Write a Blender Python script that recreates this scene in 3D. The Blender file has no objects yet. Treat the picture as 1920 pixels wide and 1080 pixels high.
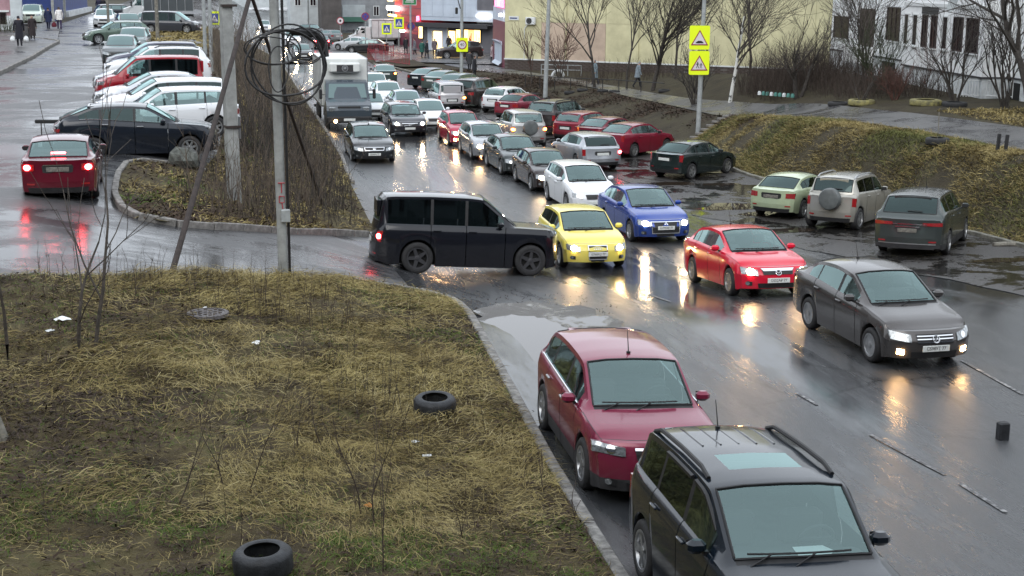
import bpy, bmesh, math, random
import numpy as np
from mathutils import Vector, Matrix

SC = bpy.context.scene
COL = SC.collection
rad = math.radians
RNG = random.Random(7)
NR = np.random.RandomState(11)

# ---------------------------------------------------------------- camera
CAM_H, FPX = 7.8, 2700.0
YAW, PITCH, ROLL = rad(11.163), rad(12.19), rad(0.5)
fwd = Vector((math.sin(YAW) * math.cos(PITCH), math.cos(YAW) * math.cos(PITCH), -math.sin(PITCH)))
rt0 = Vector((math.cos(YAW), -math.sin(YAW), 0))
dn0 = fwd.cross(rt0)
rtv = rt0 * math.cos(ROLL) - dn0 * math.sin(ROLL)
dnv = dn0 * math.cos(ROLL) + rt0 * math.sin(ROLL)
cd = bpy.data.cameras.new("camera")
cam = bpy.data.objects.new("camera", cd)
COL.objects.link(cam)
cam.matrix_world = Matrix((
    (rtv.x, -dnv.x, -fwd.x, 0), (rtv.y, -dnv.y, -fwd.y, 0), (rtv.z, -dnv.z, -fwd.z, CAM_H), (0, 0, 0, 1)))
cd.sensor_width = 36.0
cd.lens = FPX / 1920.0 * 36.0
cd.clip_start, cd.clip_end = 0.5, 3000
SC.camera = cam

def gp(px, py, z=0.0):
    """point of the place at height z that lies behind photograph pixel (px,py)"""
    d = fwd + rtv * ((px - 960) / FPX) + dnv * ((py - 540) / FPX)
    t = (z - CAM_H) / d.z
    return Vector((d.x * t, d.y * t, z))

def gy(px, py, Y):
    """point behind pixel (px,py) at distance Y along the street"""
    d = fwd + rtv * ((px - 960) / FPX) + dnv * ((py - 540) / FPX)
    t = Y / d.y
    return Vector((d.x * t, Y, CAM_H + d.z * t))

# ---------------------------------------------------------------- world, sun, exposure
SUN_EL, SUN_AZ = rad(38), rad(205)
wd = bpy.data.worlds.new("World")
SC.world = wd
wd.use_nodes = True
wn, wl = wd.node_tree.nodes, wd.node_tree.links
wn.clear()
w_out = wn.new("ShaderNodeOutputWorld")
w_bg = wn.new("ShaderNodeBackground")
w_sky = wn.new("ShaderNodeTexSky")
w_sky.sky_type = 'NISHITA'
w_sky.sun_disc = False
w_sky.sun_elevation = SUN_EL
w_sky.sun_rotation = SUN_AZ
w_sky.dust_density = 3.0
w_sky.air_density = 1.0
w_hs = wn.new("ShaderNodeHueSaturation")
w_hs.inputs["Saturation"].default_value = 0.32
w_bg.inputs["Strength"].default_value = 0.13
wl.new(w_sky.outputs[0], w_hs.inputs["Color"])
w_mx = wn.new("ShaderNodeMix"); w_mx.data_type = 'RGBA'      # an even cloud deck over the clear sky
w_mx.inputs[0].default_value = .75
w_mx.inputs[7].default_value = (8.5, 9.1, 9.9, 1)
wl.new(w_hs.outputs[0], w_mx.inputs[6])
wl.new(w_mx.outputs[2], w_bg.inputs["Color"])
wl.new(w_bg.outputs[0], w_out.inputs["Surface"])
sd = bpy.data.lights.new("sun", 'SUN')
sd.energy = 0.5
sd.angle = rad(40)
sd.color = (1.0, 0.97, 0.93)
sun = bpy.data.objects.new("sun", sd)
COL.objects.link(sun)
sdir = Vector((math.sin(SUN_AZ) * math.cos(SUN_EL), math.cos(SUN_AZ) * math.cos(SUN_EL), math.sin(SUN_EL)))
sun.rotation_euler = sdir.to_track_quat('Z', 'Y').to_euler()
vs = SC.view_settings
vs.view_transform = 'Standard'
vs.look = 'None'
vs.gamma = 1.0
vs.use_curve_mapping = False
vs.exposure = 0.62
SC.render.engine = 'CYCLES'
SC.cycles.max_bounces = 6
SC.cycles.transparent_max_bounces = 12
SC.cycles.caustics_reflective = False
SC.cycles.caustics_refractive = False
SC.cycles.sample_clamp_indirect = 6.0

# ---------------------------------------------------------------- object helpers
def link(o, parent=None):
    COL.objects.link(o)
    if parent is not None:
        o.parent = parent
    return o

def tag(o, label=None, cat=None, group=None, kind=None):
    if label: o["label"] = label
    if cat: o["category"] = cat
    if group: o["group"] = group
    if kind: o["kind"] = kind
    return o

def empty(name, loc=(0, 0, 0), rz=0.0):
    o = bpy.data.objects.new(name, None)
    o.empty_display_size = 0.2
    COL.objects.link(o)
    o.location = loc
    o.rotation_euler = (0, 0, rz)
    return o

class MB:
    """collects faces and links them as one mesh object"""
    def __init__(self):
        self.v, self.f, self.m = [], [], []
    def add(self, vs_, fs_, mi=0):
        b = len(self.v)
        self.v.extend([tuple(p) for p in vs_])
        for f in fs_:
            self.f.append(tuple(i + b for i in f))
            self.m.append(mi)
        return self
    def box(self, x0, x1, y0, y1, z0, z1, mi=0, M=None):
        p = [(x0, y0, z0), (x1, y0, z0), (x1, y1, z0), (x0, y1, z0), (x0, y0, z1), (x1, y0, z1), (x1, y1, z1), (x0, y1, z1)]
        if M is not None: p = [M @ Vector(q) for q in p]
        return self.add(p, [(3, 2, 1, 0), (4, 5, 6, 7), (0, 1, 5, 4), (1, 2, 6, 5), (2, 3, 7, 6), (3, 0, 4, 7)], mi)
    def rbox(self, x0, x1, y0, y1, z0, z1, b, mi=0, M=None):
        """box with its vertical and horizontal edges chamfered by b"""
        cx, cy, cz = (x0 + x1) / 2, (y0 + y1) / 2, (z0 + z1) / 2
        hx, hy, hz = (x1 - x0) / 2, (y1 - y0) / 2, (z1 - z0) / 2
        rings = []
        for zz, k in ((-hz, b), (-hz + b, 0), (hz - b, 0), (hz, b)):
            ax, ay = hx - k, hy - k
            c = min(b, ax * .9, ay * .9)
            rings.append([(-ax + c, -ay, zz), (ax - c, -ay, zz), (ax, -ay + c, zz), (ax, ay - c, zz), (ax - c, ay, zz), (-ax + c, ay, zz), (-ax, ay - c, zz), (-ax, -ay + c, zz)])
        p = [(x + cx, y + cy, z + cz) for r in rings for x, y, z in r]
        if M is not None: p = [M @ Vector(q) for q in p]
        f = [tuple(range(7, -1, -1)), tuple(range(24, 32))]
        for r in range(3):
            for i in range(8):
                j = (i + 1) % 8
                f.append((r * 8 + i, r * 8 + j, r * 8 + 8 + j, r * 8 + 8 + i))
        return self.add(p, f, mi)
    def tube(self, pts, radii, n=6, mi=0, caps=True):
        pts = [Vector(p) for p in pts]
        if not hasattr(radii, '__len__'): radii = [radii] * len(pts)
        base = len(self.v)
        up = Vector((0, 0, 1))
        for i, p in enumerate(pts):
            a = pts[max(i - 1, 0)]; c = pts[min(i + 1, len(pts) - 1)]
            t = (c - a)
            if t.length < 1e-9: t = Vector((0, 0, 1))
            t.normalize()
            u = t.cross(up)
            if u.length < 1e-3: u = t.cross(Vector((1, 0, 0)))
            u.normalize(); w = u.cross(t)
            for k in range(n):
                an = 2 * math.pi * k / n
                q = p + (u * math.cos(an) + w * math.sin(an)) * radii[i]
                self.v.append((q.x, q.y, q.z))
        for i in range(len(pts) - 1):
            for k in range(n):
                k2 = (k + 1) % n
                self.f.append((base + i * n + k, base + i * n + k2, base + (i + 1) * n + k2, base + (i + 1) * n + k)); self.m.append(mi)
        if caps and n > 2:
            self.f.append(tuple(base + k for k in range(n))[::-1]); self.m.append(mi)
            self.f.append(tuple(base + (len(pts) - 1) * n + k for k in range(n))); self.m.append(mi)
        return self
    def cyl(self, p0, p1, r, n=12, mi=0, r1=None):
        return self.tube([p0, p1], [r, r if r1 is None else r1], n, mi)
    def lathe(self, prof, n=20, axis='z', mi=0, M=None, closed=False):
        """prof: list of (radius, height); closed joins last to first"""
        base = len(self.v)
        for r, h in prof:
            for k in range(n):
                a = 2 * math.pi * k / n
                p = Vector((r * math.cos(a), r * math.sin(a), h)) if axis == 'z' else Vector((r * math.cos(a), h, r * math.sin(a)))
                if M is not None: p = M @ p
                self.v.append((p.x, p.y, p.z))
        m = len(prof)
        for i in range(m if closed else m - 1):
            i2 = (i + 1) % m
            for k in range(n):
                k2 = (k + 1) % n
                self.f.append((base + i * n + k, base + i * n + k2, base + i2 * n + k2, base + i2 * n + k)); self.m.append(mi)
        return self
    def prism(self, poly, z0, z1, mi=0, M=None):
        """poly in local xy, extruded z0..z1"""
        n = len(poly)
        p = [(x, y, z0) for x, y in poly] + [(x, y, z1) for x, y in poly]
        if M is not None: p = [M @ Vector(q) for q in p]
        f = [tuple(range(n))[::-1], tuple(range(n, 2 * n))] + [(i, (i + 1) % n, n + (i + 1) % n, n + i) for i in range(n)]
        return self.add(p, f, mi)
    def mesh(self, name, mats, smooth=False, ang=35):
        me = bpy.data.meshes.new(name)
        me.from_pydata(self.v, [], self.f)
        if not isinstance(mats, (list, tuple)): mats = [mats]
        for m in mats: me.materials.append(m)
        if len(mats) > 1: me.polygons.foreach_set("material_index", self.m)
        if smooth:
            me.polygons.foreach_set("use_smooth", [True] * len(self.f))
            try: me.set_sharp_from_angle(angle=rad(ang))
            except Exception: pass
        me.update()
        return me
    def build(self, name, mats, parent=None, smooth=False, loc=None, rot=None, ang=35):
        o = bpy.data.objects.new(name, self.mesh(name, mats, smooth, ang))
        link(o, parent)
        if loc is not None: o.location = loc
        if rot is not None: o.rotation_euler = rot
        return o

def np_mesh(name, V, F, mat, parent=None, smooth=False):
    """V (n,3) float array, F (m,4) int array of quads"""
    me = bpy.data.meshes.new(name)
    V = np.ascontiguousarray(V, dtype=np.float32); F = np.ascontiguousarray(F, dtype=np.int32)
    k = F.shape[1]
    me.vertices.add(len(V)); me.vertices.foreach_set("co", V.ravel())
    me.loops.add(F.size); me.loops.foreach_set("vertex_index", F.ravel())
    me.polygons.add(len(F))
    me.polygons.foreach_set("loop_start", np.arange(0, F.size, k, dtype=np.int32))
    me.polygons.foreach_set("loop_total", np.full(len(F), k, dtype=np.int32))
    if smooth: me.polygons.foreach_set("use_smooth", np.ones(len(F), dtype=bool))
    me.update(calc_edges=True)
    me.materials.append(mat)
    o = bpy.data.objects.new(name, me)
    return link(o, parent)

def smooth01(t):
    t = np.clip(t, 0, 1)
    return t * t * (3 - 2 * t)

# ---------------------------------------------------------------- materials
def mat(name, col=(.5, .5, .5), rough=.5, metal=0., spec=.5, coat=0., noise=0., nscale=4., bump=0., bscale=40., emit=None, estr=0., col2=None, coatr=.05, detail=4.0, rnoise=0., lo=.35, hi=.65):
    m = bpy.data.materials.new(name)
    m.use_nodes = True
    nt = m.node_tree; N = nt.nodes; L = nt.links
    b = N["Principled BSDF"]
    b.inputs["Base Color"].default_value = (*col, 1)
    b.inputs["Roughness"].default_value = rough
    b.inputs["Metallic"].default_value = metal
    b.inputs["Specular IOR Level"].default_value = spec
    b.inputs["Coat Weight"].default_value = coat
    b.inputs["Coat Roughness"].default_value = coatr
    if emit:
        b.inputs["Emission Color"].default_value = (*emit, 1); b.inputs["Emission Strength"].default_value = estr
    if noise or col2 or bump or rnoise:
        tc = N.new("ShaderNodeTexCoord")
        nz = N.new("ShaderNodeTexNoise"); nz.inputs["Scale"].default_value = nscale; nz.inputs["Detail"].default_value = detail; nz.inputs["Roughness"].default_value = .65
        L.new(tc.outputs["Object"], nz.inputs["Vector"])
        if noise or col2:
            rp = N.new("ShaderNodeValToRGB")
            c2 = col2 if col2 else tuple(c * (1 - noise) for c in col)
            c1 = col if col2 else tuple(min(1, c * (1 + noise)) for c in col)
            rp.color_ramp.elements[0].position = lo; rp.color_ramp.elements[1].position = hi
            rp.color_ramp.elements[0].color = (*c2, 1); rp.color_ramp.elements[1].color = (*c1, 1)
            L.new(nz.outputs["Fac"], rp.inputs["Fac"]); L.new(rp.outputs["Color"], b.inputs["Base Color"])
        if rnoise:
            mr = N.new("ShaderNodeMapRange")
            mr.inputs[1].default_value = .3; mr.inputs[2].default_value = .7
            mr.inputs[3].default_value = max(0.02, rough - rnoise); mr.inputs[4].default_value = min(1, rough + rnoise)
            L.new(nz.outputs["Fac"], mr.inputs[0]); L.new(mr.outputs[0], b.inputs["Roughness"])
        if bump:
            n2 = N.new("ShaderNodeTexNoise"); n2.inputs["Scale"].default_value = bscale; n2.inputs["Detail"].default_value = 3
            L.new(tc.outputs["Object"], n2.inputs["Vector"])
            bp = N.new("ShaderNodeBump"); bp.inputs["Strength"].default_value = bump; bp.inputs["Distance"].default_value = .02
            L.new(n2.outputs["Fac"], bp.inputs["Height"]); L.new(bp.outputs["Normal"], b.inputs["Normal"])
    return m

def paint(name, col, metal=0.0, dirt=.35, dcol=(.05, .043, .036), rough=.27):
    """clear-coated car paint with dried road dirt sprayed over the lower flanks"""
    m = mat(name, col, rough, metal, .12, coat=.8, coatr=.05)
    nt = m.node_tree; N = nt.nodes; L = nt.links; b = N["Principled BSDF"]
    tc = N.new("ShaderNodeTexCoord")
    sx = N.new("ShaderNodeSeparateXYZ"); L.new(tc.outputs["Object"], sx.inputs[0])
    mr = N.new("ShaderNodeMapRange"); mr.inputs[1].default_value = .95; mr.inputs[2].default_value = .15; mr.inputs[3].default_value = 0; mr.inputs[4].default_value = dirt * 1.6
    L.new(sx.outputs["Z"], mr.inputs[0])
    nz = N.new("ShaderNodeTexNoise"); nz.inputs["Scale"].default_value = 3.5; nz.inputs["Detail"].default_value = 6; nz.inputs["Roughness"].default_value = .7
    L.new(tc.outputs["Object"], nz.inputs["Vector"])
    mu = N.new("ShaderNodeMath"); mu.operation = 'MULTIPLY'; L.new(mr.outputs[0], mu.inputs[0]); L.new(nz.outputs["Fac"], mu.inputs[1])
    mx = N.new("ShaderNodeMix"); mx.data_type = 'RGBA'
    L.new(mu.outputs[0], mx.inputs[0]); mx.inputs[6].default_value = (*col, 1); mx.inputs[7].default_value = (*dcol, 1)
    L.new(mx.outputs[2], b.inputs["Base Color"])
    iv = N.new("ShaderNodeMapRange"); iv.inputs[3].default_value = .85; iv.inputs[4].default_value = .12
    iv.inputs[1].default_value = 0; iv.inputs[2].default_value = .6
    L.new(mu.outputs[0], iv.inputs[0]); L.new(iv.outputs[0], b.inputs["Coat Weight"])
    # droplets of drizzle standing on the coat
    vo = N.new("ShaderNodeTexNoise"); vo.inputs["Scale"].default_value = 90; vo.inputs["Detail"].default_value = 2
    L.new(tc.outputs["Object"], vo.inputs["Vector"])
    bp = N.new("ShaderNodeBump"); bp.inputs["Strength"].default_value = .03; bp.inputs["Distance"].default_value = .01
    L.new(vo.outputs["Fac"], bp.inputs["Height"]); L.new(bp.outputs["Normal"], b.inputs["Coat Normal"])
    return m

def glass(name, tint=(.30, .36, .36), f0=.10, opaque=None):
    """car glass: two reflecting faces over tinted see-through"""
    m = bpy.data.materials.new(name); m.use_nodes = True
    nt = m.node_tree; N = nt.nodes; L = nt.links; N.clear()
    out = N.new("ShaderNodeOutputMaterial")
    lw = N.new("ShaderNodeLayerWeight"); lw.inputs["Blend"].default_value = .5
    pw = N.new("ShaderNodeMath"); pw.operation = 'POWER'; pw.inputs[1].default_value = 4.0
    L.new(lw.outputs["Facing"], pw.inputs[0])
    mr = N.new("ShaderNodeMapRange"); mr.inputs[3].default_value = f0; mr.inputs[4].default_value = .98
    L.new(pw.outputs[0], mr.inputs[0])
    gl = N.new("ShaderNodeBsdfGlossy"); gl.inputs["Roughness"].default_value = .025
    gl.inputs["Color"].default_value = (.74, 1, .98, 1)
    if opaque:
        tr = N.new("ShaderNodeBsdfDiffuse"); tr.inputs["Color"].default_value = (*opaque, 1)
    else:
        tr = N.new("ShaderNodeBsdfTransparent"); tr.inputs["Color"].default_value = (*tint, 1)
    mx = N.new("ShaderNodeMixShader")
    L.new(mr.outputs[0], mx.inputs[0]); L.new(tr.outputs[0], mx.inputs[1]); L.new(gl.outputs[0], mx.inputs[2])
    L.new(mx.outputs[0], out.inputs["Surface"])
    return m

def emis(name, col, s):
    return mat(name, (.6, .6, .6), .3, emit=col, estr=s)

M = {}
M['black'] = mat("black_plastic", (.012, .012, .013), .55, noise=.3, nscale=9)
M['belly'] = mat("underbody", (.01, .01, .01), .9)
M['clad'] = mat("grey_cladding", (.03, .03, .032), .6, noise=.3, nscale=6)
M['chrome'] = mat("chrome", (.75, .76, .78), .12, 1.0)
M['silver_trim'] = mat("satin_trim", (.45, .46, .47), .3, .9)
M['rubber'] = mat("tyre_rubber", (.018, .018, .019), .75, noise=.35, nscale=14, bump=.3, bscale=60)
M['oldrubber'] = mat("old_tyre_rubber", (.018, .020, .023), .6, noise=.5, nscale=10, bump=.35, bscale=50)
M['rim'] = mat("alloy_rim", (.38, .39, .40), .35, .8, noise=.25, nscale=8)
M['rimdark'] = mat("dark_rim", (.07, .07, .075), .4, .6)
M['glass'] = glass("car_glass", (.55, .66, .65), .15)
M['tint'] = glass("tinted_glass", (.06, .07, .075), .06)
M['fglass'] = glass("far_car_glass", f0=.17, opaque=(.02, .028, .03))
M['interior'] = mat("car_interior", (.035, .036, .04), .8, noise=.3, nscale=5)
M['seat'] = mat("seat_fabric", (.06, .06, .065), .85)
M['lens'] = mat("clear_lamp_lens", (.27, .29, .30), .08, .55, coat=1.0, noise=.45, nscale=22)
M['red_lens'] = mat("red_lamp_lens", (.28, .012, .015), .15, coat=1.0, noise=.2, nscale=18)
M['amber_lens'] = mat("amber_lamp_lens", (.5, .18, .02), .2, coat=1.0)
M['head_lit'] = emis("lit_headlight", (1.0, .72, .42), 110)
M['head_warm'] = emis("lit_warm_headlight", (1.0, .62, .27), 110)
M['fog_lit'] = emis("lit_fog_lamp", (1.0, .58, .24), 80)
M['tail_lit'] = emis("lit_brake_lamp", (1.0, .05, .06), 22)
M['amber_lit'] = emis("lit_indicator", (1.0, .30, .03), 18)
M['plate'] = mat("number_plate_white", (.62, .64, .62), .4, noise=.12, nscale=20)
M['plate_dirty'] = mat("muddy_number_plate", (.16, .15, .13), .7, noise=.4, nscale=12)
M['ink'] = mat("plate_ink", (.02, .02, .02), .5)
M['paper'] = mat("white_paper", (.8, .82, .82), .7)
# ---------------------------------------------------------------- terrain heights
def interp(x, xs, ys): return np.interp(x, xs, ys)

RAMP_Y = [8, 16, 27, 36, 44, 52, 60, 70, 90, 130, 400]
RAMP_A = [1.9, 1.75, 2.35, 2.65, 2.5, 2.75, 2.95, 3.05, 3.3, 3.5, 4.5]
FOOT_Y = [10, 30, 38.6, 41, 55, 60, 68, 85, 95, 108, 116, 123, 131, 150, 230]
FOOT_X = [23.6, 22.9, 22.6, 22.5, 20.65, 20.7, 21.4, 21.2, 20.0, 18.0, 15.2, 14.2, 12.9, 12.6, 12.6]
BANK_Y = [20, 40, 50, 57, 64, 70, 86, 105, 118, 135, 200]
BANK_H = [2.2, 2.2, 2.2, 2.0, 1.5, .95, .6, .5, .3, .12, .1]

_gy = np.linspace(-30, 80, 2201)
_gk = np.exp(-.5 * (np.arange(-120, 121) * .05 / 1.0) ** 2); _gk /= _gk.sum()
_gn = np.convolve(np.pad(np.interp(_gy, [-30, 9, 14, 17.5, 27.6, 31, 36, 44, 80], [1.5, 1.38, 1.25, 1.10, 1.10, .70, .28, 0, 0]), 120, mode='edge'), _gk, mode='valid')
def Zn(y):
    """the street climbs gently towards the camera"""
    return np.interp(np.asarray(y, dtype=float), _gy, _gn)

def Zf(x, y):
    x = np.asarray(x, dtype=float); y = np.asarray(y, dtype=float)
    t = np.clip((5.0 - x) / interp(y, [37, 46], [10.0, 7.6]), 0, 1)
    nn = Zn(y)
    left = np.maximum(interp(y, RAMP_Y, RAMP_A) - nn, 0) * (1 - (1 - t) ** 1.3)
    fx = interp(y, FOOT_Y, FOOT_X)
    hb = interp(y, BANK_Y, BANK_H)
    hx = np.maximum(hb, interp(y, [20, 76, 86, 96, 110, 120], [2.4, 2.4, 2.0, 1.1, .5, .3]))
    right = hb * smooth01((x - fx) / 3.0) + (hx - hb) * smooth01((x - np.maximum(fx + 3, 25)) / 6.0)
    return nn + left + right

def zf(x, y): return float(Zf(x, y))

# ---------------------------------------------------------------- car builder
def pl(points, sig):
    """smoothed polyline: returns f(s)"""
    xs = np.array([p[0] for p in points]); ys = np.array([p[1] for p in points])
    g = np.linspace(xs[0] - .5, xs[-1] + .5, 1200)
    v = np.interp(g, xs, ys)
    st = g[1] - g[0]; n = max(1, int(3 * sig / st))
    k = np.exp(-.5 * (np.arange(-n, n + 1) * st / sig) ** 2); k /= k.sum()
    vv = np.convolve(np.pad(v, n, mode='edge'), k, mode='valid')
    return lambda s: float(np.interp(s, g, vv))

KINDS = {
 # cowl, cowl z, roof-front, roof-rear, rear-glass base, rz, belt front, belt rear, tail z, front lip z; fractions of L and H
 'sedan': dict(L=4.5, W=1.75, H=1.46, wb=2.62, fo=.88, r=.315, c=.275, cz=.665, rf=.46, rr=.755, rb=.90, rz=.73, tz=.715, lip=.475, bf=.645, br=.715, wr=.74, win=((.35, .505), (.525, .71), (.72, .80))),
 'hatch': dict(L=4.2, W=1.76, H=1.47, wb=2.58, fo=.86, r=.315, c=.275, cz=.67, rf=.46, rr=.86, rb=.965, rz=.70, tz=.64, lip=.48, bf=.645, br=.72, wr=.75, win=((.345, .53), (.55, .74), (.75, .85))),
 'suv': dict(L=4.5, W=1.83, H=1.68, wb=2.65, fo=.90, r=.35, c=.265, cz=.665, rf=.43, rr=.885, rb=.965, rz=.70, tz=.62, lip=.535, bf=.63, br=.70, wr=.76, win=((.34, .51), (.53, .72), (.735, .87))),
 'wagon': dict(L=4.6, W=1.78, H=1.50, wb=2.68, fo=.90, r=.32, c=.265, cz=.665, rf=.44, rr=.90, rb=.972, rz=.68, tz=.62, lip=.48, bf=.645, br=.70, wr=.755, win=((.335, .50), (.515, .70), (.715, .88))),
 'boxy': dict(L=4.85, W=1.90, H=1.86, wb=2.88, fo=.82, r=.40, c=.262, cz=.625, rf=.43, rr=.95, rb=.985, rz=.60, tz=.54, lip=.58, bf=.61, br=.62, wr=.82, win=((.32, .505), (.52, .685), (.70, .92))),
 'van': dict(L=4.3, W=1.80, H=1.82, wb=2.70, fo=.85, r=.315, c=.20, cz=.60, rf=.38, rr=.955, rb=.985, rz=.60, tz=.54, lip=.46, bf=.55, br=.58, wr=.83, win=((.29, .48), (.50, .72), (.74, .93))),
}
WHEELS = {}
PAINTS = {}

def wheel_meshes(r, style, dark):
    key = (round(r, 3), style, dark)
    if key in WHEELS: return WHEELS[key]
    w = .105
    ri = r * .66
    t = MB()
    prof = [(ri, -w * .9), (ri + .02, -w), (r - .035, -w), (r - .008, -w * .8), (r, -w * .55), (r, w * .55), (r - .008, w * .8), (r - .035, w), (ri + .02, w), (ri, w * .9)]
    t.lathe(prof, 26, 'y')
    tm = t.mesh("tyre", M['rubber'], True, 40)
    q = MB()
    # outer face at +y
    q.lathe([(ri + .004, w * .95), (ri - .02, w * .93), (ri - .03, w * .45), (ri - .05, w * .1), (0.001, w * .1)], 26, 'y', 1)
    q.lathe([(ri + .006, w * .6), (ri + .006, w * .99), (ri - .025, w * .96), (ri - .035, w * .6)], 26, 'y', 0)
    q.lathe([(.065, w * .4), (.065, w * .86), (.05, w * .9), (.0005, w * .9)], 12, 'y', 0)
    ns = {'ten': 10, 'five': 5, 'seven': 7, 'cap': 12, 'twin': 5}[style]
    for k in range(ns):
        a0 = 2 * math.pi * k / ns
        offs = (-.14, .14) if style == 'twin' else (0,)
        for of in offs:
            a = a0 + of
            wd0, wd1 = {'ten': (.022, .018), 'five': (.05, .036), 'seven': (.034, .028), 'cap': (.026, .05), 'twin': (.022, .018)}[style]
            c, s = math.cos(a), math.sin(a)
            def P(rr, tt, h): return (rr * c - tt * s, h, rr * s + tt * c)
            r0, r1 = .05, ri - .015
            p = [P(r0, -wd0, w * .82), P(r0, wd0, w * .82), P(r1, wd1, w * .9), P(r1, -wd1, w * .9), P(r0, -wd0, w * .5), P(r0, wd0, w * .5), P(r1, wd1, w * .5), P(r1, -wd1, w * .5)]
            q.add(p, [(0, 1, 2, 3), (0, 4, 5, 1), (1, 5, 6, 2), (2, 6, 7, 3), (3, 7, 4, 0)], 0)
    rm = q.mesh("rim", [M['rimdark'] if dark else M['rim'], M['belly']], True, 40)
    WHEELS[key] = (tm, rm)
    return WHEELS[key]

def text_mesh(s, size, m, ax=None):
    """flat printed characters, with a hair of thickness; centred, in local xy"""
    cu = bpy.data.curves.new("lettering", 'FONT')
    cu.body = s; cu.size = size; cu.align_x = 'CENTER'; cu.align_y = 'CENTER'; cu.extrude = .0015; cu.resolution_u = 2
    o = bpy.data.objects.new("lettering", cu)
    COL.objects.link(o)
    bpy.context.view_layer.update()
    dg = bpy.context.evaluated_depsgraph_get()
    me = bpy.data.meshes.new_from_object(o.evaluated_get(dg))
    me.materials.clear(); me.materials.append(m)
    bpy.data.objects.remove(o); bpy.data.curves.remove(cu)
    return me

PLATE = {}
def plate_mesh(dirty=False):
    if dirty not in PLATE:
        b = MB(); b.rbox(-.006, .008, -.26, .26, -.056, .056, .006)
        PLATE[dirty] = b.mesh("number_plate", M['plate_dirty' if dirty else 'plate'])
    return PLATE[dirty]
HANDLE = None

class Car:
    pass

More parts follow.
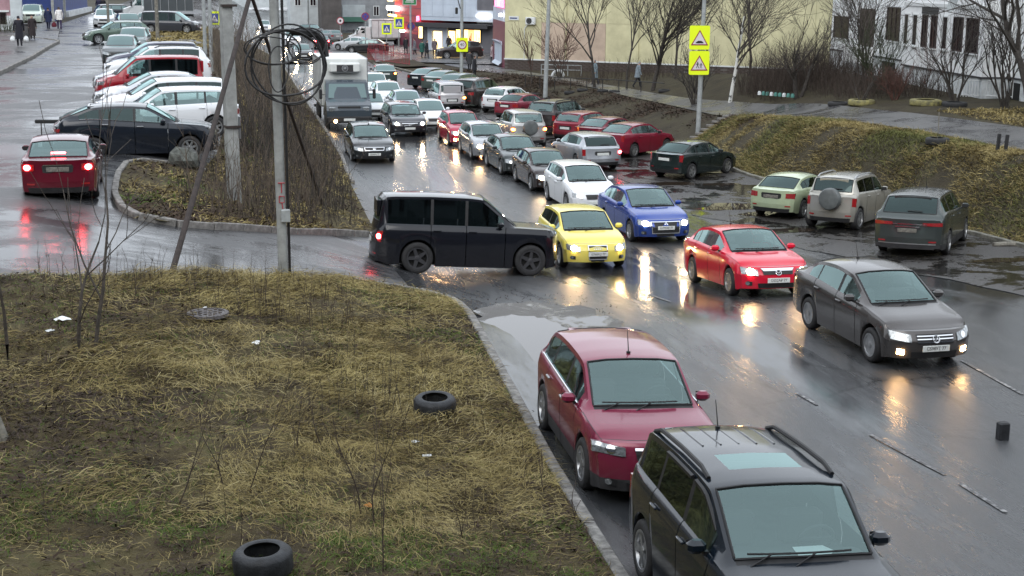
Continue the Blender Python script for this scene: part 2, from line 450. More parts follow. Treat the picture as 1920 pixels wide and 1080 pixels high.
def build_car(label, group, pos, phi, kind='sedan', col=(.5, .5, .5), metal=0., z=None, far=False, detail=1, name='parked_car', cat='car',
              head=None, tail=None, lit_side=0, plate=None, rear_plate=None, badge=None, grille='plain', style='seven', darkrim=False, rails=False, spare=None,
              clad=False, tint=False, roofbox=False, antenna=False, dirt=.35, doors=4, sunroof=False, lampshape=None, foglit=False, plate_z=None, mirrors=None, tilt=None, tailshape='block', interior=None, lit_front=None, chrome_line=False, **ov):
    sp = dict(KINDS[kind]); sp.update(ov)
    L, W, H, wb, fo, r = sp['L'], sp['W'], sp['H'], sp['wb'], sp['fo'], sp['r']
    x0 = fo + wb / 2
    rear_o = L - fo - wb
    c, rf, rr, rb = sp['c'] * L, sp['rf'] * L, sp['rr'] * L, sp['rb'] * L
    cz, rz, tz, lip = sp['cz'] * H, sp['rz'] * H, sp['tz'] * H, sp['lip'] * H
    bf, br = sp['bf'] * H, sp['br'] * H
    pk = (tuple(round(v, 3) for v in col), metal, dirt)
    if max(col) < .03: dirt = min(dirt, .12); pk = (pk[0], metal, dirt)
    if pk not in PAINTS: PAINTS[pk] = paint("car_paint", col, metal, dirt)
    pm = PAINTS[pk]
    root = empty(name, (pos[0], pos[1], zf(pos[0], pos[1]) if z is None else z), rad(phi))
    if z is None:   # stand on the slope
        f_ = Vector((math.cos(rad(phi)), math.sin(rad(phi)))); l_ = Vector((-f_.y, f_.x)); p_ = Vector((pos[0], pos[1]))
        zz_ = lambda v: zf(min(v.x, float(np.interp(v.y, FOOT_Y, FOOT_X)) - .05), v.y)
        a_, b_, c_, d_ = p_ + f_ * wb / 2, p_ - f_ * wb / 2, p_ + l_ * .75, p_ - l_ * .75
        fx_ = Vector((f_.x * wb, f_.y * wb, zz_(a_) - zz_(b_))).normalized(); ly_ = Vector((l_.x * 1.5, l_.y * 1.5, zz_(c_) - zz_(d_))); nz_ = fx_.cross(ly_).normalized(); ly_ = nz_.cross(fx_)
        root.rotation_euler = Matrix(((fx_.x, ly_.x, nz_.x), (fx_.y, ly_.y, nz_.y), (fx_.z, ly_.z, nz_.z))).to_euler()
        root.location.z = (zz_(a_) + zz_(b_)) / 2
    tag(root, label, cat, group)
    ztop = pl([(0, lip), (.10, lip + .035), (c * .5, lip + (cz - lip) * .62), (c - .05, cz - .02), (c, cz), (rf, H - .045), (rf + .35, H - .012), ((rf + rr) / 2, H), (rr - .3, H - .02), (rr, H - .06), (rb, rz), (L - .05, tz), (L, tz - .03)], .055)
    zbelt = pl([(0, lip), (.10, lip + .02), (c * .5, lip + (bf - lip) * .6), (c, bf), (rf, bf + (br - bf) * .3), (rr, br), (rb, min(br, rz)), (L - .04, min(br, tz) - .01), (L, min(br, tz) - .03)], .08)
    zb0 = pl([(0, .24), (.25, .20), (fo, .19), (L - rear_o, .20), (L - .25, .24), (L, .30)], .05)
    gb = sp.get('ground', 0.)
    hw = W / 2
    fw_ = lambda s: hw * (1 - .09 * max(0, 1 - s / 1.0) ** 2 - .07 * max(0, 1 - (L - s) / .9) ** 2)
    w0f, w0r = fw_(0), fw_(L)
    df, dr = sp.get('df', .22), sp.get('dr', .17)
    dzf = lambda zz: float(np.interp(zz, [.15, .30, .45, .55, lip - .06, lip, lip + .2], [.08, .015, 0, .01, .055, .10, .2]))
    tzz = min(br, tz)
    dzr = lambda zz: float(np.interp(zz, [.15, .32, .45, .58, .64, tzz, tzz + .2], [.07, .01, 0, .0, .035, .05, .05]))
    bow = lambda t: min(1., abs(t)) ** 3.2
    RA = r + .055
    axs = (fo, fo + wb)
    gmax = H - max(bf, br)
    def arch(s):
        z = 0
        for a in axs:
            d = abs(s - a)
            if d <= RA + 1e-6: z = max(z, r + math.sqrt(max(0, RA * RA - d * d)))
        return z
    wins = [] if far == 2 else [(a * L, b * L) for a, b in sp['win']]
    if doors == 2: wins = [(wins[0][0], wins[1][0] + .12), (wins[1][0] + .2, wins[2][1] if len(wins) > 2 else wins[1][1])]
    A = c + .22
    B = (wins[0][1] + wins[1][0]) / 2 if wins else L * .5
    C = min(wins[1][1] + .06, fo + wb + RA * .35) if wins else L * .7
    dint = [(A, B), (B, C)] if doors == 4 else [(A, B)]
    gap = .009 if detail >= 2 else .006
    S = set(round(v, 4) for v in np.arange(0, L + 1e-6, .26 if far else (.085 if detail >= 2 else .13)))
    keys = [0, L, c + .02, rf + .01, rr, rb - .02]
    for a, b in wins: keys += [a, b]
    if not far:
        for a, b in dint: keys += [a - gap, a + gap, b - gap, b + gap]
        keys += [.07, .085, c - .06, c - .05]
    for a in axs:
        for k in range(-9 if not far else -4, 10 if not far else 5):
            keys.append(a + RA * math.sin(math.pi / 2 * k / (9 if not far else 4)))
        keys += [a - RA - .002, a + RA + .002]
    S |= set(round(v, 4) for v in keys if 0 <= v <= L)
    S = sorted(S)
    # drop near duplicates that are not keys
    ks = set(round(v, 4) for v in keys)
    S2 = [S[0]]
    for v in S[1:]:
        if v - S2[-1] < .02 and v not in ks and v != L: continue
        if v - S2[-1] < .02 and S2[-1] not in ks and S2[-1] != 0: S2[-1] = v; continue
        if v - S2[-1] < .0015: continue
        S2.append(v)
    S = S2
    HY = [0, .62, .62, .950, .972, .984, 1.0, .965, .93, .92, .88, .83, .77, .45, 0]
    wr = sp['wr']
    GY = [0, .62, .62, .950, .972, .984, 1.0, .965, .93, .912, .912 + (wr - .915) * .87, wr, wr * .93, wr * .55, 0]
    sill = .30 if kind in ('suv', 'boxy') else .26
    def section(s):
        zt, zb, zl = ztop(s), zbelt(s), zb0(s) + gb
        a = arch(s)
        za = max(zl, a)
        g = max(0., min(1., (zt - zb) / max(.05, gmax)))
        w = fw_(s)
        pts = []
        pts.append((0, zl)); pts.append((HY[1] * w, zl)); pts.append((HY[2] * w, za)); pts.append((HY[3] * w, za))
        zm = [sill + .10 + gb * .5, sill + .28 + gb * .3, zb - .19, zb - .05]
        prev = za
        for k, zz in enumerate(zm):
            zz = max(zz, za + (k + 1) * .012); zz = min(zz, zb - .05 + .0 * k) if k < 3 else max(min(zz, zb - .008), prev + .004)
            zz = max(zz, prev + .003)
            pts.append((HY[4 + k] * w, zz)); prev = zz
        zb_ = max(zb, prev + .004)
        pts.append((HY[8] * w, zb_))
        cr = .05 * g
        ze = zt - cr - .012 * (1 - g)
        z9 = zb_ + .012 * g
        full = max(ze - z9, 0)
        zs = [z9, max(z9 + full * .5, ze - .075) if g > .3 else z9 + full * .55, ze - .012 * g, ze, zt - cr * .25, zt]
        for k in range(6):
            j = 9 + k
            y = (HY[j] * (1 - g) + GY[j] * g) * w
            zz = max(zs[k], zb_ + .0015 * (k + 1) * (1 - g))
            if k == 3 and g < .5: zz += .010 * (1 - 2 * g) * min(1, s / .25)
            if k == 4 and g < .5: zz += .002 * (1 - 2 * g)
            pts.append((y, zz))
        return pts
    def deform(x, y, zz, s):
        t = max(0., 1 - s / .5)
        wf = t * t * (3 - 2 * t)
        x = x - wf * (df * bow(y / w0f) + dzf(zz))
        t = max(0., 1 - (L - s) / .45)
        wq = t * t * (3 - 2 * t)
        x = x + wq * (dr * bow(y / w0r) + dzr(zz))
        # screen curved in plan
        if s < rf + .4 and s > c - .25 and zz > bf - .05:
            u = (s - (c - .25)) / (rf + .65 - c)
            x += .10 * math.sin(math.pi * u) * (1 - min(1, abs(y) / hw) ** 2)
        if s > rr - .3 and zz > br - .05 and s < L:
            u = (s - (rr - .3)) / (L - rr + .3)
            x -= .07 * math.sin(math.pi * min(1, u)) * (1 - min(1, abs(y) / hw) ** 2)
        return (x, y, zz)
    V = []
    NK = 29
    for s in S:
        h = section(s)
        ring = h + [(-y, zz) for y, zz in h[:-1][::-1]]
        for y, zz in ring: V.append(deform(x0 - s, y, zz, s))
    parts = {}
    def put(key, f, mi=0): parts.setdefault(key, []).append((f, mi))
    nS = len(S)
    wsf0, wsf1 = c + .02, rf + .01
    rg0, rg1 = rr, rb - .02
    for i in range(nS - 1):
        s0, s1 = S[i], S[i + 1]; sm = (s0 + s1) / 2
        for k in range(NK - 1):
            rw = k if k < 14 else 27 - k
            side = 'l' if k < 14 else 'r'
            f = (i * NK + k, i * NK + k + 1, (i + 1) * NK + k + 1, (i + 1) * NK + k)
            f = f[::-1]
            if rw <= 1: put('body', f, 1)
            elif rw == 2: put('body', f, 1)
            elif rw >= 12 and wsf0 <= sm <= wsf1: put('windscreen', f)
            elif rw >= 12 and rg0 <= sm <= rg1: put('rear_window', f)
            elif rw == 9 and any(a <= sm <= b for a, b in wins):
                w = [n for n, (a, b) in enumerate(wins) if a <= sm <= b][0]
                put('side_window' + side + str(w), f)
            elif rw == 9 and wins and wins[0][1] <= sm <= wins[-1][0] + .0 and not far: put('body', f, 2)
            elif not far and 3 <= rw <= 8 and any(abs(sm - e) < gap for d_ in dint for e in d_): continue
            elif not far and 3 <= rw <= 8 and any(a < sm < b for a, b in dint):
                d_ = [n for n, (a, b) in enumerate(dint) if a < sm < b][0]
                put('door' + side + str(d_), f, 3 if (clad and rw == 3) else 0)
            elif not far and rw == 8 and sm < c - .05: put('body', f, 2)
            elif not far and rw >= 9 and .07 < sm < .085: put('body', f, 2)
            elif not far and rw >= 9 and .085 <= sm <= c - .06: put('bonnet', f)
            elif rw >= 12 and c - .06 <= sm <= wsf0: put('body', f, 2)
            elif rw == 3 and clad: put('body', f, 3)
            elif sunroof and rw >= 13 and rf + .36 < sm < rf + .80: put('sunroof', f)
            else: put('body', f, 0)
    # caps
    def cap(i, sgn, s):
        h = section(s)
        tops = [(y, zz) for y, zz in h[8:]] + [(-y, zz) for y, zz in h[8:-1][::-1]]
        fr = [t[0] / h[8][0] for t in tops]
        lv = h[3:8]
        b0 = len(V)
        rows = [[(f * y, zz) for f in fr] for y, zz in lv] + [tops]
        for rwv in rows:
            for y, zz in rwv: V.append(deform(x0 - s, y, zz, s))
        n = len(fr)
        for a in range(len(rows) - 1):
            for k in range(n - 1):
                f = (b0 + a * n + k, b0 + a * n + k + 1, b0 + (a + 1) * n + k + 1, b0 + (a + 1) * n + k)
                if sgn < 0: f = f[::-1]
                mi = 3 if (clad and a == 0) else (1 if a == 0 and sgn > 0 and False else 0)
                zmid = rows[a][0][1]
                if not far and sgn < 0 and a >= 2 and abs(fr[k] + fr[k + 1]) / 2 < .8 and kind != 'van': put('boot_lid' if kind == 'sedan' else 'tailgate', f)
                else: put('body', f, mi)
    cap(0, 1, 0.); cap(nS - 1, -1, L)
    gm = M['fglass'] if far else M['glass']
    sgm = M['fglass'] if far else (M['tint'] if tint else M['glass'])
    mats_body = [pm, M['belly'], M['black'], M['clad']]
    names = {'windscreen': gm, 'rear_window': sgm, 'sunroof': gm}
    out = {}
    for key, fl in parts.items():
        used = sorted(set(i for f, _ in fl for i in f)); mp = {a: b for b, a in enumerate(used)}
        me = bpy.data.meshes.new(key)
        me.from_pydata([V[i] for i in used], [], [tuple(mp[i] for i in f) for f, _ in fl])
        nm = key
        for pre in ('side_window', 'door'):
            if key.startswith(pre): nm = pre
        if key in names: me.materials.append(names[key])
        elif nm == 'side_window': me.materials.append(sgm if not (tint and key.endswith('0')) else (M['glass'] if tint == 'rear' else sgm))
        elif nm in ('door', 'body'):
            for m_ in mats_body: me.materials.append(m_)
            me.polygons.foreach_set("material_index", [m_ for _, m_ in fl])
        else: me.materials.append(pm)
        me.polygons.foreach_set("use_smooth", [True] * len(fl))
        # weld duplicated bottom/cap seams then mark sharp edges
        bm = bmesh.new(); bm.from_mesh(me)
        bmesh.ops.remove_doubles(bm, verts=bm.verts, dist=.0006)
        bm.to_mesh(me); bm.free()
        me.set_sharp_from_angle(angle=rad(38))
        o = bpy.data.objects.new(nm, me); link(o, root)
        out[key] = o
    if not far:
        ii = [i for i in range(nS) if wsf0 - .001 <= S[i] <= wsf1 + .001]
        lp = [V[i * NK + 12] for i in ii] + [V[ii[-1] * NK + k] for k in (13, 14, 15)] + [V[i * NK + 16] for i in ii[::-1]] + [V[ii[0] * NK + k] for k in (15, 14, 13, 12)]
        MB().tube([(p[0] + .004, p[1], p[2] + .004) for p in lp], .014, 5).build('windscreen_seal', M['black'], root, True)
        ii = [i for i in range(nS) if rg0 - .001 <= S[i] <= rg1 + .001]
        lp = [V[i * NK + 12] for i in ii] + [V[ii[-1] * NK + k] for k in (13, 14, 15)] + [V[i * NK + 16] for i in ii[::-1]] + [V[ii[0] * NK + k] for k in (15, 14, 13, 12)]
        MB().tube([(p[0] - .004, p[1], p[2] + .004) for p in lp], .013, 5).build('rear_window_seal', M['black'], root, True)
    # --- surface functions for fitted pieces
    def fpt(y, zz, off=0.): return Vector((x0 - df * bow(y / w0f) - dzf(zz) + off, y, zz))
    def rpt(y, zz, off=0.): return Vector((x0 - L + dr * bow(y / w0r) + dzr(zz) - off, y, zz))
    def patch(P, quad, off=.008, thick=.05, n=6, m=2, mi=0, mb=None):
        """quad of four (y,z): lower-left, lower-right, upper-right, upper-left -> raised plate following the body"""
        mb = mb or MB()
        (a, b, c_, d_) = quad
        g0 = []
        for j in range(m + 1):
            v = j / m
            for i in range(n + 1):
                u = i / n
                y = (a[0] * (1 - u) + b[0] * u) * (1 - v) + (d_[0] * (1 - u) + c_[0] * u) * v
                zz = (a[1] * (1 - u) + b[1] * u) * (1 - v) + (d_[1] * (1 - u) + c_[1] * u) * v
                g0.append((y, zz))
        fr = [P(y, zz, off) for y, zz in g0]; bk = [P(y, zz, off - thick) for y, zz in g0]
        k = len(g0); f = []
        for j in range(m):
            for i in range(n):
                q = j * (n + 1) + i
                f.append((q, q + 1, q + n + 2, q + n + 1))
        bd = list(range(n + 1)) + [(j + 1) * (n + 1) - 1 for j in range(1, m + 1)][0:] + [m * (n + 1) + i for i in range(n - 1, -1, -1)] + [j * (n + 1) for j in range(m - 1, 0, -1)]
        for i in range(len(bd)):
            p, q = bd[i], bd[(i + 1) % len(bd)]
            f.append((p, k + p, k + q, q))
        mb.add(fr + bk, f, mi)
        return mb
    def disc(P, y, zz, rr_, off=.012, ry=None, n=14, mb=None, mi=0, thick=.03):
        mb = mb or MB(); ry = ry or rr_
        pts = [P(y + rr_ * math.cos(2 * math.pi * k / n), zz + ry * math.sin(2 * math.pi * k / n), off) for k in range(n)]
        bk = [P(y + rr_ * math.cos(2 * math.pi * k / n), zz + ry * math.sin(2 * math.pi * k / n), off - thick) for k in range(n)]
        cc = P(y, zz, off + rr_ * .12)
        mb.add(pts + bk + [cc], [(k, (k + 1) % n, 2 * n) for k in range(n)] + [(k, n + k, n + (k + 1) % n, (k + 1) % n) for k in range(n)], mi)
        return mb
    hl = lampshape or {}
    lz0, lz1 = hl.get('z', (lip - .17, lip - .01))
    ly0, ly1 = hl.get('y', (.52 * hw, .985 * w0f))
    lrise = hl.get('rise', .05)
    # headlights
    for sg in (1, -1):
        q = [(sg * ly0, lz0), (sg * ly1, lz0 + lrise), (sg * ly1, min(lz1 + lrise * .6, lip + .04)), (sg * ly0, lz1 - .03)]
        if sg < 0: q = [q[1], q[0], q[3], q[2]]
        o = patch(fpt, q, .010, .06, 8, 2).build('headlight', M['lens'], root, True)
        if not far and detail >= 1:
            yy = sg * (ly0 * .55 + ly1 * .45)
            lit = head and (lit_side == 0 or lit_side == sg)
            b = disc(fpt, yy, (lz0 + lz1) / 2 + .01, .085 if lit else .055, .022 if lit else .018, .07 if lit else .055)
            b.build('lamp_bulb', head if lit else M['chrome'], o, True)
        elif head and (lit_side == 0 or lit_side == sg):
            disc(fpt, sg * (ly0 * .5 + ly1 * .5), (lz0 + lz1) / 2 + .01, .10, .03, .085).build('lamp_bulb', head, o)
    # tail lamps
    tq = {'block': (.60 * hw, 1.0 * w0r, tzz - .27, tzz - .09), 'tall': (.80 * hw, 1.0 * w0r, tzz - .30, tzz - .02), 'slim': (.42 * hw, 1.0 * w0r, tzz - .17, tzz - .07), 'wide': (.48 * hw, 1.0 * w0r, tzz - .24, tzz - .08)}[tailshape]
    for sg in (1, -1):
        y0, y1, z0_, z1_ = tq
        q = [(sg * y1, z0_), (sg * y0, z0_ + .015), (sg * y0, z1_ - .01), (sg * y1, z1_)]
        if sg < 0: q = [q[1], q[0], q[3], q[2]]
        o = patch(rpt, q, .012, .06, 6, 2).build('tail_light', M['red_lens'], root, True)
        if tail and (lit_side == 0 or lit_side == sg):
            disc(rpt, sg * (y0 * .45 + y1 * .55), (z0_ + z1_) / 2, .085, .03, .07).build('lamp_bulb', tail, o)
    # grille and intakes
    gq = MB(); zc = lip
    gw = sp.get('gw', .42) * hw
    gz = sp.get('gz', (lip - .19, lip - .035))
    gmats = [M['black'], M['chrome']]
    patch(fpt, [(-gw * .92, gz[0]), (gw * .92, gz[0]), (gw, gz[1]), (-gw, gz[1])], .006, .04, 8, 2, 0, gq)
    if not far:
        if grille == 'bars':
            for k in range(3):
                zz = gz[0] + (gz[1] - gz[0]) * (k + .5) / 3
                patch(fpt, [(-gw * .96, zz - .009), (gw * .96, zz - .009), (gw * .97, zz + .009), (-gw * .97, zz + .009)], .016, .02, 8, 1, 1, gq)
        elif grille == 'frame':
            t = .022
            for q in ([(-gw, gz[1] - t), (gw, gz[1] - t), (gw, gz[1]), (-gw, gz[1])], [(-gw * .92, gz[0]), (gw * .92, gz[0]), (gw * .93, gz[0] + t), (-gw * .93, gz[0] + t)]):
                patch(fpt, q, .018, .03, 8, 1, 1, gq)
            for sg in (-1, 1):
                a_, b_ = sg * gw, sg * (gw - t)
                q = [(sg * gw * .92 - sg * t, gz[0]), (sg * gw * .92, gz[0]), (a_, gz[1]), (b_, gz[1])]
                if sg < 0: q = [q[1], q[0], q[3], q[2]]
                patch(fpt, q, .018, .03, 2, 3, 1, gq)
        elif grille == 'wing':
            patch(fpt, [(-gw * .9, gz[1] - .05), (gw * .9, gz[1] - .05), (gw * 1.06, gz[1] + .01), (-gw * 1.06, gz[1] + .01)], .02, .03, 10, 1, 1, gq)
        elif grille == 'line':
            patch(fpt, [(-gw, gz[1] - .03), (gw, gz[1] - .03), (gw, gz[1]), (-gw, gz[1])], .016, .03, 8, 1, 1, gq)
    gq.build('grille', gmats, root)
    ib = MB()
    iz = sp.get('iz', (.25 + gb * .4, .36 + gb * .4)); iw = sp.get('iw', .5)
    patch(fpt, [(-iw * hw, iz[0]), (iw * hw, iz[0]), (iw * hw * 1.05, iz[1]), (-iw * hw * 1.05, iz[1])], .004, .04, 8, 1, 0, ib)
    ib.build('air_intake', M['black'], root)
    if not far:
        for sg in (1, -1):
            fz = sp.get('fogz', .36 + gb * .4)
            q = [(sg * .66 * hw, fz - .05), (sg * .86 * w0f, fz - .045), (sg * .86 * w0f, fz + .05), (sg * .66 * hw, fz + .035)]
            if sg < 0: q = [q[1], q[0], q[3], q[2]]
            o = patch(fpt, q, .006, .03, 4, 1).build('fog_lamp', M['fog_lit'] if foglit else M['black'], root)
            if not foglit: disc(fpt, sg * .77 * hw, fz, .04, .014).build('lamp_glass', M['lens'], o)
    # rear bumper: dark lower strip, plate recess, reflectors
    if not far:
        rbm = MB(); z_ = .27 + gb * .4
        patch(rpt, [(.80 * w0r, z_), (-.80 * w0r, z_), (-.84 * w0r, z_ + .13), (.84 * w0r, z_ + .13)], .008, .04, 8, 1, 0, rbm)
        rbm.build('rear_bumper_strip', M['clad' if clad else 'black'], root)
        rp_ = sp.get('rpz', tzz - .22 if kind in ('sedan', 'hatch', 'wagon') else tzz - .30)
        rbm = MB(); patch(rpt, [(.34, rp_ - .085), (-.34, rp_ - .085), (-.36, rp_ + .085), (.36, rp_ + .085)], .004, .03, 6, 1, 0, rbm)
        patch(rpt, [(.33, rp_ + .085), (-.33, rp_ + .085), (-.33, rp_ + .112), (.33, rp_ + .112)], .020, .03, 6, 1, 1, rbm)
        rbm.build('plate_recess', [M['black'], M['chrome'] if detail >= 2 else M['black']], root)
        for sg in (1, -1):
            q = [(sg * .86 * w0r, .46), (sg * .64 * w0r, .46), (sg * .64 * w0r, .50), (sg * .86 * w0r, .50)]
            if sg < 0: q = [q[1], q[0], q[3], q[2]]
            patch(rpt, q, .006, .02, 4, 1).build('reflector', M['red_lens'], root)
        if kind != 'sedan':   # rear wiper and roof spoiler
            b = MB(); s_ = rb - .06
            pts_ = [(x0 - s_ - .04 + .22 * 0, y_, ztop(s_) + .03) for y_ in (.05, -.35)]
            b.tube(pts_, .012, 5); b.build('rear_wiper', M['black'], root)
            b = MB(); s_ = rr + .02
            b.rbox(x0 - s_ - .10, x0 - s_ + .12, -hw * wr * .72, hw * wr * .72, ztop(s_ + .1) - .03, ztop(s_) + .006, .010); b.build('roof_spoiler', pm, root, True)
        for sg in (1, -1):   # mud flap / exhaust side
            pass
    # plates
    pz = plate_z if plate_z else (.42 + gb * .3)
    o = bpy.data.objects.new('number_plate', plate_mesh()); link(o, root); o.location = (x0 - dzf(pz) + .022, 0, pz)
    if plate:
        t = bpy.data.objects.new('plate_lettering', text_mesh(plate, .085, M['ink'])); link(t, o)
        t.matrix_local = Matrix.Translation((.010, 0, 0)) @ Matrix(((0, 0, 1, 0), (1, 0, 0, 0), (0, 1, 0, 0), (0, 0, 0, 1))) @ Matrix.Diagonal((.92, 1, 1, 1))
    pz2 = sp.get('rpz', tzz - .22 if kind in ('sedan', 'hatch', 'wagon') else tzz - .30)
    o = bpy.data.objects.new('number_plate', plate_mesh(rear_plate == 'dirty')); link(o, root)
    o.location = (x0 - L + dzr(pz2) - .022, 0, pz2)
    # badge
    if badge and not far:
        by, bz = 0, sp.get('bz', (gz[0] + gz[1]) / 2)
        b = MB()
        def ring(cy, cz_, rr_, th, ry=None):
            ry = ry or rr_
            pts = [fpt(cy + rr_ * math.cos(2 * math.pi * k / 20), cz_ + ry * math.sin(2 * math.pi * k / 20), .03) for k in range(21)]
            b.tube(pts, th, 5, 0, False)
        def stroke(pp, th): b.tube([fpt(y, bz + zz, .03) for y, zz in pp], th, 5)
        if badge == 'vw':
            ring(0, bz, .062, .007)
            stroke([(-.032, .05), (-.004, -.004), (.004, -.004), (.032, .05)], .006)
            stroke([(-.055, .02), (-.026, -.052), (0, .0), (.026, -.052), (.055, .02)], .006)
        elif badge == 'wing':
            ring(0, bz, .062, .008, .052)
            stroke([(-.052, .022), (-.02, .01), (0, -.016), (.02, .01), (.052, .022)], .008)
        elif badge == 'rings':
            for k in (-1.5, -.5, .5, 1.5): ring(k * .052, bz, .034, .005)
        elif badge == 'oval':
            ring(0, bz, .065, .008, .03); disc(fpt, 0, bz, .06, .02, .026, 14, b)
        elif badge == 'diamonds':
            for a in (90, 210, 330):
                d = rad(a); u = (math.cos(d), math.sin(d)); n_ = (-u[1], u[0])
                q = [(0, 0), (.035 * u[0] + .02 * n_[0], .035 * u[1] + .02 * n_[1]), (.07 * u[0], .07 * u[1]), (.035 * u[0] - .02 * n_[0], .035 * u[1] - .02 * n_[1])]
                b.add([fpt(y, bz + zz, .03) for y, zz in q], [(0, 1, 2, 3)])
        elif badge == 'slash':
            ring(0, bz, .05, .007); stroke([(-gw * .8, -.06), (gw * .8, .06)], .008)
        elif badge == 'ellipse':
            ring(0, bz, .06, .008, .042)
        b.build('badge', M['chrome'], root, True)
    # wheels
    tm, rm = wheel_meshes(r, style, darkrim)
    yw = hw * .985 - .105
    for sx in (1, -1):
        for sy in (1, -1):
            t = bpy.data.objects.new('wheel', tm); link(t, root)
            t.location = (sx * wb / 2, sy * yw, r)
            t.rotation_euler = (0, RNG.uniform(0, 6), 0 if sy > 0 else math.pi)
            q = bpy.data.objects.new('rim', rm); link(q, t)
    # mirrors
    mm = [pm if mirrors is None else mirrors, M['black']]
    for sy in (1, -1):
        b = MB()
        xm = x0 - c - .38; ym = sy * (fw_(c) + .045); zm = bf + .08
        b.rbox(xm - .05, xm + .09, ym - .095, ym + .095, zm - .07, zm + .065, .04, 0)
        b.box(xm - .02, xm + .05, ym - sy * .12 - .05, ym - sy * .12 + .05, zm - .09, zm - .05, 1)
        b.box(xm - .054, xm - .051, ym - .08, ym + .08, zm - .05, zm + .045, 1)
        b.build('wing_mirror', mm, root, True)
    if not far:
        # handles
        for d_ in range(len(dint)):
            for sy in (1, -1):
                par = out.get('door' + ('l' if sy > 0 else 'r') + str(d_))
                if par is None: continue
                sh = dint[d_][1] - .16; zz = zbelt(sh) - .13
                b = MB(); yb = sy * (fw_(sh) * .992)
                b.rbox(x0 - sh - .10, x0 - sh + .10, min(yb, yb + sy * .035), max(yb, yb + sy * .035), zz - .016, zz + .016, .008)
                b.build('door_handle', pm if not chrome_line else M['silver_trim'], par, True)
        # wipers
        for yo in (-.02, .42):
            b = MB()
            pts = []
            for k in range(6):
                y = -.55 + yo + k * .12
                s = c + .05
                x = x0 - s + .10 * math.sin(math.pi * .35) * (1 - min(1, abs(y) / hw) ** 2)
                pts.append((x + .01, y, ztop(s) - .005 + .03))
            b.tube(pts, .011, 5); b.tube([pts[2], (pts[0][0] + .10, pts[0][1] - .0, cz - .03)], .009, 5)
            b.build('wiper', M['black'], root)
        # interior: tub, dashboard, seats, steering wheel
        b = MB()
        tubz = bf - .16
        b.box(x0 - rb + .12, x0 - c - .35, -hw * .86, hw * .86, tubz - .04, tubz, 0)
        b.rbox(x0 - c - .42, x0 - c - .02, -hw * .84, hw * .84, tubz - .02, bf - .0, .05, 0)
        sx = x0 - B + .18
        for sy in (1, -1):
            b.rbox(sx - .10, sx + .06, sy * .36 - .23, sy * .36 + .23, tubz, min(H - .42, tubz + .42), .05, 1)
            b.rbox(sx - .12, sx - .02, sy * .36 - .13, sy * .36 + .13, min(H - .42, tubz + .42) + .03, min(H - .20, tubz + .62), .04, 1)
        sx2 = x0 - min(rr, fo + wb + .05)
        b.rbox(sx2 - .10, sx2 + .06, -hw * .75, hw * .75, tubz, tubz + .40, .05, 1)
        b.build('interior', [M['interior'], M['seat']], root)
        b = MB()
        cx_, cy_, cz_ = x0 - c - .55, .36, bf + .03
        pts = [(cx_ + .07 * math.sin(a), cy_ + .18 * math.cos(a), cz_ + .16 * math.sin(a)) for a in [2 * math.pi * k / 16 for k in range(17)]]
        b.tube(pts, .017, 6, 0, False); b.tube([pts[0], pts[8]], .02, 5); b.tube([(cx_, cy_, cz_), pts[12]], .02, 5)
        b.build('steering_wheel', M['seat'], root, True)
        b = MB(); b.rbox(x0 - rf - .02, x0 - rf + .06, -.12, .12, H - .20, H - .13, .02); b.build('rear_view_mirror', M['black'], root)
    if rails:
        for sy in (1, -1):
            b = MB(); y = sy * hw * (wr - .06)
            pts = []
            for k in range(9):
                s = rf + .20 + (rr - rf - .25) * k / 8
                pts.append((x0 - s, y, ztop(s) - .035 + (.040 if 0 < k < 8 else .0)))
            b.tube(pts, .026, 6); b.build('roof_rail', M['black'] if rails == 'black' else M['silver_trim'], root, True)
    if chrome_line and not far:
        for sy in (1, -1):
            pts = []
            for k in range(14):
                s = A + .05 + (wins[-1][1] - A - .05) * k / 13
                pts.append((x0 - s, sy * fw_(s) * .932, zbelt(s) + .012))
            MB().tube(pts, .012, 5).build('window_trim', M['chrome'], root, True)
    if antenna:
        b = MB(); s = rr - .25 if antenna == 'rear' else rf + .15
        b.cyl((x0 - s, 0, ztop(s) - .005), (x0 - s, 0, ztop(s) + .03), .03, 8)
        b.tube([(x0 - s, 0, ztop(s) + .02), (x0 - s - .12, 0, ztop(s) + .30)], [.009, .005], 5)
        b.build('antenna', M['black'], root)
    if spare:
        b = MB()
        T = Matrix.Translation((x0 - L - .13, -.06 if spare != 'c' else 0, .92 * H * .62 + .03)) @ Matrix.Rotation(rad(90), 4, 'Z')
        b.lathe([(.0005, .13), (.26, .13), (.32, .11), (.35, .06), (.35, -.08), (.30, -.12), (.0005, -.12)], 24, 'y', 0, T)
        b.build('spare_wheel_cover', M['spare_grey'], root, True)
    root["_x0"] = x0; root["_L"] = L
    for k_ in ("_x0", "_L"): del root[k_]
    car = Car(); car.root = root; car.fpt = fpt; car.rpt = rpt; car.x0 = x0; car.L = L; car.H = H; car.hw = hw; car.ztop = ztop; car.zbelt = zbelt; car.c = c; car.bf = bf; car.rf = rf; car.rr = rr; car.rb = rb; car.patch = patch; car.disc = disc; car.lip = lip; car.paint = pm; car.fw = fw_; car.w0f = w0f; car.tz = tzz
    return car
M['spare_grey'] = mat("spare_cover", (.10, .11, .11), .45, noise=.2)
